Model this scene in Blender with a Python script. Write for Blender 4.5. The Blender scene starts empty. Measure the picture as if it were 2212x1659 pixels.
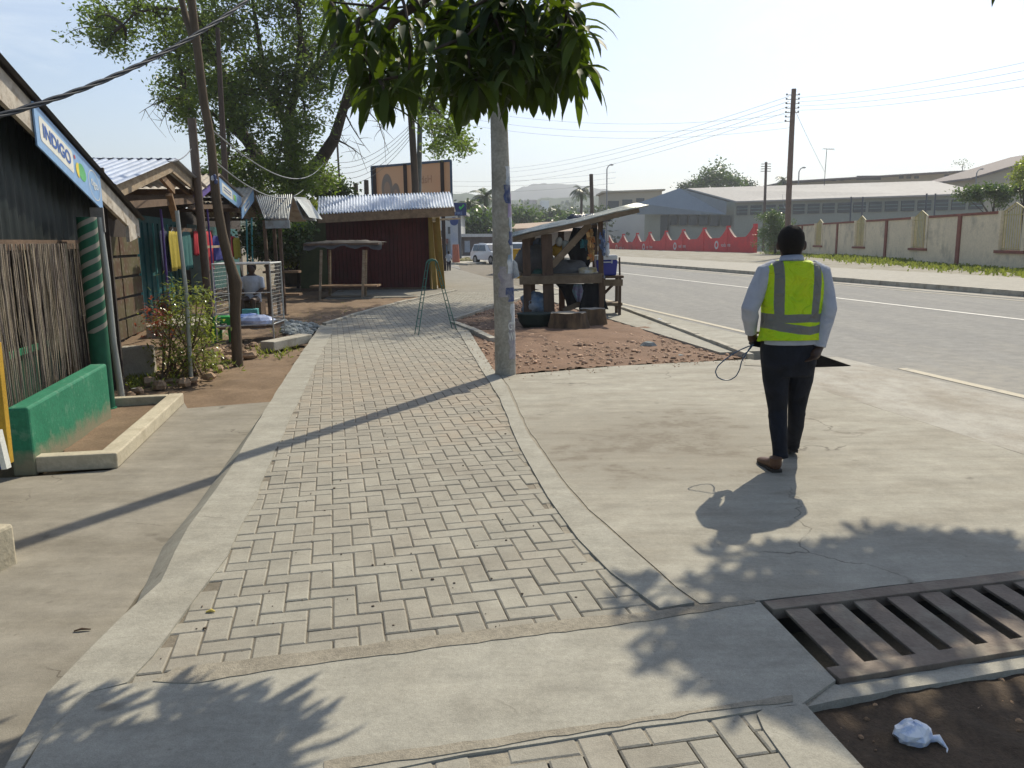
import bpy, bmesh, math, random
from mathutils import Vector, Matrix, noise
R = math.radians
rnd = random.Random(7)
scene = bpy.context.scene
COL = scene.collection

# ------------------------------------------------------------------ camera
H, F, CX, CY, ROLL, HY = 1.62, 1750.0, 1106.0, 829.5, 0.012, 519.0
TH = math.atan((CY - HY) / F)
cam_d = bpy.data.cameras.new('camera'); cam = bpy.data.objects.new('camera', cam_d); COL.objects.link(cam)
cam_d.sensor_width = 36.0; cam_d.lens = F / 2212 * 36.0; cam_d.clip_start = 0.05; cam_d.clip_end = 6000
cam.matrix_world = Matrix.Translation((0, 0, H)) @ Matrix.Rotation(math.pi / 2 - TH, 4, 'X') @ Matrix.Rotation(-ROLL, 4, 'Z')
scene.camera = cam

# ------------------------------------------------------------------ sky, sun, exposure
SUN_AZ, SUN_EL = R(27), R(45)          # azimuth measured from +Y towards +X
w = bpy.data.worlds.new('World'); scene.world = w; w.use_nodes = True
nt = w.node_tree; nt.nodes.clear()
sky = nt.nodes.new('ShaderNodeTexSky'); sky.sky_type = 'NISHITA'; sky.sun_disc = False
sky.sun_elevation = SUN_EL; sky.sun_rotation = SUN_AZ; sky.altitude = 100; sky.air_density = 1.0; sky.dust_density = 1.4; sky.ozone_density = 1.5
bg = nt.nodes.new('ShaderNodeBackground'); bg.inputs[1].default_value = 0.14
wo = nt.nodes.new('ShaderNodeOutputWorld')
tc = nt.nodes.new('ShaderNodeTexCoord'); mpn = nt.nodes.new('ShaderNodeMapping'); mpn.inputs['Scale'].default_value = (1.2, 1.2, 5.0); cn = nt.nodes.new('ShaderNodeTexNoise')
cn.inputs['Scale'].default_value = 2.2; cn.inputs['Detail'].default_value = 7; cn.inputs['Roughness'].default_value = .6; cn.inputs['Distortion'].default_value = .5
cr = nt.nodes.new('ShaderNodeMapRange'); cr.inputs['From Min'].default_value = .52; cr.inputs['From Max'].default_value = .74; cr.inputs['To Max'].default_value = .5
cmx = nt.nodes.new('ShaderNodeMix'); cmx.data_type = 'RGBA'; cmx.inputs[7].default_value = (8.2, 8.6, 8.8, 1)      # thin cloud
nt.links.new(tc.outputs['Generated'], mpn.inputs[0]); nt.links.new(mpn.outputs[0], cn.inputs['Vector']); nt.links.new(cn.outputs['Fac'], cr.inputs['Value']); nt.links.new(cr.outputs[0], cmx.inputs[0]); nt.links.new(sky.outputs[0], cmx.inputs[6])
nt.links.new(cmx.outputs[2], bg.inputs[0]); nt.links.new(bg.outputs[0], wo.inputs[0])
sd = bpy.data.lights.new('sun', 'SUN'); sd.energy = 5.0; sd.angle = R(0.5); sd.color = (1.0, 0.91, 0.74)
sun = bpy.data.objects.new('sun', sd); COL.objects.link(sun)
to_sun = Vector((math.sin(SUN_AZ) * math.cos(SUN_EL), math.cos(SUN_AZ) * math.cos(SUN_EL), math.sin(SUN_EL)))
sun.rotation_euler = to_sun.to_track_quat('Z', 'Y').to_euler(); sun.location = (20, 40, 60)
scene.view_settings.view_transform = 'Standard'; scene.view_settings.look = 'None'
scene.view_settings.exposure = 0.08; scene.view_settings.gamma = 1.0
scene.cycles.max_bounces = 8; scene.cycles.diffuse_bounces = 4; scene.cycles.transparent_max_bounces = 8
scene.cycles.volume_bounces = 0; scene.cycles.use_denoising = True

# ------------------------------------------------------------------ measuring helpers
def ray(px, py):
    u = (px - CX) / F; v = -(py - CY) / F
    c, s = math.cos(ROLL), math.sin(ROLL)
    u, v = u * c + v * s, -u * s + v * c
    return Vector((u, math.cos(TH) + v * math.sin(TH), -math.sin(TH) + v * math.cos(TH)))
def gp(px, py, z=0.0):
    r = ray(px, py); t = (z - H) / r.z; return Vector((r.x * t, r.y * t, z))
def PY(px, py, Y):
    r = ray(px, py); t = Y / r.y; return Vector((r.x * t, Y, H + r.z * t))
A0 = R(10.6)
ND = Vector((math.cos(A0), math.sin(A0), 0)); SD = Vector((-math.sin(A0), math.cos(A0), 0))
def NS(n, s, z=0.0): return ND * n + SD * s + Vector((0, 0, z))
def toNS(p): return p.dot(ND), p.dot(SD)
def PN(px, py, n):
    r = ray(px, py); t = n / r.dot(ND); return Vector((r.x * t, r.y * t, H + r.z * t))

# ------------------------------------------------------------------ materials
MATS = {}
def lin(c):
    return tuple((x / 12.92 if x <= 0.04045 else ((x + 0.055) / 1.055) ** 2.4) for x in c)
class NT:
    def __init__(s, name):
        s.m = bpy.data.materials.new(name); s.m.use_nodes = True; s.t = s.m.node_tree
        s.t.nodes.clear(); s.out = s.t.nodes.new('ShaderNodeOutputMaterial')
    def n(s, typ, **kw):
        nd = s.t.nodes.new(typ)
        for k, v in kw.items(): setattr(nd, k, v)
        return nd
    def l(s, a, b): s.t.links.new(a, b)
    def coord(s, which='Object'):
        return s.n('ShaderNodeTexCoord').outputs[which]
    def noise(s, co, scale, detail=4, rough=0.55, dist=0.0, stretch=None):
        if stretch:
            mp = s.n('ShaderNodeMapping'); mp.inputs['Scale'].default_value = stretch; s.l(co, mp.inputs[0]); co = mp.outputs[0]
        nd = s.n('ShaderNodeTexNoise'); nd.inputs['Scale'].default_value = scale; nd.inputs['Detail'].default_value = detail
        nd.inputs['Roughness'].default_value = rough; nd.inputs['Distortion'].default_value = dist
        s.l(co, nd.inputs['Vector']); return nd.outputs['Fac']
    def ramp(s, fac, a, b, lo=0.35, hi=0.65):
        r = s.n('ShaderNodeMapRange'); r.inputs['From Min'].default_value = lo; r.inputs['From Max'].default_value = hi
        r.inputs['To Min'].default_value = a; r.inputs['To Max'].default_value = b; s.l(fac, r.inputs['Value']); return r.outputs[0]
    def mix(s, fac, a, b, mode='MIX'):
        nd = s.n('ShaderNodeMix', data_type='RGBA', blend_type=mode)
        if isinstance(fac, (int, float)): nd.inputs[0].default_value = fac
        else: s.l(fac, nd.inputs[0])
        for i, v in ((6, a), (7, b)):
            if isinstance(v, tuple): nd.inputs[i].default_value = (*v[:3], 1)
            else: s.l(v, nd.inputs[i])
        return nd.outputs[2]
    def math(s, op, a, b=None):
        nd = s.n('ShaderNodeMath', operation=op)
        for i, v in enumerate((a, b)):
            if v is None: continue
            if isinstance(v, (int, float)): nd.inputs[i].default_value = v
            else: s.l(v, nd.inputs[i])
        return nd.outputs[0]
    def scale(s, col, fac):       # multiply colour by a value socket
        cb = s.n('ShaderNodeVectorMath', operation='SCALE'); s.l(col, cb.inputs[0])
        if isinstance(fac, (int, float)): cb.inputs[3].default_value = fac
        else: s.l(fac, cb.inputs[3])
        return cb.outputs[0]
    def bsdf(s, col, rough=0.8, metal=0.0, spec=0.3, bump=None, bstr=0.3, bdist=0.01, trans=None):
        b = s.n('ShaderNodeBsdfPrincipled')
        if isinstance(col, tuple): b.inputs['Base Color'].default_value = (*col[:3], 1)
        else: s.l(col, b.inputs['Base Color'])
        if isinstance(rough, (int, float)): b.inputs['Roughness'].default_value = rough
        else: s.l(rough, b.inputs['Roughness'])
        b.inputs['Metallic'].default_value = metal; b.inputs['Specular IOR Level'].default_value = spec
        if bump is not None:
            bp = s.n('ShaderNodeBump'); bp.inputs['Strength'].default_value = bstr; bp.inputs['Distance'].default_value = bdist
            s.l(bump, bp.inputs['Height']); s.l(bp.outputs[0], b.inputs['Normal'])
        o = b.outputs[0]
        if trans:
            tr = s.n('ShaderNodeBsdfTranslucent'); mx = s.n('ShaderNodeMixShader'); mx.inputs[0].default_value = trans[1]
            tr.inputs[0].default_value = (*trans[0], 1); s.l(o, mx.inputs[1]); s.l(tr.outputs[0], mx.inputs[2]); o = mx.outputs[0]
        s.l(o, s.out.inputs[0]); return s.m
def mat(name, col, rough=0.8, var=0.18, scale=6.0, bump=0.25, bscale=60.0, col2=None, metal=0.0, spec=0.3, stretch=None, island=0.0, dirt=None, bdist=0.01):
    if name in MATS: return MATS[name]
    t = NT(name); co = t.coord()
    f = t.noise(co, scale, 5, 0.6, 0.0, stretch)
    c2 = col2 or tuple(min(1, x * (1 + var)) for x in col); c1 = col if col2 else tuple(x * (1 - var) for x in col)
    c = t.mix(t.ramp(f, 0, 1, 0.3, 0.7), c1, c2)
    f2 = t.noise(co, bscale, 3, 0.6, 0.0, stretch)
    c = t.scale(c, t.ramp(f2, 0.88, 1.12, 0.25, 0.75))
    if dirt:
        f3 = t.noise(co, dirt[1], 6, 0.65); c = t.mix(t.ramp(f3, 0, dirt[2], 0.5, 0.68), c, dirt[0])
    if island:
        g = t.n('ShaderNodeNewGeometry'); c = t.scale(c, t.ramp(g.outputs['Random Per Island'], 1 - island, 1 + island, 0, 1))
    MATS[name] = t.bsdf(c, rough, metal, spec, f2, bump, bdist)
    return MATS[name]
def leafmat(name, c1, c2, tcol, tfac=0.45, rough=0.45, spec=0.4):
    if name in MATS: return MATS[name]
    t = NT(name); g = t.n('ShaderNodeNewGeometry')
    f = t.noise(t.coord(), 1.2, 2)
    r = t.math('ADD', t.math('MULTIPLY', g.outputs['Random Per Island'], 0.65), t.ramp(f, 0, 0.35, 0.35, 0.65))
    c = t.mix(r, c1, c2)
    MATS[name] = t.bsdf(c, rough, 0, spec, trans=(tcol, tfac)); return MATS[name]
def flat(name, col, rough=0.6, metal=0.0, spec=0.4):
    if name in MATS: return MATS[name]
    t = NT(name); MATS[name] = t.bsdf(col, rough, metal, spec); return MATS[name]

def ground_mat(name, base, stain, stainamt=0.6, speck=0.1, cell=None, rough=0.85, sscale=0.55, streak=None, bstr=0.35, island=0.0, dust=None, crack=0.0):
    """weathered concrete or asphalt: big stains, streaks, grit"""
    t = NT(name); co = t.coord()
    big = t.noise(co, sscale * 1.5, 10, 0.68, 0.15, streak); mid = t.noise(co, 4.5, 8, 0.72, 0.1); fine = t.noise(co, 46, 4, 0.7); grit = t.noise(co, 190, 2, 0.6)
    c = t.mix(t.ramp(big, 0, stainamt, 0.42, 0.66), base, stain)
    c = t.scale(c, t.ramp(mid, 0.82, 1.14, 0.3, 0.7)); c = t.scale(c, t.ramp(fine, 1 - speck, 1 + speck, 0.3, 0.7)); c = t.scale(c, t.ramp(grit, 0.86, 1.12, 0.3, 0.7))
    sp = t.n('ShaderNodeTexVoronoi'); sp.inputs['Scale'].default_value = 9.0; t.l(co, sp.inputs['Vector'])
    c = t.mix(t.ramp(sp.outputs['Distance'], 0.5, 0.0, 0.02, 0.075), c, (0.12, 0.10, 0.075))
    if crack:
        wv = t.n('ShaderNodeTexNoise'); wv.inputs['Scale'].default_value = 3.5; wv.inputs['Detail'].default_value = 6; t.l(co, wv.inputs['Vector'])
        ad = t.n('ShaderNodeVectorMath', operation='MULTIPLY_ADD'); t.l(wv.outputs['Color'], ad.inputs[0]); ad.inputs[1].default_value = (.35, .35, .35); t.l(co, ad.inputs[2])
        vr = t.n('ShaderNodeTexVoronoi', feature='DISTANCE_TO_EDGE'); vr.inputs['Scale'].default_value = crack; t.l(ad.outputs[0], vr.inputs['Vector'])
        cm = t.math('MULTIPLY', t.ramp(vr.outputs['Distance'], 1, 0, .0008, .0035), t.ramp(t.noise(co, .9, 3), 0, .75, .5, .56)); c = t.mix(cm, c, (0.10, 0.085, 0.065))
        sp2 = t.n('ShaderNodeTexVoronoi'); sp2.inputs['Scale'].default_value = 2.3; t.l(ad.outputs[0], sp2.inputs['Vector']); c = t.mix(t.ramp(sp2.outputs['Distance'], .55, 0, .04, .10), c, (0.13, 0.115, 0.09))
        sw = t.noise(co, 1.1, 8, .75, 0, (.6, 7, 1)); c = t.scale(c, t.ramp(sw, .90, 1.07, .35, .65))
    if dust:
        x = t.n('ShaderNodeVectorMath', operation='DISTANCE'); t.l(co, x.inputs[0]); x.inputs[1].default_value = dust[0]
        d = t.math('ADD', x.outputs['Value'], t.ramp(big, -dust[1] * .8, dust[1] * .8, 0.3, 0.7))
        c = t.mix(t.math('MULTIPLY', t.ramp(d, dust[3], 0, dust[1] * .3, dust[1]), t.ramp(mid, .35, 1.15, .38, .58)), c, dust[2])
    if island:
        g = t.n('ShaderNodeNewGeometry'); c = t.scale(c, t.ramp(g.outputs['Random Per Island'], 1 - island, 1 + island, 0, 1))
    h = t.math('ADD', fine, t.math('MULTIPLY', grit, 0.5))
    MATS[name] = t.bsdf(c, rough, 0, 0.25, h, bstr, 0.006); return MATS[name]

# ------------------------------------------------------------------ mesh builder
class MB:
    def __init__(s): s.v = []; s.f = []; s.mi = []; s.sm = []
    def add(s, vs, fs, mi=0, smooth=False):
        o = len(s.v); s.v += [tuple(v) for v in vs]
        for f in fs: s.f.append([i + o for i in f]); s.mi.append(mi); s.sm.append(smooth)
        return s
    def quad(s, a, b, c, d, mi=0): return s.add([a, b, c, d], [(0, 1, 2, 3)], mi)
    def hexa(s, b, t, mi=0):      # 4 bottom, 4 top points
        return s.add(list(b) + list(t), [(3, 2, 1, 0), (4, 5, 6, 7), (0, 1, 5, 4), (1, 2, 6, 5), (2, 3, 7, 6), (3, 0, 4, 7)], mi)
    def box(s, c, size, rz=0.0, mi=0, rx=0.0, ry=0.0):
        m = Matrix.Translation(c) @ Matrix.Rotation(rz, 4, 'Z') @ Matrix.Rotation(ry, 4, 'Y') @ Matrix.Rotation(rx, 4, 'X')
        x, y, z = size[0] / 2, size[1] / 2, size[2] / 2
        p = [m @ Vector(q) for q in ((-x, -y, -z), (x, -y, -z), (x, y, -z), (-x, y, -z), (-x, -y, z), (x, -y, z), (x, y, z), (-x, y, z))]
        return s.hexa(p[:4], p[4:], mi)
    def beam(s, a, b, w, h, mi=0, up=Vector((0, 0, 1))):
        a = Vector(a); b = Vector(b); d = (b - a).normalized()
        if abs(d.dot(up)) > 0.98: up = Vector((0, 1, 0))
        x = d.cross(up).normalized(); y = x.cross(d).normalized()
        q = lambda p: [p - x * w / 2 - y * h / 2, p + x * w / 2 - y * h / 2, p + x * w / 2 + y * h / 2, p - x * w / 2 + y * h / 2]
        return s.hexa(q(a), q(b), mi)
    def tube(s, pts, rad, n=8, mi=0, caps=True, smooth=True, flatx=1.0):
        pts = [Vector(p) for p in pts]
        if isinstance(rad, (int, float)): rad = [rad] * len(pts)
        vs = []; x = None
        for i, p in enumerate(pts):
            d = (pts[min(i + 1, len(pts) - 1)] - pts[max(i - 1, 0)])
            d = d.normalized() if d.length > 1e-9 else Vector((0, 0, 1))
            if x is None:
                up = Vector((0, 0, 1)) if abs(d.z) < 0.9 else Vector((1, 0, 0))
                x = (up - d * up.dot(d)).normalized()
            else:
                x = (x - d * x.dot(d)); x = x.normalized() if x.length > 1e-6 else Vector((1, 0, 0))
            y = d.cross(x)
            for k in range(n):
                a = 2 * math.pi * k / n; vs.append(p + (x * math.cos(a) * flatx + y * math.sin(a)) * rad[i])
        fs = [(i * n + k, i * n + (k + 1) % n, (i + 1) * n + (k + 1) % n, (i + 1) * n + k) for i in range(len(pts) - 1) for k in range(n)]
        s.add(vs, fs, mi, smooth)
        if caps: o = len(pts) * n; s.add(vs[:n], [tuple(range(n))[::-1]], mi); s.add(vs[-n:], [tuple(range(n))], mi)
        return s
    def loft(s, rings, mi=0, n=16, smooth=True, pw=1.0):   # rings: (centre, rx, ry[, tilt matrix])
        vs = []
        for r in rings:
            c = Vector(r[0]); m = r[3] if len(r) > 3 else None
            for k in range(n):
                a = 2 * math.pi * k / n; ca, sa = math.cos(a), math.sin(a)
                if pw != 1: ca = math.copysign(abs(ca) ** pw, ca); sa = math.copysign(abs(sa) ** pw, sa)
                q = Vector((ca * r[1], sa * r[2], 0))
                if m: q = m @ q
                vs.append(c + q)
        k_ = len(rings)
        fs = [(i * n + k, i * n + (k + 1) % n, (i + 1) * n + (k + 1) % n, (i + 1) * n + k) for i in range(k_ - 1) for k in range(n)]
        fs += [tuple(range(n))[::-1], tuple((k_ - 1) * n + k for k in range(n))]
        return s.add(vs, fs, mi, smooth)
    def ball(s, c, r, n=8, mi=0, sc=(1, 1, 1), jit=0.0, smooth=True):
        c = Vector(c); vs = [c + Vector((0, 0, -r * sc[2]))]
        m = max(3, n // 2)
        for i in range(1, m):
            ph = -math.pi / 2 + math.pi * i / m
            for k in range(n):
                a = 2 * math.pi * k / n; q = r * (1 + rnd.uniform(-jit, jit))
                vs.append(c + Vector((q * math.cos(ph) * math.cos(a) * sc[0], q * math.cos(ph) * math.sin(a) * sc[1], q * math.sin(ph) * sc[2])))
        vs.append(c + Vector((0, 0, r * sc[2]))); L = len(vs) - 1
        fs = [(0, 1 + (k + 1) % n, 1 + k) for k in range(n)]
        for i in range(m - 2):
            b = 1 + i * n; fs += [(b + k, b + (k + 1) % n, b + n + (k + 1) % n, b + n + k) for k in range(n)]
        b = 1 + (m - 2) * n; fs += [(b + k, b + (k + 1) % n, L) for k in range(n)]
        return s.add(vs, fs, mi, smooth)
    def prism(s, poly, z0, z1, mi=0):
        n = len(poly); vs = [(p[0], p[1], z0) for p in poly] + [(p[0], p[1], z1) for p in poly]
        a = sum(poly[i][0] * poly[(i + 1) % n][1] - poly[(i + 1) % n][0] * poly[i][1] for i in range(n))
        idx = list(range(n)) if a > 0 else list(range(n))[::-1]
        top = tuple(i + n for i in idx); bot = tuple(idx[::-1])
        fs = [top, bot] + [(idx[i], idx[(i + 1) % n], idx[(i + 1) % n] + n, idx[i] + n) for i in range(n)]
        return s.add(vs, fs, mi)
    def corr(s, O, U, V, waves, amp, mi=0, rows=3, th=0.004, jit=0.0):
        O, U, V = Vector(O), Vector(U), Vector(V); N = U.cross(V).normalized(); k = 6; m = waves * k; vs = []
        for j in range(rows):
            for i in range(m + 1):
                e = rnd.uniform(-jit, jit) if (j in (0, rows - 1)) else 0
                vs.append(O + U * (i / m) + V * (j / (rows - 1)) + N * (amp * math.sin(2 * math.pi * i / k) + e * .4) + V.normalized() * e)
        fs = [(j * (m + 1) + i, j * (m + 1) + i + 1, (j + 1) * (m + 1) + i + 1, (j + 1) * (m + 1) + i) for j in range(rows - 1) for i in range(m)]
        return s.add(vs, fs, mi, True)
    def build(s, name, mats, parent=None, bevel=0.0, remesh=0.0, smooth_it=0, subsurf=0, solid=0.0):
        me = bpy.data.meshes.new(name); off = Vector((0, 0, 0))
        if parent is not None: off = root_loc(parent)
        me.from_pydata([tuple(Vector(v) - off) for v in s.v], [], s.f)
        if not isinstance(mats, (list, tuple)): mats = [mats]
        for m in mats: me.materials.append(m)
        me.polygons.foreach_set('material_index', s.mi); me.polygons.foreach_set('use_smooth', s.sm); me.update()
        o = bpy.data.objects.new(name, me); COL.objects.link(o)
        if parent is not None: o.parent = parent
        if solid: md = o.modifiers.new('solid', 'SOLIDIFY'); md.thickness = solid; md.offset = 0
        if remesh:
            md = o.modifiers.new('remesh', 'REMESH'); md.mode = 'VOXEL'; md.voxel_size = remesh; md.use_smooth_shade = True
        if smooth_it: md = o.modifiers.new('smooth', 'SMOOTH'); md.iterations = smooth_it; md.factor = 0.5
        if subsurf: md = o.modifiers.new('sub', 'SUBSURF'); md.levels = subsurf; md.render_levels = subsurf
        if bevel: md = o.modifiers.new('bevel', 'BEVEL'); md.width = bevel; md.segments = 2; md.limit_method = 'ANGLE'
        return o
def root_loc(o):
    v = Vector(o.location)
    while o.parent: o = o.parent; v += Vector(o.location)
    return v
def tag(o, label=None, cat=None, group=None, kind=None):
    if label: o['label'] = label
    if cat: o['category'] = cat
    if group: o['group'] = group
    if kind: o['kind'] = kind
    return o
def thing(name, label, cat, loc, group=None):
    o = bpy.data.objects.new(name, None); COL.objects.link(o); o.location = loc; o.empty_display_size = 0.2
    return tag(o, label, cat, group)
def struct(name, mb, mats, **k): return tag(mb.build(name, mats, **k), kind='structure')
def text_mesh(name, body, m, parent, origin, xdir, ydir, size, extrude=0.002, bold=0.0, align='CENTER', mirror=False):
    cu = bpy.data.curves.new('t', 'FONT'); cu.body = body; cu.size = size; cu.extrude = extrude; cu.offset = bold
    cu.align_x = align; cu.align_y = 'CENTER'
    to = bpy.data.objects.new('t', cu); COL.objects.link(to)
    dg = bpy.context.evaluated_depsgraph_get(); me = bpy.data.meshes.new_from_object(to.evaluated_get(dg))
    bpy.data.objects.remove(to); me.name = name
    X = Vector(xdir).normalized(); Y = Vector(ydir).normalized(); Y = (Y - X * X.dot(Y)) ; Y.normalize(); Z = X.cross(Y)
    if mirror: X = -X
    M4 = Matrix((X, Y, Z)).transposed().to_4x4(); M4.translation = Vector(origin) - root_loc(parent)
    me.transform(M4); me.materials.clear(); me.materials.append(m)
    o = bpy.data.objects.new(name, me); COL.objects.link(o); o.parent = parent; return o
def inside(p, poly):
    x, y = p[0], p[1]; c = False; n = len(poly)
    for i in range(n):
        x1, y1, x2, y2 = poly[i][0], poly[i][1], poly[i - 1][0], poly[i - 1][1]
        if (y1 > y) != (y2 > y) and x < (x2 - x1) * (y - y1) / (y2 - y1) + x1: c = not c
    return c
def rough_poly(pts, step=0.25, amp=0.008, seed=0):
    out = []; r = random.Random(seed)
    for i in range(len(pts)):
        a = Vector(pts[i][:2]); b = Vector(pts[(i + 1) % len(pts)][:2]); L = (b - a).length; k = max(1, min(60, int(L / step)))
        nrm = Vector((-(b - a).y, (b - a).x)).normalized()
        for j in range(k): out.append(a.lerp(b, j / k) + nrm * (r.uniform(-amp, amp) if j else 0))
    return [(p.x, p.y) for p in out]
def pxpoly(l, z=0.0): return [gp(x, y, z) for x, y in l]
def dirt_grid(name, poly, z, res, amp, m, seed=0, mound=None):
    xs = [p[0] for p in poly]; ys = [p[1] for p in poly]; mb = MB(); idx = {}; vs = []; fs = []
    nx = int((max(xs) - min(xs)) / res) + 2; ny = int((max(ys) - min(ys)) / res) + 2
    def vid(i, j):
        if (i, j) not in idx:
            x = min(xs) + i * res; y = min(ys) + j * res
            h = noise.noise(Vector((x * 2.2, y * 2.2, seed))) * amp + noise.noise(Vector((x * 9, y * 9, seed))) * amp * .45 + noise.noise(Vector((x * 24, y * 24, seed))) * amp * .3
            if mound: h += mound(x, y)
            idx[(i, j)] = len(vs); vs.append((x, y, z + h))
        return idx[(i, j)]
    for i in range(nx):
        for j in range(ny):
            c = (min(xs) + (i + .5) * res, min(ys) + (j + .5) * res)
            if inside(c, poly): fs.append((vid(i, j), vid(i + 1, j), vid(i + 1, j + 1), vid(i, j + 1)))
    mb.add(vs, fs, 0, True); return struct(name, mb, m)
def rockmesh(mb, c, r, flatz=0.7, mi=0, r_=rnd):
    a = r_.uniform(0, 6.28); sx, sy = r_.uniform(.7, 1.3), r_.uniform(.7, 1.2)
    n = 6; vs = []; c = Vector(c)
    for lv, (zz, rr) in enumerate(((-.5, .75), (.05, 1.0), (.6, .62))):
        for k in range(n):
            t = a + 6.283 * k / n + r_.uniform(-.3, .3); q = rr * r * r_.uniform(.8, 1.15)
            vs.append(c + Vector((math.cos(t) * q * sx, math.sin(t) * q * sy, zz * r * flatz * r_.uniform(.85, 1.15))))
    vs.append(c + Vector((0, 0, .8 * r * flatz)))
    fs = [(i * n + k, i * n + (k + 1) % n, (i + 1) * n + (k + 1) % n, (i + 1) * n + k) for i in range(2) for k in range(n)]
    fs += [(2 * n + k, 2 * n + (k + 1) % n, 3 * n) for k in range(n)] + [tuple(range(n))[::-1]]
    mb.add(vs, fs, mi)

# ================================================================== GROUND AND ROAD
M_conc = ground_mat('driveway_concrete', (0.355, 0.335, 0.275), (0.255, 0.23, 0.18), 0.8, 0.09, sscale=0.6, streak=(1, 2.2, 1), dust=((1.15, 6.4, 0), 1.5, (0.19, 0.165, 0.125), 0.9), crack=.42)
M_pad = ground_mat('pad_concrete', (0.28, 0.258, 0.21), (0.205, 0.185, 0.145), 0.8, 0.06, sscale=0.7, streak=(1, 2.4, 1), crack=.5)
M_strip = ground_mat('strip_concrete', (0.345, 0.33, 0.275), (0.27, 0.25, 0.20), 0.5, 0.10, sscale=1.2, crack=.3)
M_gritty = ground_mat('gritty_mortar', (0.30, 0.27, 0.21), (0.22, 0.195, 0.15), 0.8, 0.2, sscale=2.5, bstr=0.8)
M_paver = ground_mat('paver_concrete', (0.315, 0.298, 0.245), (0.275, 0.245, 0.195), 0.6, 0.08, sscale=0.8, island=0.07, dust=((-0.6, 9.3, 0), 3.4, (0.315, 0.265, 0.20), 0.75))
M_asph = ground_mat('asphalt', (0.25, 0.245, 0.228), (0.31, 0.30, 0.27), 0.6, 0.09, sscale=0.35, streak=(2.5, .4, 1), rough=.97, dust=((5.0, 8.5, 0), 3.5, (0.33, 0.31, 0.265), 0.7))
M_gut = ground_mat('gutter_concrete', (0.38, 0.36, 0.31), (0.27, 0.24, 0.19), 0.95, 0.1, sscale=1.1, streak=(1, .5, 1))
M_side = ground_mat('sidewalk_pavers', (0.35, 0.33, 0.28), (0.34, 0.32, 0.27), 0.6, 0.1, sscale=0.5)
M_earth = ground_mat('earth', (0.21, 0.145, 0.09), (0.155, 0.105, 0.065), 0.8, 0.2, sscale=1.0, bstr=0.8)
M_later = ground_mat('laterite', (0.20, 0.118, 0.072), (0.14, 0.085, 0.053), 0.7, 0.25, sscale=1.5, bstr=0.9)
M_humus = ground_mat('dark_soil', (0.085, 0.058, 0.036), (0.05, 0.036, 0.022), 0.8, 0.3, sscale=3, bstr=1.0)
M_groove = mat('joint_dirt', (0.11, 0.095, 0.075), 0.95)
M_kerb = mat('kerb_concrete', (0.40, 0.375, 0.31), 0.85, 0.2, 3, 0.4, 50, dirt=((0.22, 0.19, 0.14), 4, 0.7))

g = MB()
xs = [-2500, -700, -200, -80, -40, -20, -8, 0, 8, 20, 40, 80, 200, 700, 2500]; ys = [-60, -10, 0, 10, 25, 45, 60, 90, 130, 200, 400, 900, 2500]
vs = [(x, y, (-0.16 if y < 61 else (-0.16 - 1.1 * min(1, (y - 60) / 70.0)))) for y in ys for x in xs]
nx = len(xs); g.add(vs, [(j * nx + i, j * nx + i + 1, (j + 1) * nx + i + 1, (j + 1) * nx + i) for j in range(len(ys) - 1) for i in range(nx - 1)], 0, True)
struct('ground', g, ground_mat('far_earth', (0.22, 0.17, 0.11), (0.15, 0.15, 0.08), 0.8, 0.2, sscale=0.1))

def nsq(n0, n1, s0, s1): return [tuple(NS(n0, s0)[:2]), tuple(NS(n1, s0)[:2]), tuple(NS(n1, s1)[:2]), tuple(NS(n0, s1)[:2])]
struct('road', MB().prism(nsq(5.9, 16.9, -12, 130), -0.15, -0.0145), M_asph)
M_white = mat('road_paint', (0.62, 0.60, 0.54), 0.7, 0.1, 5, 0.2, 80, dirt=((0.35, 0.33, 0.29), 6, 0.6))
M_yel = mat('edge_paint', (0.50, 0.45, 0.34), 0.8, 0.1, 5, 0.2, 80, dirt=((0.33, 0.31, 0.265), 5, 0.95))
mk = MB(); mk.prism(nsq(12.55, 12.69, 3, 61), -0.013, -0.008)
mk.prism(nsq(6.55, 6.68, -3, 8.9), -0.013, -0.008, 1); mk.prism(nsq(6.55, 6.68, 11.6, 70), -0.013, -0.008, 1)
mk.prism(nsq(16.1, 16.2, 3, 75), -0.013, -0.008, 1)
struct('road_markings', mk, [M_white, M_yel])
struct('gutter_near', MB().prism(nsq(4.85, 6.42, -4, 10.0), -0.15, -0.006), M_gut)
struct('gutter_far', MB().prism(nsq(16.55, 17.15, -6, 80), -0.15, -0.006), M_gut)
kb = MB()
for k in range(52):
    s0 = -4 + k * 1.5
    kb.prism(nsq(17.15, 17.38, s0, s0 + 1.485), -0.15, 0.15 + rnd.uniform(-.006, .006))
struct('far_kerb', kb, M_kerb, bevel=0.012)
struct('far_sidewalk', MB().prism(nsq(17.38, 22.6, -6, 84), -0.15, 0.138), M_side)
struct('verge', MB().prism([tuple(NS(22.6, -6)[:2]), (30, 4), (28, 30), (29, 80), (16, 132), tuple(NS(22.6, 84)[:2])], -0.2, 0.09), ground_mat('verge_earth', (0.30, 0.28, 0.23), (0.15, 0.13, 0.07), 0.9, 0.2, sscale=0.6))
M_inn = M_conc
struct('gutter_opening_shade', MB().prism(pxpoly([(1742, 793), (1838, 790), (1766, 765), (1725, 768)], 0)[::-1], -0.004, 0.0015), flat('hole_shade', (0.004, 0.004, 0.004), 1.0, 0, 0.0))  # flat black plate painted as the shade inside the gutter opening

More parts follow.
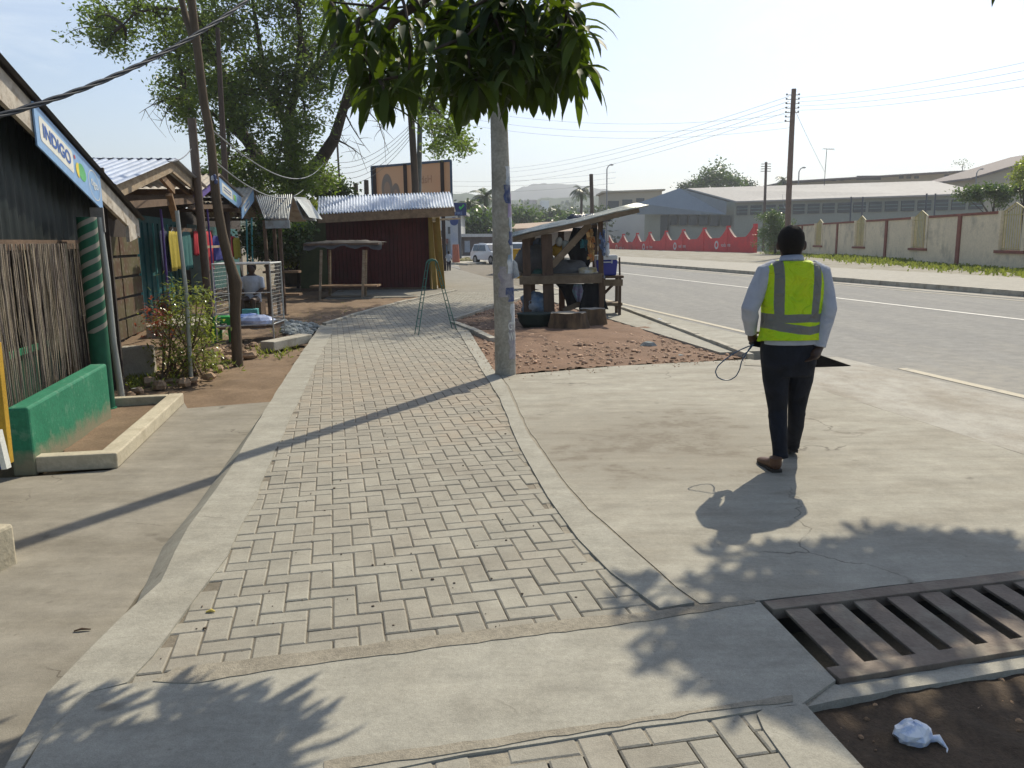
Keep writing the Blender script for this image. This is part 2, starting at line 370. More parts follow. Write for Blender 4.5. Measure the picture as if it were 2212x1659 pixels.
# concrete driveway and strips -----------------------------------------------------------
slab = [(1100, 835), (1140, 925), (1212, 1030), (1272, 1100), (1350, 1168), (1462, 1268), (1512, 1303), (1640, 1297), (2212, 1232), (2440, 1200)]
slabp = pxpoly(slab) + [NS(4.83, -3), NS(4.83, 9.6)] + [gp(1730, 795), gp(1620, 776), gp(1340, 790), gp(1082, 812)]
struct('driveway', MB().prism(rough_poly(slabp, .2, .006, 3), -0.15, 0.0), M_conc)
stp = [(1425, 1317), (1320, 1240), (1250, 1168), (1183, 1075), (1117, 955), (1080, 862), (1042, 803), (978, 697), (1004, 700), (1064, 797), (1080, 814), (1094, 835), (1135, 928), (1206, 1032), (1266, 1103), (1344, 1171), (1455, 1271), (1500, 1305)]
struct('path_edge_right', MB().prism(rough_poly(pxpoly(stp), .3, .005, 5), -0.15, 0.009), M_strip)
lft = [(-60, 1800), (100, 1503), (190, 1409), (263, 1336), (348, 1259), (406, 1142), (470, 1055), (520, 975), (580, 875), (640, 780), (693, 702),
       (722, 708), (690, 770), (655, 850), (620, 920), (575, 1020), (555, 1080), (525, 1130), (515, 1150), (490, 1205), (425, 1290), (330, 1420), (275, 1478), (190, 1500), (90, 1600), (20, 1700)]
struct('path_edge_left', MB().prism(rough_poly(pxpoly(lft), .3, .008, 6), -0.2, 0.008), M_strip)
hs = [(505, 1052), (440, 1130), (400, 1200), (330, 1275), (348, 1262), (406, 1144), (470, 1057), (522, 977), (578, 880), (570, 885)]
he = [gp(x, y, .004) for x, y in ((582, 872), (550, 920), (521, 974), (471, 1054), (407, 1141), (349, 1258), (264, 1335), (191, 1408))]; hw_l = [.02, .07, .10, .11, .12, .10, .07, .03]; vs = []
for i, p in enumerate(he):
    d = (he[min(i + 1, len(he) - 1)] - he[max(i - 1, 0)]).normalized(); nr = Vector((d.y, -d.x, 0)); nr = nr if nr.x < 0 else -nr
    vs += [p, p + nr * hw_l[i] * .4 + Vector((0, 0, -.025)), p + nr * hw_l[i] * 1.3 + Vector((0, 0, -.108))]
struct('kerb_haunch', MB().add(vs, [(3 * i + k, 3 * i + k + 1, 3 * i + k + 4, 3 * i + k + 3) for i in range(len(he) - 1) for k in (0, 1)], 0, True), M_strip)
cross = [(190, 1500), (275, 1480), (640, 1435), (1000, 1385), (1400, 1330), (1640, 1302), (1805, 1472), (1730, 1525), (1700, 1527), (1000, 1633), (860, 1662), (600, 1720), (-60, 1850), (90, 1600)]
struct('cross_strip', MB().prism(rough_poly(pxpoly(cross), .25, .008, 9), -0.15, 0.006), M_strip)
gr = MB(); gr.prism(rough_poly(pxpoly([(330, 1476), (380, 1447), (700, 1408), (1200, 1345), (1440, 1320), (1630, 1298), (1632, 1306), (1400, 1345), (1000, 1396), (640, 1444), (420, 1480)]), .06, .007, 10), -0.1, 0.0095)
gr.prism(rough_poly(pxpoly([(700, 1672), (950, 1637), (1300, 1578), (1600, 1532), (1712, 1520), (1712, 1506), (1500, 1540), (1000, 1607), (700, 1650)]), .06, .007, 11), -0.1, 0.0093)
struct('mortar_joints', gr, M_gritty)
struct('strip_by_pit', MB().prism(rough_poly(pxpoly([(1712, 1528), (1738, 1524), (1870, 1668), (1990, 1800), (1800, 1800), (1700, 1650), (1650, 1580), (1635, 1545), (1650, 1535)]), .2, .01, 12), -0.15, 0.0075), M_strip)
struct('grate_ledge', MB().prism(rough_poly(pxpoly([(1795, 1474), (1812, 1476), (2212, 1412), (2700, 1335), (2700, 1362), (2212, 1440), (1818, 1506), (1740, 1524)]), .1, .006, 15), -0.15, -0.006), M_strip)
fl = MB(); fl.prism(pxpoly([(1040, 800), (1120, 812), (1300, 1050), (1500, 1230), (1630, 1292), (1636, 1310), (1500, 1345), (1380, 1330), (1250, 1200), (1100, 960)]), -0.12, -0.0045)
fl.prism(pxpoly([(700, 1640), (1700, 1500), (1790, 1482), (1735, 1530), (1640, 1560), (1000, 1680), (600, 1720)]), -0.12, -0.005)
struct('joint_fill', fl, M_gritty)
# herringbone pavers --------------------------------------------------------------------
path_poly = pxpoly([(250, 1500), (330, 1400), (430, 1270), (510, 1140), (560, 1010), (620, 900), (700, 703), (800, 672), (985, 628), (1010, 616), (985, 560), (1040, 560), (1155, 615), (1140, 640), (1060, 657), (977, 689), (1045, 800), (1117, 945), (1183, 1067), (1250, 1160), (1320, 1230), (1432, 1313), (1400, 1336), (640, 1438), (275, 1482)])
near_poly = pxpoly([(700, 1664), (1000, 1622), (1400, 1556), (1655, 1516), (1790, 1660), (1900, 1800), (500, 1850)])
def paver(mb, cx, cy, L, W, rot, z, r_):
    g_ = 0.003; ch = 0.006; x, y = L / 2 - g_, W / 2 - g_; dz = r_.uniform(-.0022, .0018); rot += r_.uniform(-.012, .012)
    tx, ty = r_.uniform(-.008, .008), r_.uniform(-.012, .012); c_, s_ = math.cos(rot), math.sin(rot); vs = []
    for (a, b, zz) in ((x, y, z - 0.03), (x, y, z - ch * .8), (x - ch, y - ch, z)):
        for sx, sy in ((-1, -1), (1, -1), (1, 1), (-1, 1)):
            u, v = sx * a, sy * b; vs.append((cx + u * c_ - v * s_, cy + u * s_ + v * c_, zz + dz + u * tx + v * ty))
    fs = [(0, 1, 5, 4), (1, 2, 6, 5), (2, 3, 7, 6), (3, 0, 4, 7), (4, 5, 9, 8), (5, 6, 10, 9), (6, 7, 11, 10), (7, 4, 8, 11), (8, 9, 10, 11)]
    mb.add(vs, fs, 0)
def herringbone(mb, poly, ang, U, o, ylim, r_):
    ca, sa = math.cos(ang), math.sin(ang)
    xs = [p[0] for p in poly]; ys = [p[1] for p in poly]; R_ = 40
    W2 = int(60 / U)
    for i in range(-W2, W2):
        for j in range(-10, W2):
            k = (i - j) % 4
            if k == 0: u, v, rr = i + 1, j + .5, 0
            elif k == 3: u, v, rr = i + .5, j + 1, math.pi / 2
            else: continue
            x = u * U; y = v * U
            wx, wy = o[0] + x * ca - y * sa, o[1] + x * sa + y * ca
            if wy < 0.5 or wy > ylim or abs(wx) > 12: continue
            if inside((wx, wy), poly): paver(mb, wx, wy, 2 * U, U, ang + rr, 0.0, r_)
pv = MB(); rp = random.Random(3)
herringbone(pv, path_poly, R(12.3), 0.1065, (0.03, 0.02), 26, rp)
struct('paved_path', pv, M_paver)
pv = MB(); herringbone(pv, near_poly, R(11), 0.118, (0.06, 0.03), 3.2, rp); struct('paved_path_near', pv, M_paver)
struct('paver_joints', MB().prism([(p.x, p.y) for p in path_poly], -0.14, -0.0075), ground_mat('joint_sand', (0.165, 0.145, 0.11), (0.24, 0.205, 0.155), 0.7, 0.2, sscale=1.0, dust=((-0.6, 9.3, 0), 3.4, (0.28, 0.24, 0.185), 0.9)))
struct('paver_joints_near', MB().prism([(p.x, p.y) for p in near_poly], -0.14, -0.014), M_groove)
struct('path_far', MB().prism([tuple(NS(-1.0, 24.5)[:2]), tuple(NS(5.6, 24.5)[:2]), tuple(NS(5.9, 60)[:2]), tuple(NS(1.5, 60)[:2])], -0.14, -0.007), ground_mat('far_pavers_shaded', (0.25, 0.235, 0.195), (0.20, 0.185, 0.15), 0.7, 0.2, sscale=0.6))  # paver colour darkened to carry the shade over the far path
struct('edge_strip_near_road', MB().prism(nsq(5.05, 6.35, 10.75, 26) , -0.14, 0.003), M_strip)
kn = MB()
def kerbline(mb, pts, wd=0.09, z0=-0.12, z1=0.05, seg=0.9, r_=rnd):
    for a, b in zip(pts[:-1], pts[1:]):
        L = (b - a).length; k = max(1, round(L / seg))
        for i in range(k):
            p, q = a.lerp(b, (i + .01) / k), a.lerp(b, (i + .99) / k); dz = r_.uniform(-.008, .008)
            c = (p + q) / 2; d = q - p; mb.box((c.x, c.y, (z0 + z1) / 2 + dz), (d.length, wd, z1 - z0), math.atan2(d.y, d.x))
kerbline(kn, [gp(1622, 772), gp(1475, 715), gp(1332, 662)], 0.10)
kerbline(kn, [gp(1332, 662), gp(1228, 634), gp(1138, 641), gp(1062, 662), gp(980, 690)], 0.09, z1=0.03)
kerbline(kn, [gp(1066, 735), gp(1015, 712), gp(978, 698)], 0.13, z1=0.05)
kerbline(kn, [gp(700, 700), gp(800, 670), gp(880, 650), gp(985, 628)], 0.09, z1=0.035)
struct('bed_kerb', kn, M_kerb, bevel=0.008)
# side grounds ----------------------------------------------------------------------------
pad = pxpoly([(585, 868), (405, 882), (395, 865), (240, 1015), (60, 1030), (-700, 1060), (-900, 2600), (-60, 1950), (60, 1580), (102, 1503), (263, 1336), (406, 1142), (470, 1055), (520, 975)], -0.1)
struct('concrete_pad', MB().prism(rough_poly(pad, .3, .008, 13), -0.16, -0.1), M_pad)
bed = pxpoly([(1060, 800), (1625, 768), (1335, 660), (1228, 632), (1140, 640), (980, 690)])
E1 = bpy.data
dirt_grid('dirt_bed', [(p.x, p.y) for p in bed], -0.035, 0.07, 0.03, M_later, 1, mound=lambda x, y: 0.05 * math.exp(-((x - 1.2) ** 2 + (y - 15) ** 2) / 3))
left_d = [tuple(NS(-0.97, 8.9)[:2]), tuple(NS(-0.93, 16.9)[:2]), tuple(gp(800, 672)[:2]), tuple(gp(985, 627)[:2]), (-2.3, 31), (-12, 31), (-9, 8.5), (-3.9, 8.3)]
dirt_grid('dirt_verge', left_d, -0.125, 0.09, 0.045, M_earth, 2, mound=lambda x, y: 0.09 * max(0, min(1, (y - 13) / 4)))
pit = pxpoly([(1738, 1522), (1800, 1490), (2212, 1425)]) + [Vector((4.45, 3.46, 0)), NS(4.86, 2.6), NS(4.86, -3), Vector((1.2, -2, 0)), gp(1990, 1800)]
dirt_grid('planting_pit_soil', [(p.x, p.y) for p in pit], -0.028, 0.03, 0.025, M_humus, 3)
# loose gravel on the beds (uncountable)
def scatter(name, poly, n, r0, r1, z, m, seed, keep=None, zf=None):
    r_ = random.Random(seed); mb = MB(); xs = [p[0] for p in poly]; ys = [p[1] for p in poly]; k = 0; tries = 0
    while k < n and tries < n * 30:
        tries += 1; x, y = r_.uniform(min(xs), max(xs)), r_.uniform(min(ys), max(ys))
        if not inside((x, y), poly) or (keep and not keep(x, y, r_)): continue
        rr = r0 + (r1 - r0) * r_.random() ** 3; rockmesh(mb, (x, y, (zf(x, y) if zf else z) + rr * .15), rr, .7, 0, r_); k += 1
    return tag(mb.build(name, m), kind='stuff')
M_peb = mat('pebble', (0.45, 0.30, 0.20), 0.9, 0.3, 14, 0.4, 60, island=0.5)
M_rock = mat('rock_brown', (0.34, 0.235, 0.15), 0.9, 0.3, 6, 0.7, 30, island=0.3)
M_grock = mat('rock_grey', (0.30, 0.32, 0.30), 0.9, 0.3, 6, 0.7, 30, island=0.35)
bedp = [(p.x, p.y) for p in bed]
scatter('gravel_bed', bedp, 4200, 0.010, 0.045, -0.03, M_peb, 21)
scatter('gravel_verge', [tuple(gp(600, 745)[:2]), tuple(gp(690, 712)[:2]), tuple(gp(985, 630)[:2]), tuple(gp(940, 632)[:2]), tuple(gp(640, 690)[:2])], 1100, 0.015, 0.06, -0.06, M_peb, 22)
scatter('gravel_heap', [tuple(gp(612, 720)[:2]), tuple(gp(668, 722)[:2]), tuple(gp(690, 700)[:2]), tuple(gp(610, 690)[:2])], 330, 0.03, 0.09, -0.03, M_grock, 23)
scatter('rubble_by_stalls', [tuple(gp(x, y, -.1)[:2]) for x, y in ((330, 830), (500, 795), (560, 752), (545, 735), (440, 742), (330, 770))], 260, 0.02, 0.075, -0.09, M_rock, 27)
scatter('soil_crumbs', [(p.x, p.y) for p in pit], 3200, 0.004, 0.017, -0.035, mat('soil_crumb', (0.22, 0.14, 0.08), 0.95, 0.3, 20, 0.3, 60, island=0.6), 24)
scatter('path_grit', [(p.x, p.y) for p in path_poly] , 160, 0.003, 0.009, 0.002, mat('grit', (0.14, 0.11, 0.08), 0.95, island=0.5), 25, keep=lambda x, y, r_: y < 9)
scatter('spilt_gravel', [tuple(gp(x, y, 0)[:2]) for x, y in ((1100, 822), (1350, 800), (1640, 782), (1620, 772), (1340, 786), (1085, 808))], 170, .004, .014, .002, M_peb, 28)
scatter('spilt_sand', [tuple(gp(x, y, 0)[:2]) for x, y in ((1000, 735), (1045, 805), (1070, 805), (1005, 712))], 70, .004, .014, .01, M_peb, 29)
# individual rocks ------------------------------------------------------------------------
k = 0
rpx = [(345, 838), (372, 826), (398, 832), (430, 812), (452, 818), (300, 848), (322, 830), (474, 800), (488, 780), (540, 772), (436, 776), (468, 764), (384, 806), (548, 748), (420, 826), (282, 858), (575, 744), (350, 812), (622, 742), (500, 770), (645, 733), (590, 752)]
sides = ['left', 'middle', 'right']
rl = ['sharp rock below the pale steel pipe post', 'flat rock right of the concrete block', 'small rock under the leafy shrub', 'rock at the foot of the grey shed pipe', 'squat rock right of the shrub stems', 'rock beside the planter far corner', 'pale rock in front of the concrete block', 'rock behind the dirt left of the crooked pole', 'rock touching the crooked pole base on its left', 'large cube-like brown rock right of the crooked pole', 'rock behind the shrub', 'rock between shrub and green stool', 'rock among the shrub stems', 'rock under the wire cage front', 'flat stone just in front of the shrub', 'stone touching the back of the planter', 'stone left of the loose kerb piece', 'stone tucked behind shrub stems on the left', 'pale slab of broken concrete behind the kerb piece', 'rock just left behind the crooked pole', 'stone lying by the grey gravel heap', 'stone at the left end of the loose kerb piece']
for (px, py), lb in zip(rpx, rl):
    p = gp(px, py, -0.1); mb = MB(); rr = rnd.uniform(.07, .11) * (1.25 if lb.startswith('large') or lb.startswith('pale slab') else 1)
    rockmesh(mb, p + Vector((0, 0, rr * .3)), rr, .45 if 'flat' in lb or 'slab' in lb else .85)
    tag(mb.build('rock', M_rock), lb, 'rock', 'loose rocks by the stalls')
for (px, py, rr, lb) in ((1975, 1500, .05, 'reddish rock in the dark soil near the grate'), (1955, 1508, .035, 'smaller rust rock beside the reddish rock near the grate'), (2118, 1545, .042, 'pale stone in the dark soil at the right'), (1400, 752, .12, 'grey concrete rubble lump on the laterite bed'), (1150, 712, .12, 'whitish stone left of the tree stump'), (1470, 772, .05, 'pale stone at the laterite bed front edge'), (1085, 735, .07, 'stone left of the concrete pole in the bed')):
    mb = MB(); p = gp(px, py, -0.06); rockmesh(mb, p + Vector((0, 0, rr * .3)), rr, .8)
    tag(mb.build('rock', M_rock if 'rust' in lb or 'red' in lb or 'pale stone in' in lb else M_grock), lb, 'rock')
# crumpled plastic bag in the pit
mb = MB(); c = gp(1970, 1605, -0.04); n = 14; vs = []
for j in range(9):
    for i in range(n):
        a = 6.283 * i / n; ph = math.pi * j / 8; rr = 0.052 * (1 + 0.32 * noise.noise(Vector((math.cos(a) * 2.4, math.sin(a) * 2.4, j * .55))))
        vs.append(c + Vector((math.cos(a) * math.sin(ph) * rr * 1.15, math.sin(a) * math.sin(ph) * rr, 0.035 - math.cos(ph) * rr * .8)))
fs = [(j * n + i, j * n + (i + 1) % n, (j + 1) * n + (i + 1) % n, (j + 1) * n + i) for j in range(8) for i in range(n)]
mb.add(vs, fs, 0, False)
mb.tube([c + Vector((.04, -.01, .02)), c + Vector((.075, -.02, .03)), c + Vector((.09, -.05, .012)), c + Vector((.06, -.1, .006))], [.012, .014, .003, .002], 6, 0)
t = NT('plastic_bag'); co = t.coord(); f = t.noise(co, 30, 3)
M_bag = t.bsdf(t.mix(t.ramp(f, 0, 1, .45, .6), (0.80, 0.82, 0.84), (0.50, 0.58, 0.74)), 0.3, 0, 0.5)
tag(mb.build('plastic_bag', M_bag), 'crumpled white and blue water sachet on the dark soil', 'plastic bag')
# two small litter bits
mb = MB(); mb.box(gp(112, 1606 - 80, -0.096) + Vector((0, 0, 0)), (0.001, 0.001, 0.001)); 
mb = MB(); p = gp(160, 1363, -0.095); mb.tube([p, p + Vector((.03, .008, .006)), p + Vector((.07, .012, .002))], [.006, .009, .004], 6, 0, flatx=.5)
tag(mb.build('dry_leaf', flat('dryleaf', (0.06, 0.035, 0.015))), 'small dark curled dry leaf on the concrete pad', 'leaf')
mb = MB(); p = gp(445, 1322, 0.004); mb.tube([p, p + Vector((.02, .006, .006)), p + Vector((.04, .0, .002))], [.006, .011, .004], 6, 0, flatx=.5)
tag(mb.build('fallen_leaf', flat('yleaf', (0.45, 0.36, 0.08))), 'small yellow leaf on the pavers at the lower left', 'leaf')
mb = MB(); p = gp(1425, 694, 0.01); mb.ball(p + Vector((0, 0, .03)), .035, 8, 0, (1.3, 1, .8), .25, False)
tag(mb.build('paper_scrap', M_bag), 'white scrap of litter on the concrete strip beside the road', 'litter')

# ================================================================== GRATE
M_steel = mat('grate_steel', (0.17, 0.135, 0.105), 0.75, 0.25, 5, 0.4, 60, metal=0.1, dirt=((0.24, 0.215, 0.165), 4, 0.85))
TL, BL = gp(1650, 1303, .004), gp(1812, 1474, .004); TR, BR = gp(2212, 1236, .004), gp(2212, 1410, .004)
ux = (TR - TL).normalized(); Lg = 3.4; sdv = BL - TL
gt = thing('drain_grate', 'long brown steel bar grate over the open drain at lower right', 'drain grate', TL)
a0, a1 = TL, TL + ux * Lg; b0, b1 = BL, BL + (BR - BL).normalized() * Lg
vv = (sdv).normalized()
def bar(mb, p, q, wd, h): mb.beam(p - Vector((0, 0, h / 2 - .012)), q - Vector((0, 0, h / 2 - .012)), wd, h)
mb = MB(); bar(mb, a0 - vv * 0 + vv * .045, a1 + vv * .045, .085, .05); mb.build('frame_bar', M_steel, gt, bevel=.003)
mb = MB(); bar(mb, b0 - vv * .045, b1 - vv * .045, .085, .05); mb.build('frame_bar', M_steel, gt, bevel=.003)
nb = 20
for i in range(nb):
    p = a0.lerp(a1, (i + .0) / nb) + ux * .115 + vv * .088 + Vector((0, 0, -.003)); q = b0.lerp(b1, i / nb) + ux * .115 - vv * .088 + Vector((0, 0, -.003))
    mb = MB(); mb.beam(p, q, .108, .014); mb.build('grate_bar', M_steel, gt, bevel=.003)
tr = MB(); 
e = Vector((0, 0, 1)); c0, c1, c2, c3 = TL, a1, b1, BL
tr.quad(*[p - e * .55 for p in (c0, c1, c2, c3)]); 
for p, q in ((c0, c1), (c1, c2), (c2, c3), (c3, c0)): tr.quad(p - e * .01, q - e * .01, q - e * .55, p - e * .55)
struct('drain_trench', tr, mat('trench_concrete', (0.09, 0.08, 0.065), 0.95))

# ================================================================== LEFT: PLANTER, GREEN WALL, COLUMN
M_green = mat('green_paint', (0.014, 0.20, 0.10), 0.6, 0.22, 3, 0.3, 25, dirt=((0.12, 0.22, 0.15), 2.5, 0.7), spec=.4)
M_plant = mat('planter_concrete', (0.47, 0.42, 0.31), 0.9, 0.12, 3, 0.5, 30, dirt=((0.30, 0.25, 0.17), 2.5, 0.6))
z_ = -0.1
def PZ(px, py, z): return gp(px, py, z)
A_, B_, C_, D_ = gp(73, 1022, z_), gp(255, 1012, z_), gp(398, 872, z_), gp(246, 880, z_)
def kb_beam(mb, p, q, wd, h, ins):       # kerb with its outer face on p-q
    d = (q - p).normalized(); nrm = Vector((-d.y, d.x, 0)) * ins
    mb.hexa([p, q, q + nrm * wd, p + nrm * wd], [v + Vector((0, 0, h)) for v in (p, q, q + nrm * wd, p + nrm * wd)])
pk = thing('planter_kerb', 'low cream concrete planter border in front of the green wall', 'planter', A_)
mb = MB(); kb_beam(mb, A_, B_, .13, .125, 1); mb.build('kerb_side', M_plant, pk, bevel=.012)
mb = MB(); kb_beam(mb, B_ + (C_ - B_).normalized() * .002, C_, .15, .12, 1); mb.build('kerb_side', M_plant, pk, bevel=.012)
mb = MB(); kb_beam(mb, C_ + (D_ - C_).normalized() * .153, D_, .11, .118, 1); mb.build('kerb_side', M_plant, pk, bevel=.012)
dirt_grid('planter_soil', [(p.x, p.y) for p in (A_ + Vector((.05, .1, 0)), B_ + Vector((-.05, .1, 0)), C_ - Vector((.1, .05, 0)), D_ - Vector((0, .05, 0)))], -0.07, .05, .012, M_earth, 5)
G0, G1 = gp(75, 1002, -.02), gp(241, 890, -.02); d = (G1 - G0).normalized(); nl = Vector((-d.y, d.x, 0))
mb = MB(); q = [G0, G1, G1 + nl * .16, G0 + nl * .16]
mb.hexa([v - e * .1 for v in q], [v + e * (.44 + (.05 if i in (1, 2) else 0)) for i, v in enumerate(q)])
t = NT('green_wall_paint'); co = t.coord(); sx = t.n('ShaderNodeSeparateXYZ'); t.l(co, sx.inputs[0]); f = t.noise(co, 7, 7, .7); f2 = t.noise(co, 28, 4, .7); f3 = t.noise(co, 2.2, 5, .6)
c = t.mix(t.ramp(f3, 0, 1), (.012, .165, .085), (.026, .205, .11)); c = t.scale(c, t.ramp(f2, .85, 1.12)); c = t.mix(t.ramp(f, 0, .55, .56, .66), c, (.13, .26, .18))
c = t.mix(t.ramp(f2, 0, .8, .68, .73), c, (.34, .33, .28)); hgt = t.math('ADD', sx.outputs[2], t.math('MULTIPLY', t.math('SUBTRACT', f, .5), -.35)); c = t.mix(t.ramp(hgt, .75, 0, -.02, .12), c, (.27, .20, .135))
M_gwall = t.bsdf(c, .65, 0, .35, f2, .4, .008)
gw = tag(mb.build('green_wall', M_gwall, bevel=.02), 'low bright green painted wall behind the concrete planter', 'low wall')
# spiral column
t = NT('spiral_paint'); co = t.coord(); sx = t.n('ShaderNodeSeparateXYZ'); t.l(co, sx.inputs[0])
ang = t.math('ARCTAN2', sx.outputs[1], sx.outputs[0]); hh = t.math('ADD', t.math('MULTIPLY', sx.outputs[2], 7.4), t.math('MULTIPLY', ang, -2 / 6.2832))
st = t.math('GREATER_THAN', t.math('FRACT', hh), 0.62); hi = t.math('GREATER_THAN', sx.outputs[2], 0.83)
f = t.noise(co, 9, 4)
cg = t.mix(t.ramp(f, 0, 1), (0.006, 0.075, 0.04), (0.010, 0.105, 0.055))
M_spiral = t.bsdf(t.mix(t.math('MULTIPLY', st, hi), cg, (0.25, 0.235, 0.20)), 0.6)
cb = gp(228, 893, z_); mb = MB(); 
colz = thing('spiral_column', 'round green column with white spiral stripes at the stall corner', 'column', gp(227, 893, z_) + Vector((-.05, .12, 0)))
mb.tube([root_loc(colz) + Vector((0, 0, z)) for z in (0, .8, 1.5, 2.0)], .095, 24, 0); mb.build('shaft', M_spiral, colz)
mb = MB(); mb.tube([root_loc(colz) + Vector((0, 0, z)) for z in (-.02, .04)], .11, 20, 0); mb.build('foot', M_green, colz)
M_pipe = mat('galv_pipe', (0.36, 0.38, 0.36), 0.5, 0.2, 12, 0.2, 60, metal=0.3, stretch=(1, 1, .2))
pb = gp(264, 866, z_)
pp = thing('steel_pipe_post', 'pale grey steel pipe post carrying the front stall eave', 'post', pb)
mb = MB(); mb.tube([pb + Vector((0, 0, 0)), PY(245, 740, pb.y), PY(231, 600, pb.y), PY(214, 470, pb.y)], [.036, .034, .034, .034], 12); mb.build('pipe', M_pipe, pp)
mb = MB(); mb.box(pb + Vector((0, 0, .01)), (.12, .12, .012), .2); mb.build('base_plate', M_pipe, pp)
mb = MB(); mb.box(PY(211, 475, pb.y), (.13, .05, .26), .3, 0); mb.build('bracket', mat('old_board', (0.22, 0.21, 0.2), 0.8), pp)

# ================================================================== STALLS
M_tin = mat('new_tin', (0.52, 0.57, 0.66), 0.32, 0.12, 3, 0.1, 20, metal=0.55, spec=.5)
M_tinold = mat('old_tin', (0.34, 0.32, 0.28), 0.6, 0.25, 3, 0.2, 20, metal=0.2, dirt=((0.22, 0.15, 0.1), 3, .8))
M_asb = mat('fibre_sheet', (0.42, 0.37, 0.30), 0.85, 0.2, 4, 0.2, 20, dirt=((0.2, 0.17, 0.13), 3, .6))
M_tingrey = mat('grey_tin', (0.36, 0.38, 0.38), 0.5, 0.25, 2.5, 0.2, 20, metal=0.35, dirt=((0.2, 0.17, 0.14), 4, .7))
M_wood = mat('weathered_wood', (0.30, 0.23, 0.155), 0.85, 0.3, 5, 0.4, 40, stretch=(1, 1, 6), dirt=((0.46, 0.40, 0.30), 6, .6))
M_woodd = mat('dark_wood', (0.13, 0.085, 0.055), 0.85, 0.3, 5, 0.4, 40)
M_woodm = mat('mid_wood', (0.24, 0.155, 0.09), 0.85, 0.3, 5, 0.4, 40)
M_peel = mat('peeling_board', (0.46, 0.42, 0.36), 0.85, 0.2, 8, 0.4, 60, dirt=((0.20, 0.15, 0.10), 7, .9))
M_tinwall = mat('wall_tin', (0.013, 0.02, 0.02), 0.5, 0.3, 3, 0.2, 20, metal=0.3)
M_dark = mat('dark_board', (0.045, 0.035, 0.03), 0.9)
M_teal = mat('teal_paint', (0.015, 0.10, 0.105), 0.6, 0.25, 4, 0.2, 30, dirt=((0.05, 0.11, 0.10), 3, .5))
M_teall = mat('teal_light', (0.10, 0.36, 0.36), 0.6, 0.15)
M_purple = mat('purple_paint', (0.10, 0.06, 0.26), 0.55, 0.2)
M_signblue = mat('sign_blue', (0.23, 0.40, 0.66), 0.35, 0.06, 3, 0.05, 20, spec=.5)
M_signdark = mat('sign_navy', (0.05, 0.13, 0.42), 0.4, 0.05)
M_cream = mat('sign_cream', (0.72, 0.72, 0.66), 0.4, 0.05)
# --- stall 1 (front gable slopes down away from us) ---
N1 = -2.74
P0 = PN(0, 150, N1); P1 = PN(296, 476, N1)
s_far, s_px0 = toNS(P1)[1], toNS(P0)[1]
slope = (P1.z - P0.z) / (s_far - s_px0); sA = s_px0 - 1.2; zA = P0.z - slope * 1.2 * 1
st1 = thing('market_stall', 'nearest stall with weathered peeling gable board and dark tin front', 'market stall', NS(N1, sA, z_))
def rz(s): return P0.z + slope * (s - s_px0)
DEP = 4.6
rf = MB(); rf.corr(NS(N1 + .09, sA, rz(sA) + .03), NS(-DEP, 0, 0), NS(0, s_far - sA + .05, rz(s_far + .05) - rz(sA)), 40, .018, rows=6, jit=.006)
rf.corr(NS(N1 + .09, sA, rz(sA) + .03), NS(-DEP, 0, 0), NS(0, -(s_far - sA), rz(s_far) - rz(sA)), 40, .018, rows=4)
rf.build('roof', mat('dark_old_tin', (.05, .045, .045), .7, .3, 3, .2, 20), st1)
fb = MB()
hF0, hF1 = (PN(0, 235, N1).z - P0.z), -0.235
q = [NS(N1 + .02, sA, rz(sA)), NS(N1 + .02, s_far, rz(s_far)), NS(N1 - .02, s_far, rz(s_far)), NS(N1 - .02, sA, rz(sA))]
fb.hexa([q[0] + e * -.30, q[1] + e * -.22, q[2] + e * -.22, q[3] + e * -.30], q)
k0 = s_far - .52
qq = [NS(N1 + .024, k0, rz(k0) - .22), NS(N1 + .024, s_far - .14, rz(s_far - .14) - .22), NS(N1 - .016, s_far - .14, rz(s_far - .14) - .22), NS(N1 - .016, k0, rz(k0) - .22)]
fb.hexa([qq[0] - e * .2, qq[1] - e * .04, qq[2] - e * .04, qq[3] - e * .2], qq)
fb.build('gable_board', M_peel, st1)
fw = MB(); zl = 1.66
s_w0, s_w1 = sA - .3, s_far - .9
O = NS(N1 - .22, s_w0, zl); 
k = 120; vs = []
for i in range(k + 1):
    s = s_w0 + (s_w1 - s_w0) * i / k; of = .016 * math.sin(i / 120 * 2 * math.pi * 24)
    vs += [NS(N1 - .22 + of, s, zl), NS(N1 - .22 + of, s, rz(s) - .06)]
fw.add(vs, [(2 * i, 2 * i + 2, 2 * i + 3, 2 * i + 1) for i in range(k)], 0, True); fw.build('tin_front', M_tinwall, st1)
mb = MB(); mb.beam(NS(N1 - .18, s_w0, zl - .03), NS(N1 - .18, s_w1, zl - .03), .08, .09); mb.build('lintel', M_woodd, st1)
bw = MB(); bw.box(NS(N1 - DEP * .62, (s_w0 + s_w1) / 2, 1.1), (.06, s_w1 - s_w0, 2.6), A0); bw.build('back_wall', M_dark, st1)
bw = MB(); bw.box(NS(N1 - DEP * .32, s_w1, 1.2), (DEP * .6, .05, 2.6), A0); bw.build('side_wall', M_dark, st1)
for s_ in (sA + 2.6,):
    mb = MB(); mb.beam(NS(N1 - .15, s_, z_), NS(N1 - .15, s_, zl), .09, .09); mb.build('post', M_woodd, st1)
mb = MB(); mb.beam(NS(N1 - .7, sA - .2, .55), NS(N1 - .7, s_w1, .55), .05, .06); mb.build('counter_rail', M_green, st1)
mb = MB(); mb.box(NS(N1 - .74, (sA + s_w1) / 2, .2), (.05, s_w1 - sA, .62), A0); mb.build('counter_front', mat('dgreen', (0.012, .05, .03), .6), st1)
rb = MB()
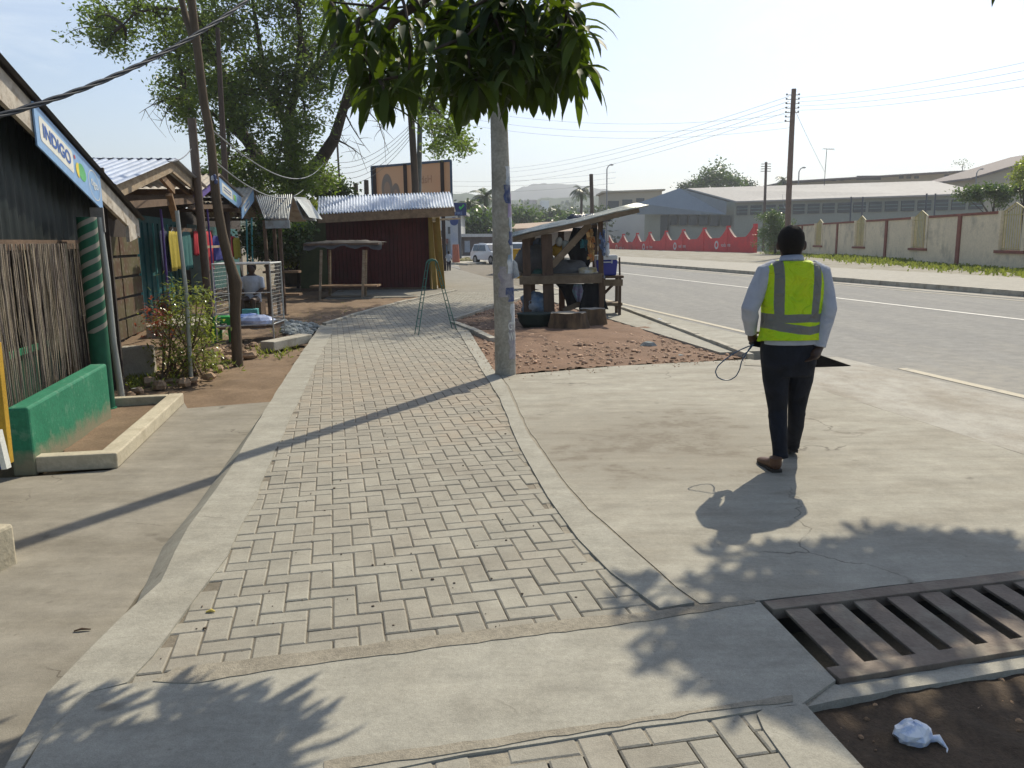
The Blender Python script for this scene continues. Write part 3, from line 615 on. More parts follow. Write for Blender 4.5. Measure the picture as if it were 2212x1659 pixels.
for i in range(4):
    nn = N1 - .6 - i * 1.1; rb.beam(NS(nn, sA, rz(sA) - .07), NS(nn, s_far - .05, rz(s_far - .05) - .07), .05, .09)
rb.build('rafters', M_woodd, st1)
# sign INDIGO
sg0, sg1 = toNS(PN(84, 300, N1 + .06))[1], toNS(PN(223, 420, N1 + .06))[1]
def zs(s): return rz(s) - .015
sgn = thing('stall_signboard', 'light blue long sign reading INDIGO on the nearest stall gable', 'sign', NS(N1 + .05, sg0, zs(sg0) - .4))
hS = .37
mb = MB(); q = [NS(N1 + .045, sg0, zs(sg0)), NS(N1 + .045, sg1, zs(sg1)), NS(N1 + .03, sg1, zs(sg1)), NS(N1 + .03, sg0, zs(sg0))]
mb.hexa([v - e * hS for v in q], q); mb.build('panel', M_signblue, sgn)
Xs = (NS(0, 1, slope)).normalized(); L_ = (sg1 - sg0) * math.sqrt(1 + slope * slope)
Us = Vector((0, 0, 1))
def sp(a, b, off=.048): return NS(N1 + off, sg0 + (sg1 - sg0) * a, zs(sg0 + (sg1 - sg0) * a) - hS * (1 - b))
def roundrect(mb, x0, x1, y0, y1, r, ar, off, m=0, pf=sp):
    pts = []
    for cx, cy, a in ((x1 - r * ar, y1 - r, 0), (x0 + r * ar, y1 - r, 90), (x0 + r * ar, y0 + r, 180), (x1 - r * ar, y0 + r, 270)):
        for j in range(5): b = R(a + j * 22.5); pts.append(pf(cx + r * ar * math.cos(b), cy + r * math.sin(b), off))
    mb.add(pts, [tuple(range(len(pts)))], m)
AR = hS / L_
mb = MB(); roundrect(mb, .05, .515, .22, .80, .1, AR, .0475); mb.build('word_panel', M_cream, sgn)
tm = text_mesh('word', 'INDIGO', M_signdark, sgn, (0, 0, 0), (1, 0, 0), (0, 1, 0), 1.0, 0.0, 0.03)
me = tm.data; mxx = max(v.co.x for v in me.vertices) ; mnx = min(v.co.x for v in me.vertices); mxy = max(v.co.y for v in me.vertices); mny = min(v.co.y for v in me.vertices)
o_ = root_loc(sgn)
for v in me.vertices:
    # undo parent offset shift, then place on the slanted panel
    a = (v.co.x - mnx) / (mxx - mnx); b = (v.co.y - mny) / (mxy - mny); p = sp(.09 + a * .385, .36 + b * .33, .0505) - o_; v.co = p
def ell(mb, ca, cb, ra, rb_, off, m=0, n=24, t0=0, t1=360):
    pts = [sp(ca + ra * math.cos(R(t0 + (t1 - t0) * i / n)), cb + rb_ * math.sin(R(t0 + (t1 - t0) * i / n)), off) for i in range(n + (0 if t1 - t0 == 360 else 1))]
    mb.add(pts, [tuple(range(len(pts)))], m)
mb = MB(); ell(mb, .655, .5, .065, .22, .0475); mb.build('green_spot', mat('sgreen', (0.12, .42, .16), .4), sgn)
mb = MB(); ell(mb, .60, .45, .05, .2, .049, 0, 16, 90, 270); mb.build('yellow_spot', mat('syel', (0.75, .6, .08), .4), sgn)
mb = MB(); ell(mb, .545, .72, .014, .05, .049); mb.build('red_spot', mat('sred', (0.5, .08, .1), .4), sgn)
mb = MB(); n = 32
for i in range(n):
    a, b = R(360 * i / n), R(360 * (i + 1) / n)
    mb.add([sp(.865 + .105 * math.cos(a) * k_, .5 + .40 * math.sin(a) * k_, .048) for k_ in (1, .94)] + [sp(.865 + .105 * math.cos(b) * k_, .5 + .40 * math.sin(b) * k_, .048) for k_ in (.94, 1)], [(0, 1, 2, 3)])
mb.build('ring', M_cream, sgn)
tm = text_mesh('word', 'tigo', M_cream, sgn, (0, 0, 0), (1, 0, 0), (0, 1, 0), 1.0, 0.0, 0.008); me = tm.data
mxx = max(v.co.x for v in me.vertices); mnx = min(v.co.x for v in me.vertices); mxy = max(v.co.y for v in me.vertices); mny = min(v.co.y for v in me.vertices)
for v in me.vertices:
    a = (v.co.x - mnx) / (mxx - mnx); b = (v.co.y - mny) / (mxy - mny); v.co = sp(.80 + a * .13, .38 + b * .27, .050) - o_
# string curtain
sc = MB(); r_ = random.Random(5)
s0c = toNS(PN(-60, 600, N1 - .1))[1]; s1c = toNS(PN(205, 600, N1 - .1))[1]
for i in range(250):
    u = r_.random(); u = u ** .9; s = s0c + (s1c - s0c) * u * .98; dens = 1 - max(0, (u - .72)) * 3.0
    if r_.random() > dens: continue
    n0 = N1 - .1 + r_.uniform(-.08, .06); zb = .16 + .32 * u * u + abs(r_.gauss(0, .12)) + (r_.uniform(.2, .7) if r_.random() < .15 else 0)
    pts = []; x = s; kx = r_.uniform(-.05, .05)
    for j in range(7): pts.append(NS(n0 + r_.uniform(-.006, .006), x, zl - .02 - (zl - zb) * j / 6)); x += kx * .25 + r_.uniform(-.008, .008)
    wd = r_.uniform(.004, .013) * (.5 if u > .72 else 1); sc.tube(pts, [wd, wd * 1.1, wd, wd * .9, wd * .9, wd * .7, wd * .4], 4, 0, flatx=.4)
for i in range(5):
    s = s1c - .12 * i - .05; pts = [NS(N1 - .1, s, 1.3 - .1 * i), NS(N1 - .08, s + .05, .9), NS(N1 - .06, s + .16, .62 - .03 * i)]; sc.tube(pts, .004, 4)
t = NT('rope'); g_ = t.n('ShaderNodeNewGeometry')
M_rope = t.bsdf(t.scale(t.mix(g_.outputs['Random Per Island'], (0.34, 0.29, 0.205), (0.19, 0.155, 0.14)), t.ramp(t.noise(t.coord(), 90, 2), .75, 1.2)), 0.95)
tag(sc.build('string_curtain', M_rope), 'ragged grey brown string curtain hanging across the nearest stall', 'curtain')
# yellow post and blue board at left edge
yb = PN(10, 1000, -2.42); yb.z = z_
mb = MB(); mb.beam(PY(14, 1000, yb.y), PY(-14, 740, yb.y), .075, .05); tag(mb.build('yellow_post', mat('yellow_paint', (0.50, .30, .03), .6, .2), bevel=.004), 'slim yellow post at the left edge of the picture by the green wall', 'post')
mb = MB(); a = PY(-2, 1012, yb.y - .3); b = PY(-22, 930, yb.y - .3); mb.beam(a, b, .045, .05, 0); mb.beam(a + Vector((.048, 0, 0)), b + Vector((.048, 0, 0)), .035, .05, 1)
tag(mb.build('striped_board', [mat('board_blue', (0.03, .10, .35), .5), M_cream]), 'blue and white board end leaning low at the left edge', 'board')
kb_ = gp(45, 1218, z_); mb = MB(); mb.box(kb_ + Vector((-.42, .0, .1)), (.78, .17, .26), R(-10), 0)
tag(mb.build('concrete_block', M_plant, bevel=.02), 'worn cream concrete block at the left edge in front of the pole shadow', 'block')
# --- generic gable stall ---
def stall(name, label, n0, pL, pA, pR, depth, mroof, mfl, mfr, waves, fh=.16, walls=True, beam=M_woodd, over=.12):
    a, b, c = PN(*pL, n0), PN(*pA, n0), PN(*pR, n0); sa, sb, sc_ = toNS(a)[1], toNS(b)[1], toNS(c)[1]
    root = thing(name, label, 'market stall', NS(n0, sa, z_))
    nn = -depth
    for (s0, z0, nm) in ((sa, a.z, 'roof_slope'), (sc_, c.z, 'roof_slope')):
        m_ = MB(); m_.corr(NS(n0 + over, sb, b.z + .04), NS(nn, 0, 0), NS(0, (s0 - sb) * 1.04, (z0 - b.z) * 1.04), waves, .018, rows=4, jit=.008); m_.build(nm, mroof, root)
    m_ = MB(); m_.corr(NS(n0 + over, sb - .13, b.z + .035), NS(nn, 0, 0), NS(0, .26, .0), 2, .001, rows=3); m_.build('ridge_cap', mroof, root)
    for (s0, z0, mm) in ((sa, a.z, mfl), (sc_, c.z, mfr)):
        m_ = MB(); q = [NS(n0 + .03, sb, b.z), NS(n0 + .03, s0, z0), NS(n0, s0, z0), NS(n0, sb, b.z)]; m_.hexa([v - e * fh for v in q], q); m_.build('gable_board', mm, root)
    m_ = MB(); m_.beam(NS(n0 - .1, sa + .05, a.z - fh - .06), NS(n0 - .1, sc_ - .05, c.z - fh - .06), .06, .1)
    for i in range(3): m_.beam(NS(n0 - .2 - i * depth * .4, sa, a.z - .08), NS(n0 - .2 - i * depth * .4, sb, b.z - .08), .05, .08); m_.beam(NS(n0 - .2 - i * depth * .4, sc_, c.z - .08), NS(n0 - .2 - i * depth * .4, sb, b.z - .08), .05, .08)
    for i in (0, 1): m_.beam(NS(n0, (sa, sc_)[i], (a.z, c.z)[i] - .06), NS(n0 - depth + .2, (sa, sc_)[i], (a.z, c.z)[i] - .06), .05, .1)
    m_.build('roof_frame', beam, root)
    return root, sa, sb, sc_, a, b, c
N2 = -2.8
s2, s2a, s2b, s2c, a2, b2, c2 = stall('market_stall', 'stall with bright new zinc roof and a wooden peaked gable', N2, (236, 404), (366, 349), (432, 407), 3.6, M_tin, M_wood, M_wood, 26)
# bodies below: patterned shutters, teal walls
N2w = -4.25
def wallN(name, px0, px1, n, z0, z1, m, parent, th=.05, py=620):
    s0, s1 = toNS(PN(px0, py, n))[1], toNS(PN(px1, py, n))[1]; mb = MB(); mb.box(NS(n, (s0 + s1) / 2, (z0 + z1) / 2), (th, abs(s1 - s0), z1 - z0), A0); return mb.build(name, m, parent), s0, s1
t = NT('patterned_panel'); co = t.coord(); v = t.n('ShaderNodeTexVoronoi'); v.inputs['Scale'].default_value = 9; t.l(co, v.inputs['Vector'])
f = t.noise(co, 2.2, 3); cc = t.mix(t.ramp(f, 0, 1, .4, .6), (0.16, 0.085, 0.05), (0.17, 0.15, 0.07)); cc = t.mix(t.ramp(v.outputs['Distance'], 1, 0, .1, .4), cc, (0.26, 0.22, 0.17))
M_pat = t.bsdf(t.scale(cc, .55), .9)
body2 = s2
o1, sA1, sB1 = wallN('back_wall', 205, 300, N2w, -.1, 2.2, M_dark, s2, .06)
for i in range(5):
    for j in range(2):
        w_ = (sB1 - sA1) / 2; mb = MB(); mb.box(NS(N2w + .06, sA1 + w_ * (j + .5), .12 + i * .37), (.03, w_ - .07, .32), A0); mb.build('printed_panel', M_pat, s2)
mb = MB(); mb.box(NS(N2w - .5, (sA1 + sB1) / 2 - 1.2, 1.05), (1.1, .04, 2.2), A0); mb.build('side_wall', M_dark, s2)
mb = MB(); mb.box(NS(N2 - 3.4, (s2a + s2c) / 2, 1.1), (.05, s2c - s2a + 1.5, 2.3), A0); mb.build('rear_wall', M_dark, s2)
gpb = gp(413, 822, z_); mb = MB(); mb.tube([gpb, PY(403, 640, gpb.y), PY(382, 455, gpb.y)], .026, 10); mb.build('pipe_post', M_pipe, s2)
mb = MB(); s_ = toNS(PN(372, 420, N2 + .0))[1]; mb.beam(NS(N2 - .04, s_ - .55, b2.z - .25), NS(N2 - .04, s_ + .3, b2.z - .42), .05, .11); mb.beam(PN(365, 420, N2 - .05), PN(380, 476, N2 - .05), .1, .06); mb.build('brace', M_woodm, s2)
# --- teal shop behind (stall 3 / 4) ---
s3, s3a, s3b, s3c, a3, b3, c3 = stall('market_stall', 'stall with tan fibre cement roof, purple left board and blue sign', -3.35, (418, 420), (466, 380), (516, 426), 3.2, M_asb, M_purple, M_wood, 22, .2)
s4, s4a, s4b, s4c, a4, b4, c4 = stall('market_stall', 'small tan roofed stall right of the blue signed stall', -3.3, (515, 449), (542, 407), (573, 470), 2.6, M_asb, M_wood, M_wood, 18, .12)
o1, sA1, sB1 = wallN('back_wall', 298, 392, -4.6, -.1, 2.25, M_teal, s3)
for i in range(9):
    mb = MB(); mb.box(NS(-4.56, sA1 + (sB1 - sA1) * (i + .3) / 9, 1.05), (.04, .035, 2.1), A0); mb.build('batten', M_teal if i % 3 else M_teall, s3)
o1, sA2, sB2 = wallN('rear_wall', 392, 520, -5.3, -.1, 2.25, M_teal, s3)
mb = MB(); mb.box(NS(-4.95, sB1, 1.0), (.8, .04, 2.2), A0); mb.build('door_panel', M_teal, s3)
mb = MB(); mb.box(NS(-5.3, sB2 + .0, 1.0), (2.2, .05, 2.2), A0); 
for (a_, b_, m_, nm) in (((347, 452), (368, 690), M_purple, 'slim_post'), ((447, 448), (471, 720), M_purple, 'slim_post'), ((574, 478), (586, 640), mat('rust_pipe', (.22, .08, .05), .8), 'slim_post')):
    yy = PN(*b_, -3.45).y; mb = MB(); p_, q_ = PY(*b_, yy), PY(*a_, yy); p_.z = z_; mb.tube([p_, q_], .022, 8); mb.build(nm, m_, s4 if a_[0] > 500 else s3)
yy = PN(530, 640, -3.6).y
for dx in (0, 11):
    mb = MB(); mb.tube([PY(538 + dx, 690, yy), PY(532 + dx, 470, yy)], .028, 8); mb.build('teal_post', M_teall, s4)
mb = MB(); mb.box(gp(543, 700, z_) + Vector((0, 0, .16)), (.32, .3, .34), A0); mb.build('post_base', M_teall, s4, bevel=.01)
mb = MB(); mb.box(NS(-3.25, (toNS(gp(480, 730, z_))[1] + toNS(gp(610, 700, z_))[1]) / 2 + .4, .02), (1.3, 2.6, .22), A0); mb.build('floor_slab', M_kerb, s4, bevel=.01)
for (pa_, pb2_, nn_2, rt_) in ((205, 400, -5.0, s2), (300, 520, -5.9, s3), (516, 585, -6.0, s4)):
    s0_, s1_ = toNS(PN(pa_, 560, nn_2))[1], toNS(PN(pb2_, 560, nn_2))[1]
    if rt_ is s4: continue
    m_ = MB(); m_.box(NS(nn_2, (s0_ + s1_) / 2, 1.35), (.05, abs(s1_ - s0_) + 1.0, 3.0), A0); m_.build('rear_shade_board', M_dark, rt_)  # dark panel added behind the stall to darken its interior
for (px_, yy_, z0_, z1_, nm_) in ((402, 14.6, 1.75, 2.0, 'header_board'),):
    m_ = MB(); m_.box(NS(-3.9, toNS(PN(420, 520, -3.9))[1], 1.88), (.04, 5.2, .22), A0); m_.build(nm_, M_woodd, s3)
m_ = MB(); m_.box(NS(-3.5, toNS(PN(455, 500, -3.5))[1], 1.55), (.03, 3.0, .06), A0); m_.build('clothes_rail', M_wood, s3)
# signs of stalls 3 and 4 (blue boards on their gables)
def gsign(label, n0, s0, z0, s1, z1, h, marks):
    root = thing('stall_signboard', label, 'sign', NS(n0, s0, z0 - h)); mb = MB(); q = [NS(n0 + .04, s0, z0), NS(n0 + .04, s1, z1), NS(n0 + .025, s1, z1), NS(n0 + .025, s0, z0)]
    mb.hexa([v - e * h for v in q], q); mb.build('panel', M_signblue, root)
    P_ = lambda a, b, off: NS(n0 + off, s0 + (s1 - s0) * a, z0 + (z1 - z0) * a - h * (1 - b))
    ar = h / abs(s1 - s0)
    for (x0, x1, y0, y1, m_, nm) in marks:
        mb = MB(); roundrect(mb, x0, x1, y0, y1, .06, ar, .043 if m_ is M_cream else .046, 0, P_); mb.build(nm, m_, root)
    return root
M_syel = MATS['syel']; M_sg = MATS['sgreen']
gsign('sloping light blue board with a white lettered panel on the tan roofed stall', -3.32, s3b + .08, b3.z - .02, s3c, c3.z, .40, [(.08, .52, .2, .8, M_cream, 'word_panel'), (.14, .46, .55, .62, M_signdark, 'word_line'), (.14, .46, .38, .45, M_signdark, 'word_line'), (.6, .7, .3, .7, M_sg, 'green_spot'), (.57, .62, .35, .65, M_syel, 'yellow_spot')])
gsign('smaller light blue board rising to the right on the next gable', -3.26, s4a, a4.z + .02, s4b - .02, b4.z - .05, .34, [(.2, .6, .2, .7, M_cream, 'word_panel'), (.26, .54, .4, .55, M_signdark, 'word_line')])
# stall 5: ridge runs across the view
def ybox(mb, px0, px1, Y0, Y1, z0, z1, mi=0):
    x0, x1 = PY(px0, 560, Y0).x, PY(px1, 560, Y0).x; mb.box(((x0 + x1) / 2, (Y0 + Y1) / 2, (z0 + z1) / 2), (abs(x1 - x0), abs(Y1 - Y0), z1 - z0), 0, mi)
def ridge_roof(name, label, pe, pr, Ye, Yr, m, mf, waves, fh=.18):
    e0, e1 = PY(*pe[0], Ye), PY(*pe[1], Ye); r0, r1 = PY(*pr[0], Yr), PY(*pr[1], Yr)
    root = thing(name, label, 'market stall', Vector((e0.x, Ye, z_)))
    mb = MB(); k = 6; mm = waves * k; rows = 5; vs = []
    for j in range(rows):
        t_ = j / (rows - 1)
        for i in range(mm + 1):
            u = i / mm; p = e0.lerp(e1, u).lerp(r0.lerp(r1, u), t_); p = p + e * (.03 * math.sin(2 * math.pi * i / k)) + (Vector((0, rnd.uniform(-.025, .025), rnd.uniform(-.008, .008))) if j == 0 else Vector((0, 0, 0))); vs.append(p)
    mb.add(vs, [(j * (mm + 1) + i, j * (mm + 1) + i + 1, (j + 1) * (mm + 1) + i + 1, (j + 1) * (mm + 1) + i) for j in range(rows - 1) for i in range(mm)], 0, True)
    mb.build('roof_slope', m, root)
    b0, b1 = r0 + Vector((0, Yr - Ye, e0.z - r0.z)), r1 + Vector((0, Yr - Ye, e1.z - r1.z))
    mb = MB(); mb.quad(r0, r1, b1, b0); mb.build('rear_slope', m, root)
    mb = MB(); mb.hexa([e0 + Vector((0, .04, -fh)), e1 + Vector((0, .04, -fh)), e1 + Vector((0, .08, -fh)), e0 + Vector((0, .08, -fh))], [e0 + Vector((0, .04, -.02)), e1 + Vector((0, .04, -.02)), e1 + Vector((0, .08, -.02)), e0 + Vector((0, .08, -.02))]); mb.build('fascia', mf, root)
    return root, e0, e1, r0, r1, b0, b1
s5, e0, e1, r0, r1, b0, b1 = ridge_roof('market_stall', 'low stall with rusty grey tin roof left of the red kiosk', ((571, 474), (624, 473)), ((553, 424), (633, 421)), 18.6, 19.8, M_tingrey, M_tingrey, 18, .2)
mb = MB(); mb.quad(e1, e1 + Vector((.25, 0, -.05)), r1 + Vector((.1, 0, 0)), r1); 
for yy, px in ((19.0, 580), (19.2, 612), (19.4, 600)):
    q_ = PY(px, 620, yy); q_.z = z_; mb2 = MB(); mb2.beam(q_, q_ + e * 2.25, .07, .07); mb2.build('post', M_woodd, s5)
for (za, y_) in ((.42, 19.3), (.95, 19.3)):
    mb2 = MB(); x0, x1 = PY(572, 600, y_).x, PY(648, 600, y_).x; mb2.beam((x0, y_, za), (x1, y_, za), .3, .05); mb2.build('shelf', M_woodm, s5)
for (p_, q_) in (((634, 425), (655, 474)), ((640, 430), (668, 470))):
    mb2 = MB(); a_, b_ = PY(*p_, 19.3), PY(*q_, 19.3); mb2.quad(a_, b_, b_ + Vector((-.06, 1.6, 0)), a_ + Vector((-.05, 1.4, .05))); mb2.build('side_sheet', M_tingrey, s5, solid=.01)
# hanging garments
def garment(px0, px1, pt, pb_, n, m, label, seed):
    r_ = random.Random(seed); s0, s1 = toNS(PN(px0, pt, n))[1], toNS(PN(px1, pt, n))[1]; zt = PN(px0, pt, n).z; zb = PN(px0, pb_, n).z; vs = []; N_, M__ = 14, 10
    for j in range(M__ + 1):
        for i in range(N_ + 1):
            u = i / N_; t_ = j / M__; wob = .03 * math.sin(u * 14 + seed) * t_ + .012 * math.sin(u * 30 + seed * 2)
            nar = .72 if j == 0 else (.9 if j == 1 else 1)
            vs.append(NS(n + wob, (s0 + s1) / 2 + (u - .5) * (s1 - s0) * nar, zt + (zb - zt) * t_ + (.02 * math.cos(u * 9) if j == M__ else 0)))
    mb = MB(); mb.add(vs, [(j * (N_ + 1) + i, j * (N_ + 1) + i + 1, (j + 1) * (N_ + 1) + i + 1, (j + 1) * (N_ + 1) + i) for j in range(M__) for i in range(N_)], 0, True)
    root = thing('hanging_garment', label, 'garment', NS(n, s0, zb), 'clothes hanging in the stalls'); mb.build('cloth', m, root, solid=.008)
    mb = MB(); top = NS(n, (s0 + s1) / 2, zt); mb.tube([top + SD * (-.18) + e * -.02, top + e * .05, top + SD * .18 + e * -.02], .006, 5); mb.tube([top + e * .05, top + e * .12], .004, 5); mb.build('hanger', flat('hanger', (.3, .3, .3)), root)
def cloth(name, c): return mat(name, c, .9, .15, 12, .2, 80)
M_cy, M_cr, M_cb, M_cdb = cloth('cloth_yellow', (.34, .27, .03)), cloth('cloth_red', (.40, .025, .04)), cloth('cloth_blue', (.025, .03, .18)), cloth('cloth_navy', (.02, .025, .06))
for a in ((361, 385, 499, 586, -3.7, M_cy, 'long yellow garment hanging between the purple post and the grey pipe', 1), (344, 361, 498, 591, -3.75, M_cdb, 'black garment left of the yellow one', 2), (392, 412, 500, 584, -3.8, cloth('cloth_teal', (.03, .13, .13)), 'dark teal garment right of the yellow one', 3),
          (417, 427, 499, 552, -3.8, M_cr, 'narrow red garment partly behind the stub pole', 4), (436, 456, 499, 586, -3.7, M_cr, 'long red garment between two posts', 5), (458, 481, 509, 566, -3.75, M_cb, 'blue garment left of the crooked pole', 6),
          (486, 496, 512, 568, -3.75, cloth('cloth_violet', (.06, .05, .30)), 'violet garment behind the crooked pole', 7), (493, 508, 510, 556, -3.7, M_cr, 'short red shirt right of the crooked pole', 8), (503, 518, 513, 560, -3.65, M_cy, 'short yellow shirt at the right end of the clothes line', 9)):
    garment(*a)

# ================================================================== LEFT: POLES, SHRUB, STOOL, CAGE
def ground_at(px, py, z=z_): return gp(px, py, z)
M_bark = mat('pole_bark', (0.10, 0.073, 0.048), 0.9, 0.3, 4, 0.6, 30, stretch=(3, 3, .5))
M_poledk = mat('pole_dark', (0.075, 0.055, 0.045), 0.9, 0.3, 4, 0.5, 30, stretch=(3, 3, .5))
b = ground_at(514, 786); Yp = b.y
cp = thing('crooked_pole', 'tall crooked tree trunk pole rising from bare earth out of the picture top', 'pole', b)
pts = [(514, 792, .080), (511, 740, .078), (508, 680, .074), (509, 640, .078), (510, 612, .088), (503, 590, .076), (492, 555, .07), (480, 505, .068), (472, 460, .066), (466, 420, .064), (461, 370, .062), (456, 312, .06), (450, 270, .06), (441, 225, .058), (434, 170, .058), (427, 110, .056), (420, 55, .055), (412, -10, .055), (400, -120, .05)]
mb = MB(); mb.tube([PY(x, y, Yp) for x, y, r in pts], [r for x, y, r in pts], 12, 0); mb.build('trunk', M_bark, cp)
mb = MB(); mb.tube([PY(421, 90, Yp), PY(402, 40, Yp + .1), PY(385, -30, Yp + .2)], [.055, .045, .04], 8); mb.build('limb', M_bark, cp)
for i, (px, py) in enumerate(((464, 382), (459, 385), (467, 392))):
    mb = MB(); mb.ball(PY(px, py, Yp - .09), .03, 6, 0, (1, .6, 1.4), .3, False); mb.build('wire_knot', flat('knot%d' % (i % 2), ((.55, .56, .6) if i % 2 else (.08, .1, .2))), cp)
b = ground_at(458, 735)
sp_ = thing('stub_pole', 'cut off dark wooden pole standing behind the shrub, flat top', 'pole', b)
mb = MB(); mb.tube([b - e * .1, PY(449, 640, b.y), PY(440, 540, b.y), PY(431, 450, b.y), PY(422, 350, b.y), PY(414, 256, b.y)], [.07, .07, .072, .072, .074, .072], 12); mb.build('trunk', mat('stub_wood', (.12, .09, .07), .9, .3, 4, .5, 30, stretch=(3, 3, .5)), sp_)
b = PY(487, 500, 24.); b.z = z_
mb = MB(); mb.tube([b, PY(484, 330, 24), PY(478, 230, 24), PY(470, 60, 24)], [.09, .085, .08, .06], 10); tag(mb.build('grey_pole', M_poledk), 'thin dark blue grey pole in front of the large tree behind the stalls', 'pole')
# leafy shrub
M_shr = leafmat('shrub_leaf', (0.075, 0.13, 0.025), (0.28, 0.30, 0.06), (0.35, 0.42, 0.06), .35, .22, .8)
M_shrr = leafmat('shrub_red', (0.22, 0.03, 0.015), (0.30, 0.09, 0.03), (0.5, 0.12, 0.05), .35, .3, .7)
M_stem = mat('stem', (0.16, 0.11, 0.07), 0.9)
def leaf_strip(mb, p, d, L, W, droop, mi=0, up=None, n=4, fold=.25):
    d = d.normalized(); u = up or Vector((0, 0, 1)); sd = d.cross(u)
    if sd.length < .05: sd = Vector((1, 0, 0))
    sd.normalize(); vs = []; q = Vector(p); st = L / n
    for i in range(n + 1):
        t_ = i / n; wd = W * .5 * (math.sin(math.pi * min(1, t_ * .93 + .07)) ** .75) if i < n else .0006
        nn = sd.cross(d).normalized()
        vs += [q - sd * wd + nn * wd * fold, q, q + sd * wd + nn * wd * fold]
        q = q + d * st; d = (d + Vector((0, 0, -droop / n))).normalized()
    fs = []
    for i in range(n):
        a = i * 3; fs += [(a, a + 1, a + 4, a + 3), (a + 1, a + 2, a + 5, a + 4)]
    mb.add(vs, fs, mi, True)
bs = ground_at(395, 815)
shr = thing('leafy_shrub', 'glossy green and reddish shrub growing beside the stalls among rocks', 'shrub', bs)
r_ = random.Random(11); lf = MB(); sm_ = MB()
tips = [(345, 745, 0), (350, 700, 0), (370, 640, 0), (385, 630, 0), (395, 670, 0), (412, 660, 0), (425, 640, 0), (440, 650, 0), (400, 700, 0), (360, 660, 0), (380, 690, 0), (430, 690, 0), (445, 710, 0), (455, 735, 0), (420, 730, 0), (440, 755, 0), (375, 745, 0), (348, 680, 1), (340, 700, 1), (355, 720, 1), (405, 745, 0), (365, 780, 0), (335, 690, 1), (452, 770, 0), (435, 780, 0), (395, 770, 0), (410, 780, 0), (350, 660, 1)]
for (px, py, kd) in tips:
    c = PY(px, py, bs.y + r_.uniform(-.35, .4)); root = bs + Vector((r_.uniform(-.35, .3), r_.uniform(-.2, .2), 0))
    mid = root.lerp(c, .5) + Vector((r_.uniform(-.06, .06), 0, .05)); sm_.tube([root, mid, c], [.014, .01, .005], 5)
    for k in range(80):
        q = c + Vector((r_.gauss(0, .085), r_.gauss(0, .1), r_.gauss(0, .10))); d = Vector((r_.gauss(0, 1), r_.gauss(0, 1), r_.uniform(-.5, .9)))
        leaf_strip(lf, q, d, r_.uniform(.05, .10), r_.uniform(.022, .036), .7, kd if r_.random() < .8 else 0, n=3)
lf.build('foliage', [M_shr, M_shrr], shr); sm_.build('stems', M_stem, shr)
# green plastic stool
b = ground_at(488, 738); gs = thing('plastic_stool', 'bright green plastic stool half hidden behind the crooked pole', 'stool', b)
M_gp = flat('green_plastic', (0.02, .32, .05), .35)
wz, hz = .30, .46
mb = MB(); mb.box(b + e * (hz - .02), (wz, wz, .035)); mb.build('seat', M_gp, gs, bevel=.012)
for sx in (-1, 1):
    for sy in (-1, 1):
        mb = MB(); p = b + Vector((sx * (wz / 2 + .01), sy * (wz / 2 + .01), 0)); q = b + Vector((sx * (wz / 2 - .035), sy * (wz / 2 - .035), hz - .03)); mb.beam(p, q, .075, .02 + .03); mb.build('leg', M_gp, gs, bevel=.006)
for rz_ in (0, 1, 2, 3):
    a_ = rz_ * math.pi / 2; mb = MB(); mb.box(b + Vector((math.cos(a_) * (wz / 2 - .01), math.sin(a_) * (wz / 2 - .01), hz - .075)), (.02, wz - .04, .09), a_); mb.build('apron', M_gp, gs, bevel=.004)
# wire display cage
c0 = ground_at(470, 738, -.05); c1 = ground_at(592, 732, -.05); cg = thing('wire_cage', 'empty silver mesh display cage with bundles on its low tray', 'display cage', c0)
dx = (c1 - c0); dy = Vector((-.02, .95, 0)).lerp(Vector((0, 1, 0)), 0) * .8; hC = PY(580, 569, c1.y).z - c1.z
fr = MB(); M_al = mat('aluminium', (0.50, 0.50, 0.47), 0.45, .15, 10, .1, 60, metal=.5)
cs = [c0, c1, c1 + dy, c0 + dy]
for p in cs: fr.tube([p, p + e * hC], .014, 6)
for hh in (.26, hC):
    for i in range(4): fr.tube([cs[i] + e * hh, cs[(i + 1) % 4] + e * hh], .017 if hh > 1 else .014, 6)
fr.tube([c0 + e * (hC * .62), c1 + e * (hC * .62)], .007, 5)
fr.build('frame', M_al, cg)
ms = MB()
def grid(mb, o, u, v, nu, nv, r):
    for i in range(nu + 1): mb.tube([o + u * (i / nu), o + u * (i / nu) + v], r, 3, 0, False)
    for j in range(nv + 1): mb.tube([o + v * (j / nv), o + v * (j / nv) + u], r, 3, 0, False)
grid(ms, cs[1] + e * .26, dy, e * (hC - .26), 9, 17, .0032); ms.build('wire_mesh', M_al, cg); ms = MB(); grid(ms, cs[0] + e * .26, dy, e * (hC - .26), 9, 15, .0024)
ms.build('wire_mesh', M_al, cg)
mb = MB(); mb.hexa([p + e * .2 for p in cs], [p + e * .24 for p in cs]); mb.build('tray', M_woodd, cg)
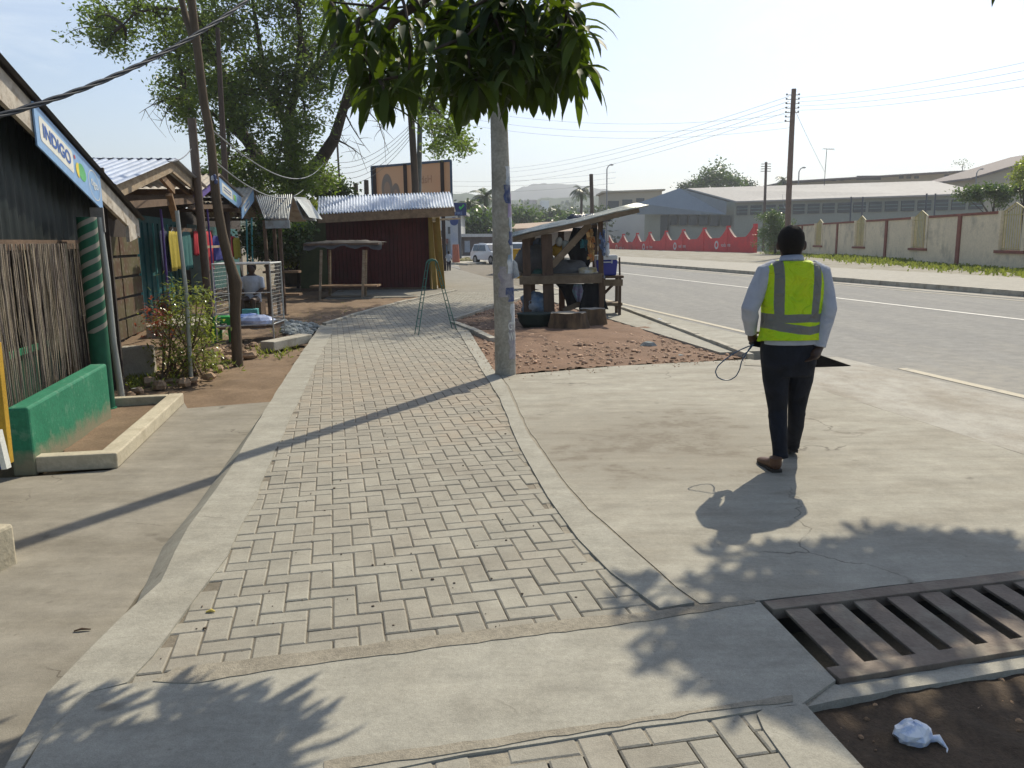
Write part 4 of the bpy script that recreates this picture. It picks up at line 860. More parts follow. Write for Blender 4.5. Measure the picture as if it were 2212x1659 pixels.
for i in range(2):
    mb = MB(); c = cs[0].lerp(cs[1], .66 - .2 * i) + dy * (.25 + .3 * i) + e * .3; vs = []; n = 16
    for j in range(8):
        for k in range(n):
            a_ = 6.283 * k / n; ph = math.pi * j / 7; rr = 1 + .2 * noise.noise(Vector((math.cos(a_) * 2, math.sin(a_) * 2, j * .6 + i * 9))); vs.append(c + Vector((math.cos(a_) * math.sin(ph) * .30 * rr, math.sin(a_) * math.sin(ph) * .2 * rr, -math.cos(ph) * .13 * rr)))
    mb.add(vs, [(j * n + k, j * n + (k + 1) % n, (j + 1) * n + (k + 1) % n, (j + 1) * n + k) for j in range(7) for k in range(n)], 0, False)
    tag(mb.build('plastic_bundle', mat('bundle_%d' % i, ((.50, .58, .80), (.2, .3, .62))[i], .35, .2, 9)), ('pale blue clear plastic bundle on the cage tray', 'darker blue bundle behind the pale one on the cage tray')[i], 'bundle')
mb = MB(); p = PN(436, 672, -3.2); q = PN(536, 648, -3.2); mb.beam(p, q, .04, .05); tag(mb.build('loose_batten', mat('pale_wood', (.45, .36, .22), .8)), 'pale wooden batten lying across behind the crooked pole', 'batten')
p, q = ground_at(572, 764), ground_at(657, 745); mb = MB(); d = (q - p); mb.box((p + q) / 2 + Vector((0, .14, .10)), (d.length, .26, .15), math.atan2(d.y, d.x)); tag(mb.build('loose_kerb_piece', M_kerb, bevel=.015), 'loose grey kerb piece between earth and the paved path', 'kerb piece')
p, q = ground_at(262, 818), ground_at(325, 815); mb = MB(); d = (q - p); mb.box((p + q) / 2 + Vector((0, .12, .2)), (d.length + .05, .16, .42), math.atan2(d.y, d.x)); tag(mb.build('concrete_slab', M_kerb, bevel=.03), 'upright grey concrete slab with rounded corner behind the pipe post', 'slab')
mb = MB(); pts = [ground_at(272, 826, .0), ground_at(284, 840, .08), PY(300, 838, 10), PY(318, 836, 10.1), PY(320, 852, 10.1)]; mb.tube(pts, .006, 5); tag(mb.build('loose_wire', flat('wirewhite', (.45, .45, .42))), 'thin pale bent wire beside the pipe post', 'wire')
# seated person at the back of the stalls, simple
def limb(mb, pts, rad, n=10): mb.tube(pts, rad, n, 0, True, True)
b = PY(545, 620, 18.0); b.z = z_ + .0
M_skin = mat('skin_dark', (0.055, 0.028, 0.016), 0.5, 0.15, 20, 0.1, 90, spec=.4)
M_hair = mat('hair_black', (0.014, 0.011, 0.009), 0.95, 0.2, 60, 0.6, 200)
ps = thing('person', 'seated trader in grey white top with head bowed under the far stall roof', 'person', b)
hd = PY(556, 527, 18).z - z_
mb = MB(); mb.loft([(b + e * .45, .17, .15), (b + e * .65, .17, .13), (b + e * .9, .2, .13), (b + e * 1.0, .17, .1), (b + e * 1.06, .07, .07)], 0, 12)
limb(mb, [b + Vector((-.19, 0, .98)), b + Vector((-.24, -.08, .72)), b + Vector((-.1, -.28, .62))], [.055, .045, .03]); limb(mb, [b + Vector((.19, 0, .98)), b + Vector((.24, -.08, .72)), b + Vector((.1, -.28, .62))], [.055, .045, .03])
limb(mb, [b + Vector((-.09, 0, .5)), b + Vector((-.12, -.42, .5)), b + Vector((-.12, -.45, .05))], [.09, .07, .04]); limb(mb, [b + Vector((.09, 0, .5)), b + Vector((.12, -.42, .5)), b + Vector((.12, -.45, .05))], [.09, .07, .04])
mb.ball(b + Vector((.02, -.05, 1.17)), .105, 12, 0, (.85, 1, 1.15)); mb.tube([b + e * 1.0, b + e * 1.1], .05, 8)
mb.build('body', M_skin, ps, remesh=.02, smooth_it=3)
mb = MB(); mb.loft([(b + e * .44, .19, .17), (b + e * .65, .185, .145), (b + e * .9, .215, .145), (b + e * 1.02, .18, .11)], 0, 14); limb(mb, [b + Vector((-.2, 0, .98)), b + Vector((-.25, -.08, .74))], [.07, .06]); limb(mb, [b + Vector((.2, 0, .98)), b + Vector((.25, -.08, .74))], [.07, .06]); mb.build('top', mat('shirt_pale', (.40, .42, .46), .9), ps, remesh=.02, smooth_it=2)
mb = MB(); mb.ball(b + Vector((.02, -.02, 1.21)), .115, 12, 0, (.9, .95, 1.05)); mb.build('hair', M_hair, ps)
mb = MB(); mb.box(b + Vector((0, .05, .22)), (.4, .35, .42)); tag(mb.build('crate_seat', M_woodd), 'dark box the trader sits on under the far stall', 'box')

# ================================================================== RED KIOSK
YK = 28.3
M_redb = mat('red_boards', (0.085, 0.018, 0.014), 0.8, 0.2, 2, 0.3, 30, dirt=((.07, .03, .025), 1.5, .6))
M_olive = mat('olive_boards', (0.075, 0.085, 0.035), 0.8, 0.2, 2)
M_yelw = mat('ochre_paint', (0.24, 0.155, 0.025), 0.6, 0.2, 2, dirt=((.25, .14, .03), 2, .6))
rk, e0, e1, r0, r1, b0, b1 = ridge_roof('red_kiosk', 'dark red board kiosk with silver corrugated roof beyond the path', ((685, 462), (981, 446)), ((688, 425), (974, 415)), 27.2, 29.6, M_tin, M_woodm, 46, .30)
rk['category'] = 'kiosk'
x0, x1, x2 = PY(648, 560, YK).x, PY(707, 560, YK).x, PY(928, 560, YK).x
mb = MB(); 
nbd = 26
for i in range(nbd):
    xa = x1 + (x2 - x1) * i / nbd; xb = x1 + (x2 - x1) * (i + 1) / nbd; mb.box(((xa + xb) / 2, YK + rnd.uniform(-.006, .006), 1.2), (xb - xa - .012, .04, 2.66))
mb.build('front_boards', M_redb, rk)
mb = MB(); mb.box(((x0 + x1) / 2, YK - .02, 1.2), (x1 - x0, .05, 2.6)); mb.build('side_panel', M_olive, rk)
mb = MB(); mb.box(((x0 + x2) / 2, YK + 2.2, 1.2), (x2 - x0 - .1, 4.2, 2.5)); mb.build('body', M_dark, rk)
for i in range(7):
    mb = MB(); mb.box((x2 + .03, YK + .1 + i * .62, 1.22), (.05, .58, 2.7)); mb.build('ochre_board', M_yelw, rk)
for (pa, pb, yy) in (((929, 470), (940, 622), YK - .25), ((945, 470), (958, 622), YK - .1), ((938, 480), (951, 600), YK + .3)):
    p_, q_ = PY(*pa, yy), PY(*pb, yy); q_.z = z_; mb = MB(); mb.beam(q_, p_, .14, .1); mb.build('post', M_yelw, rk)
mb = MB(); mb.beam((x0, YK - .05, -.02), (x2, YK - .05, -.02), .12, .16); mb.build('sill', M_woodd, rk)
mb = MB(); mb.beam(PY(925, 476, YK), PY(990, 472, YK + 1.2), .25, .06); mb.build('awning_board', M_wood, rk)
# market table in front of it
YT = 24.2
b = PY(735, 600, YT); b.z = z_
tb = thing('market_table', 'tall dark trading table with a sagging cover before the red kiosk', 'table', b)
xa, xb = PY(656, 530, YT).x, PY(818, 530, YT).x; zt = PY(700, 528, YT).z
mb = MB(); mb.box(((xa + xb) / 2, YT + .45, zt), (xb - xa, 1.0, .06)); mb.build('table_top', M_woodd, tb)
mb = MB(); n = 30; vs = []
for j in range(8):
    for i in range(n + 1):
        u = i / n; x = xa + (xb - xa + .1) * u; zz = zt + .05 + .10 * max(0, math.sin(u * 3.1)) * (.6 + .4 * noise.noise(Vector((u * 6, j, 0)))) + .03 * noise.noise(Vector((u * 20, j * 1.1, 3)))
        y = YT - .1 + .16 * j; vs.append((x, y, zz - (.2 + .05 * math.sin(u * 22) if j == 0 else 0)))
mb.add(vs, [(j * (n + 1) + i, j * (n + 1) + i + 1, (j + 1) * (n + 1) + i + 1, (j + 1) * (n + 1) + i) for j in range(7) for i in range(n)], 0, True); mb.build('cover', mat('tarp', (.09, .08, .07), .7), tb)
for (px, py, yy, top) in ((690, 612, YT, 694), (712, 600, YT + .8, 712), (782, 654, YT - .0, 786), (789, 612, YT + .8, 790)):
    p_ = PY(top, 540, yy); q_ = PY(px, 630, yy); q_.z = z_; mb = MB(); mb.beam(q_, p_, .07, .06); mb.build('leg', M_wood, tb)
mb = MB(); mb.box(((xa + xb) / 2, YT + .4, PY(730, 619, YT).z), (xb - xa - .2, .8, .05)); mb.build('shelf', M_woodm, tb)
# ladder-shaped A frame
b = gp(940, 716, 0); lad = thing('folding_frame', 'thin green metal A frame like a small stepladder on the path', 'stepladder', b)
M_lg = mat('ladder_green', (0.05, 0.15, 0.115), .5, .15)
def rail(pts, r=.008): mb = MB(); mb.tube(pts, r, 6); return mb
Yl = b.y
for (bx1, bx2, tx1, tx2, yy) in ((896, 904, 921, 926, Yl - .15), (977, 986, 940, 945, Yl + .15)):
    L1 = [gp(bx1, 722 if yy < Yl else 711, 0), PY(tx1, 568, Yl)]; L2 = [gp(bx2, 724 if yy < Yl else 713, 0), PY(tx2, 568, Yl)]
    for L_2 in (L1, L2): rail([L_2[0], L_2[0].lerp(L_2[1], .5), L_2[1]]).build('rail', M_lg, lad)
    for i in range(1, 9):
        mb = MB(); mb.tube([L1[0].lerp(L1[1], i / 9), L2[0].lerp(L2[1], i / 9)], .007, 5); mb.build('rung', M_lg, lad)
for yy in (0, 1):
    mb = MB(); pts = [PY((921, 926)[yy], 568, Yl), PY(926 + yy * 2, 562, Yl), PY(934, 560, Yl), PY(941, 562, Yl), PY((945, 940)[yy], 568, Yl)]; mb.tube([p + Vector((0, .03 * yy, -.02 * yy)) for p in pts], .013, 6); mb.build('top_hoop', M_lg, lad)

# ================================================================== BILLBOARD, POLES, WIRES
t0, t1 = PY(803, 361, 50), PY(974, 347, 45); bz = 3.2
bb = thing('billboard', 'faded orange brown billboard seen from behind above the red kiosk', 'billboard', Vector((t0.x, 50, 0)))
t = NT('billboard_skin'); co = t.coord(); f = t.noise(co, .5, 3); M_bb = t.bsdf(t.mix(t.ramp(f, 0, 1), (.44, .31, .22), (.42, .35, .25)), .7, trans=((.66, .50, .38), .4))
dv = (t1 - t0); dv.z = 0
mb = MB(); q = [t0, t1, t1 + Vector((0, .1, 0)), t0 + Vector((0, .1, 0))]; mb.hexa([Vector((v.x, v.y, bz)) for v in q], q); mb.build('panel', M_bb, bb)
fm = MB(); M_fr = mat('frame_blue', (.06, .10, .16), .6)
for a_, b_ in ((t0, t1), (Vector((t0.x, t0.y, bz)), Vector((t1.x, t1.y, bz))), (t0, Vector((t0.x, t0.y, bz))), (t1, Vector((t1.x, t1.y, bz)))): fm.beam(a_ + Vector((0, -.06, 0)), b_ + Vector((0, -.06, 0)), .12, .12)
fm.build('frame', M_fr, bb)
for u in (.04, .45, .9):
    p_ = t0.lerp(t1, u) + Vector((0, -.2, 0)); mb = MB(); mb.beam(Vector((p_.x, p_.y, -.3)), p_, .2, .15); mb.build('post', mat('bb_post', (.05, .035, .03), .8), bb)
dvn = dv.normalized()
def bbp(u, z, off=-.03): p_ = t0.lerp(t1, u); return Vector((p_.x, p_.y + off, z))
ztop = (t0.z + t1.z) / 2
M_ink = flat('bb_grey', (.27, .22, .18), .8); M_ink2 = flat('bb_face', (.40, .27, .19), .8)
for (u, zc, rx, rz_, m_, o_2) in ((.20, ztop - 1.25, .075, .85, M_ink, -.004), (.20, ztop - 1.45, .045, .6, M_ink2, -.008), (.315, ztop - 1.6, .055, .62, M_ink, -.006), (.315, ztop - 1.75, .034, .42, M_ink2, -.010)):
    mb = MB(); mb.add([bbp(u + rx * math.cos(6.283 * i / 24), max(bz + .1, zc + rz_ * math.sin(6.283 * i / 24)), o_2) for i in range(24)], [tuple(range(24))]); mb.build('portrait', m_, bb)
for (tx, u, zz, sz) in (('Habiba', .66, ztop - .95, .60), ('Organics', .67, ztop - 1.9, .42)):
    text_mesh('faded_word', tx, flat('bb_text', (.36, .23, .16), .8), bb, bbp(u, zz, -.02), dvn, e, sz, .002, mirror=True)
M_pdk = mat('utility_pole_wood', (.10, .075, .06), .85, .2, 3, .3, 30, stretch=(2, 2, .5))
b = PY(898, 520, 33); b.z = z_
mb = MB(); mb.tube([PY(898, 560, 33), PY(897, 400, 33), PY(890, 280, 33), PY(881, 150, 33), PY(876, 60, 33)], [.15, .14, .13, .12, .11], 12); p2 = tag(mb.build('utility_pole', M_pdk), 'darker utility pole of the pair rising behind the red kiosk', 'utility pole')
mb = MB(); mb.tube([PY(905, 560, 33.6), PY(905, 400, 33.6), PY(907, 260, 33.6), PY(908, 120, 33.6)], [.11, .105, .1, .09], 12); tag(mb.build('utility_pole', mat('pole_grey', (.16, .17, .17), .7)), 'thinner grey utility pole right beside the dark one behind the kiosk', 'utility pole')
# right utility pole
b = PY(1701, 530, 62); b.z = -.3; top = PY(1715, 192, 62)
up = thing('utility_pole', 'tall brown utility pole behind the cream boundary wall', 'utility pole', b)
mb = MB(); mb.tube([b, PY(1704, 420, 62), PY(1710, 290, 62), top], [.22, .21, .19, .17], 12); mb.build('pole', mat('pole_brown', (.19, .13, .10), .85, .2, 3, .3, 20), up)
for i in range(7):
    y_ = 205 + i * 9.5; mb = MB(); p_ = PY(1713 - i * .5, y_, 62); mb.tube([p_, p_ + Vector((-.42, 0, 0))], .03, 5); mb.ball(p_ + Vector((-.45, 0, .04)), .08, 6); mb.build('insulator', flat('insul', (.15, .14, .14)), up)
    if i < 5: mb = MB(); mb.tube([p_, p_ + Vector((.42, 0, 0))], .03, 5); mb.ball(p_ + Vector((.45, 0, .04)), .08, 6); mb.build('insulator', flat('insul', (.15, .14, .14)), up)
M_cable = flat('cable', (.10, .11, .13), .5); M_cabt = flat('cable_thin', (.24, .26, .28), .6)
def wire(a, b, sag, r, label, m=None, n=24, group=None):
    mb = MB(); pts = [a.lerp(b, i / n) - e * sag * 4 * (i / n) * (1 - i / n) for i in range(n + 1)]; mb.tube(pts, r, 5, 0, False); return tag(mb.build('overhead_wire', m or M_cabt), label, 'wire', group)
ordl = ['top', 'second', 'third', 'lowest']
for i in range(4):
    a = PY(1722, 211 + i * 9, 62); b_ = PY(2240, (129, 147, 165, 182)[i], 40); wire(a, b_, .25, .009, ordl[i] + ' of the four wires running right from the tall brown pole', group='wires right of the tall pole')
    a = PY(1704, 208 + i * 11, 62); b_ = PY(1095, (372, 380, 392, 402)[i] - 8, 130); wire(a, b_, .9, .013, ordl[i] + ' of the four wires sloping left from the tall brown pole', group='wires left of the tall pole')
wire(PY(1716, 235, 62), PY(1782, 372, 78), .1, .014, 'guy wire slanting down right from the tall brown pole')
wire(PY(1716, 235, 62) + Vector((-.2, 0, -7)), PY(1690, 420, 64), .5, .012, 'slack service wire hanging left off the tall brown pole')
for i, (yl, yr) in enumerate(((238, 246), (256, 262), (270, 276))):
    wire(PY(1010, yl, 70), PY(1705, yr, 62), .9, .009, ordl[i] + ' of three level wires between the mango leaves and the tall pole', group='level wires in the middle sky')
for i, (yl, yr) in enumerate(((392, 372), (402, 384), (415, 395))):
    wire(PY(976, yl, 90), PY(1330, yr, 80), .3, .010, ordl[i] + ' of three thin wires right of the billboard', group='wires beside the billboard')
# thick twisted service cable at upper left
mb = MB(); a, b_ = PY(-40, 260, 6.2), PY(560, -20, 9.5); n = 60
for ph in (0, 2.1, 4.2):
    pts = []
    for i in range(n + 1):
        t_ = i / n; p = a.lerp(b_, t_) - e * .30 * 4 * t_ * (1 - t_) * .5; pts.append(p + Vector((0, math.cos(ph + i * .55) * .011, math.sin(ph + i * .55) * .014)))
    mb.tube(pts, .011, 5)
tag(mb.build('service_cable', flat('cable_black', (.02, .028, .04), .4)), 'thick twisted black cable crossing the upper left sky', 'cable')
wire(PY(466, 350, Yp), PY(655, 640 - 230, 24), .35, .012, 'grey wire sagging from the crooked pole toward the kiosk')
wire(PY(460, 282, Yp), PY(700, 352, 30), .6, .012, 'wire dipping in front of the large tree')
wire(PY(363, 349, 11.2), PY(413, 322, 14.4), .06, .008, 'short wire from the zinc ridge to the stub pole', M_cable)
for i in range(5):
    wire(PY(893, 262 + i * 7, 33), PY(720 + i * 6, 350 + i * 12, 40), .5, .01, ('first', 'second', 'third', 'fourth', 'fifth')[i] + ' thin wire fanning down left of the pole pair, counted from the top', group='wires fanning from the pole pair')

# ================================================================== CONCRETE LAMP POLE
b = gp(1092, 812, 0); t = NT('pole_concrete'); co = t.coord(); f1 = t.noise(co, 2.4, 6, .65); f2 = t.noise(co, 30, 4)
c = t.mix(t.ramp(f1, 0, 1, .4, .62), (.35, .335, .29), (.23, .215, .175)); c = t.scale(c, t.ramp(f2, .85, 1.15))
M_cpole = t.bsdf(c, .85, 0, .25, f2, .4, .006)
lp = thing('concrete_pole', 'round grey concrete pole with torn posters standing by the paved path', 'pole', b)
Yc = b.y + .13
cen = [(1092, 812, .128), (1090, 700, .124), (1086, 560, .121), (1083, 430, .112), (1079, 300, .102), (1076, 210, .097), (1071, 80, .092), (1062, -160, .085), (1048, -520, .075)]
pc = [PY(x, y, Yc) for x, y, r in cen]; pc[0].z = -.1
mb = MB(); mb.tube(pc, [r for x, y, r in cen], 28); mb.build('shaft', M_cpole, lp)
def on_pole(py, ang, off=.003):
    for i in range(len(cen) - 1):
        if cen[i + 1][1] <= py <= cen[i][1]:
            u = (cen[i][1] - py) / (cen[i][1] - cen[i + 1][1]); c_ = pc[i].lerp(pc[i + 1], u); r = cen[i][2] + (cen[i + 1][2] - cen[i][2]) * u + off; break
    else: c_, r = pc[0], .13
    return c_ + Vector((math.sin(ang) * r, -math.cos(ang) * r, 0))
def poster(y0, y1, a0, a1, m, seed, off=.003, jag=.12):
    r_ = random.Random(seed); nj = max(4, int(abs(y1 - y0) / 8)); vs = []; ni = 6
    for j in range(nj + 1):
        py = y0 + (y1 - y0) * j / nj; ja, jb = r_.uniform(-jag, jag), r_.uniform(-jag * .2, jag * .2)
        for i in range(ni + 1): vs.append(on_pole(py, R(a0) + ja + (R(a1) + jb - R(a0) - ja) * i / ni, off))
    mb = MB(); mb.add(vs, [(j * (ni + 1) + i, j * (ni + 1) + i + 1, (j + 1) * (ni + 1) + i + 1, (j + 1) * (ni + 1) + i) for j in range(nj) for i in range(ni)], 0, True); mb.build('torn_poster', m, lp)
M_pw = mat('paper_white', (.50, .52, .54), .8, .2, 8, .1, 40, dirt=((.12, .20, .30), 6, .8)); M_pbl = mat('paper_blue', (.06, .08, .17), .8, .4, 12, dirt=((.3, .3, .3), 9, .6)); M_pg = mat('paper_grey', (.33, .31, .32), .8, .2, 9, dirt=((.16, .14, .24), 6, .7)); M_ppu = mat('paper_lilac', (.30, .25, .36), .8, .3, 9)
poster(360, 420, 35, 85, M_pw, 1); poster(418, 470, 38, 88, M_ppu, 2); poster(400, 440, 20, 70, M_pbl, 3, .004); poster(468, 555, 48, 92, M_pw, 4); poster(500, 530, 40, 80, M_pbl, 5, .0045)
poster(550, 590, 30, 88, M_pw, 6); poster(590, 622, 15, 80, M_pg, 7); poster(620, 650, 20, 78, M_pbl, 8, .0045, .2); poster(655, 700, 40, 85, M_pw, 9); poster(690, 765, 22, 84, M_pg, 10); poster(575, 640, -20, 20, M_pg, 12, .003, .2)
for i, (tx, py) in enumerate((('GIV', 702), ('WIN', 722))):
    o_t = text_mesh('poster_word', tx, flat('ink_white', (.6, .6, .58)), lp, (0, 0, 0), (1, 0, 0), (0, 1, 0), 1, 0, .02); me = o_t.data; rl_ = root_loc(lp)
    mnx = min(v.co.x for v in me.vertices); mxx = max(v.co.x for v in me.vertices); mny = min(v.co.y for v in me.vertices); mxy = max(v.co.y for v in me.vertices)
    for v in me.vertices: a_ = (v.co.x - mnx) / (mxx - mnx); b_2 = (v.co.y - mny) / (mxy - mny); v.co = on_pole(py + 8 - 16 * b_2, R(20 + a_ * 62), .007) - rl_
mb = MB(); p0 = on_pole(560, R(85), .0); vs = [p0, PY(1117, 568, Yc - .05), PY(1122, 596, Yc - .08), PY(1116, 600, Yc - .1), PY(1108, 602, Yc - .12), on_pole(602, R(80), .004)]
mb.add(vs, [(0, 1, 2, 5), (2, 3, 4, 5)]); mb.build('loose_flap', M_pw, lp, solid=.002)
# street lamp beyond and small distant poles
def street_lamp(px, pyt, pyb, Y, arm, label):
    p = PY(px, pyb, Y); q = PY(px, pyt + 8, Y); base = Vector((p.x, Y, -1.2)); r = thing('street_lamp', label, 'street lamp', base); sc = Y / 1776
    mb = MB(); mb.tube([base, q, q + Vector((arm * 3 * sc, 0, 6 * sc)), q + Vector((arm * 7 * sc, 0, 8 * sc))], [1.6 * sc, 1.2 * sc, sc, .9 * sc], 7); mb.build('pole', flat('lamp_grey', (.22, .23, .25)), r)
    mb = MB(); mb.ball(q + Vector((arm * 10 * sc, 0, 8.5 * sc)), 4 * sc, 8, 0, (1.1, .6, .45)); mb.build('lamp_head', flat('lamp_head', (.25, .26, .28)), r)
street_lamp(1311, 357, 470, 125, 1, 'slim street lamp above the flat roofed building in the middle')
street_lamp(1726, 363, 400, 150, 1, 'street lamp right behind the tall brown pole')
street_lamp(2110, 366, 395, 130, 1, 'small street lamp near the right end of the long cream roof')
def dpole(a, b_, Y, r, label, bars=0):
    p, q = PY(*a, Y), PY(*b_, Y); p.z = -1.2; root = thing('utility_pole', label, 'utility pole', p); mb = MB(); mb.tube([p, q], [r, r * .85], 8); mb.build('pole', M_pdk, root)
    for i in range(bars): mb = MB(); c_ = q - e * (Y / 1776 * (4 + 5 * i)); mb.beam(c_ + Vector((-.012 * Y / 2, 0, 0)), c_ + Vector((.012 * Y / 2, 0, 0)), .08, .08); mb.build('crossarm', M_pdk, root)
dpole((1283, 500), (1277, 376), 60, .16, 'plain short pole right of the palm tree')
dpole((1654, 420), (1655, 350), 120, .22, 'distant pole with crossarms left of the tall brown pole', 4)
for a, b_, Y, l in (((768, 430), (768, 396), 42, 'dark stub post left of the billboard'), ((790, 430), (791, 389), 42, 'dark stub post nearest the billboard edge')):
    dpole(a, b_, Y, .14, l)
dpole((737, 430), (728, 300), 44, .06, 'very thin pole left of the billboard before the bare branches')
# TV aerial
b = PY(1782, 372, 78); base = b - e * 1.2; r = thing('tv_aerial', 'thin television aerial on the roof ridge', 'aerial', base)
mb = MB(); mb.tube([base, PY(1786, 322, 78)], .03, 5); mb.build('mast', M_cable, r)
mb = MB(); c_ = PY(1786, 322, 78); mb.tube([c_ + Vector((-.35, 0, .05)), c_ + Vector((.75, 0, -.08))], .022, 4)
for i in range(5): mb.tube([c_ + Vector((-.3 + i * .22, -.3, .02)), c_ + Vector((-.3 + i * .22, .3, .02))], .014, 4)
mb.build('elements', M_cable, r)

# ================================================================== VENDOR STALL ON THE BED
YF, YB = 16.75, 18.2
vs_ = thing('vendor_stall', 'rough wooden vendor stall with a slanting sheet roof on the laterite bed', 'market stall', gp(1185, 690, -.03))
M_pst = mat('stall_post', (.095, .06, .04), .85, .3, 4, .5, 30, stretch=(3, 3, .6)); M_rail = mat('stall_rail', (.17, .125, .08), .85, .3, 4, .5, 30)
def vpost(px_b, py_b, px_t, py_t, Y, wd, nm='post', m=None):
    p, q = PY(px_b, py_b, Y), PY(px_t, py_t, Y); p.z = -.05; mb = MB(); mb.beam(p, q, wd, wd * .8); mb.build(nm, m or M_pst, vs_, bevel=.006)
vpost(1140, 640, 1136, 512, YF, .16); vpost(1187, 676, 1180, 506, YF, .22); vpost(1214, 660, 1212, 500, YB, .13); vpost(1288, 640, 1284, 470, YB, .12); vpost(1300, 640, 1297, 470, YF + .1, .10); vpost(1150, 640, 1150, 505, YB, .12)
mb = MB(); mb.beam(PY(1192, 574, YF - .05), PY(1274, 484, YF + .1), .06, .13); mb.build('brace', M_rail, vs_)
mb = MB(); mb.beam(PY(1216, 672, YF + .2), PY(1292, 638, YF + .5), .05, .1); mb.build('brace', M_rail, vs_)
mb = MB(); mb.beam(PY(1122, 606, YF - .1), PY(1300, 602, YF - .1), .06, .17); mb.build('table_rail', M_rail, vs_, bevel=.008)
ta, tb_ = PY(1122, 604, YF), PY(1305, 604, YF); mb = MB()
for i in range(5): mb.box(((ta.x + tb_.x) / 2, YF + .15 + i * .3, ta.z + .09), (tb_.x - ta.x, .27, .035))
mb.build('table_top', M_rail, vs_)
mb = MB(); a_, b_ = PY(1104, 512, YF - .25), PY(1402, 443, YF - .1); tk = Vector((0, 1.9, .10)); 
U = b_ - a_; nw = 12; k6 = 6; vsx = []
for j in range(nw * k6 + 1):
    v = j / (nw * k6); off = .016 * math.sin(2 * math.pi * j / k6)
    for i in range(9): vsx.append(a_ + U * (i / 8) + tk * v + e * (off + .012 * math.sin(i * 1.3 + v * 5)))
mb.add(vsx, [(j * 9 + i, j * 9 + i + 1, (j + 1) * 9 + i + 1, (j + 1) * 9 + i) for j in range(nw * k6) for i in range(8)], 0, True)
mb.build('roof_sheet', mat('stall_sheet', (.30, .33, .31), .45, .25, 3, .2, 20, metal=.4, dirt=((.2, .15, .1), 4, .6)), vs_, solid=.008)
for v in (.02, .5, .97):
    mb = MB(); p = a_ + tk * v + U * .0 - e * .06; q = a_ + tk * v + U * (.93 if v < .1 else .9) - e * .06; mb.beam(p, q, .05, .09); mb.build('rafter', M_rail, vs_)
mb = MB()
for i in range(16): p = a_ + U * ((i + .5) / 16) + tk * .04; mb.ball(p + e * .02, .013, 5)
mb.build('roof_nails', flat('nails', (.6, .6, .6), .4), vs_)
# goods: each its own thing
def blob(name, label, cat, px, py, Y, rx, ry, rzv, m, seed, jag=.2, n=18, drop=0, group=None):
    c = PY(px, py, Y); mb = MB(); vs = []; mrows = 12
    for j in range(mrows + 1):
        for i in range(n):
            a = 6.283 * i / n; ph = math.pi * j / mrows; q = 1 + jag * noise.noise(Vector((math.cos(a) * 1.7 + seed * 7.1, math.sin(a) * 1.7, j * .35))) + jag * .5 * noise.noise(Vector((math.cos(a) * 5, math.sin(a) * 5 + seed, j * .9)))
            sp2 = math.sin(ph) ** .7
            vs.append(c + Vector((math.cos(a) * sp2 * rx * q, math.sin(a) * sp2 * ry * q, -math.cos(ph) * rzv * q)))
    mb.add(vs, [(j * n + i, j * n + (i + 1) % n, (j + 1) * n + (i + 1) % n, (j + 1) * n + i) for j in range(mrows) for i in range(n)], 0, True)
    return tag(mb.build(name, m), label, cat, group)
M_bp = flat('black_plastic', (.012, .013, .018), .25, 0, .6)
t = NT('black_silver_bag'); f = t.noise(t.coord(), 7, 4, .6, 1.5); M_bsb = t.bsdf((.03, .035, .05), .22, 0, .8, f, 1.0, .06)
blob('roof_bag', 'shiny dark plastic bundle lying on the vendor stall roof', 'bag', 1262, 474, YF + 1.3, .44, .32, .11, M_bsb, 3, .5)
M_gcl = mat('grey_cloth', (.12, .12, .12), .85, .2, 4, .6, 30); M_ncl = mat('navy_cloth', (.015, .017, .022), .9, .2, 4, .5, 30)
blob('grey_sack', 'big grey covered bundle on the left half of the stall table', 'sack', 1155, 562, YF + .5, .42, .3, .30, M_gcl, 5, .25)
blob('grey_sack', 'long grey cloth heap slumping right along the middle of the stall table', 'sack', 1224, 584, YF + .55, .48, .3, .20, M_gcl, 8, .3)
def drape(name, label, cat, pxs, Y, m, n=16, wav=.035, seed=1):
    """hanging cloth through a px outline: list of (left,right,y)"""
    r_ = random.Random(seed); vs = []
    for j, (l, r, y) in enumerate(pxs):
        for i in range(n + 1):
            u = i / n; p = PY(l + (r - l) * u, y, Y); p.y += wav * math.sin(u * 13 + seed + j * .3) * (.3 + j / len(pxs)); vs.append(p)
    mb = MB(); mb.add(vs, [(j * (n + 1) + i, j * (n + 1) + i + 1, (j + 1) * (n + 1) + i + 1, (j + 1) * (n + 1) + i) for j in range(len(pxs) - 1) for i in range(n)], 0, True)
    return tag(mb.build(name, m, solid=.01), label, cat)
drape('black_cloth', 'large black cloth hanging from the stall roof to the table', 'cloth', [(1238, 1290, 492), (1228, 1286, 520), (1226, 1281, 545), (1232, 1278, 560), (1236, 1272, 575), (1240, 1268, 592)], YF + .9, M_ncl, seed=2)
drape('dark_skirt_cloth', 'dark cloth hanging below the table right of centre', 'cloth', [(1262, 1296, 612), (1258, 1302, 630), (1254, 1308, 650), (1250, 1314, 668)], YF + .25, M_ncl, seed=4)
drape('dark_cloth', 'dark cloth behind the posts under the left table half', 'cloth', [(1200, 1262, 613), (1214, 1262, 628), (1222, 1260, 650), (1226, 1252, 664)], YF + .9, M_ncl, seed=6)
drape('patterned_cloth', 'purple and teal cloth dangling under the stall table', 'cloth', [(1240, 1256, 614), (1236, 1260, 628), (1240, 1258, 640), (1246, 1254, 652)], YF + .1, mat('pcloth', (.22, .08, .22), .8, .1, 5, .2, 20, col2=(.12, .32, .30)), seed=7)
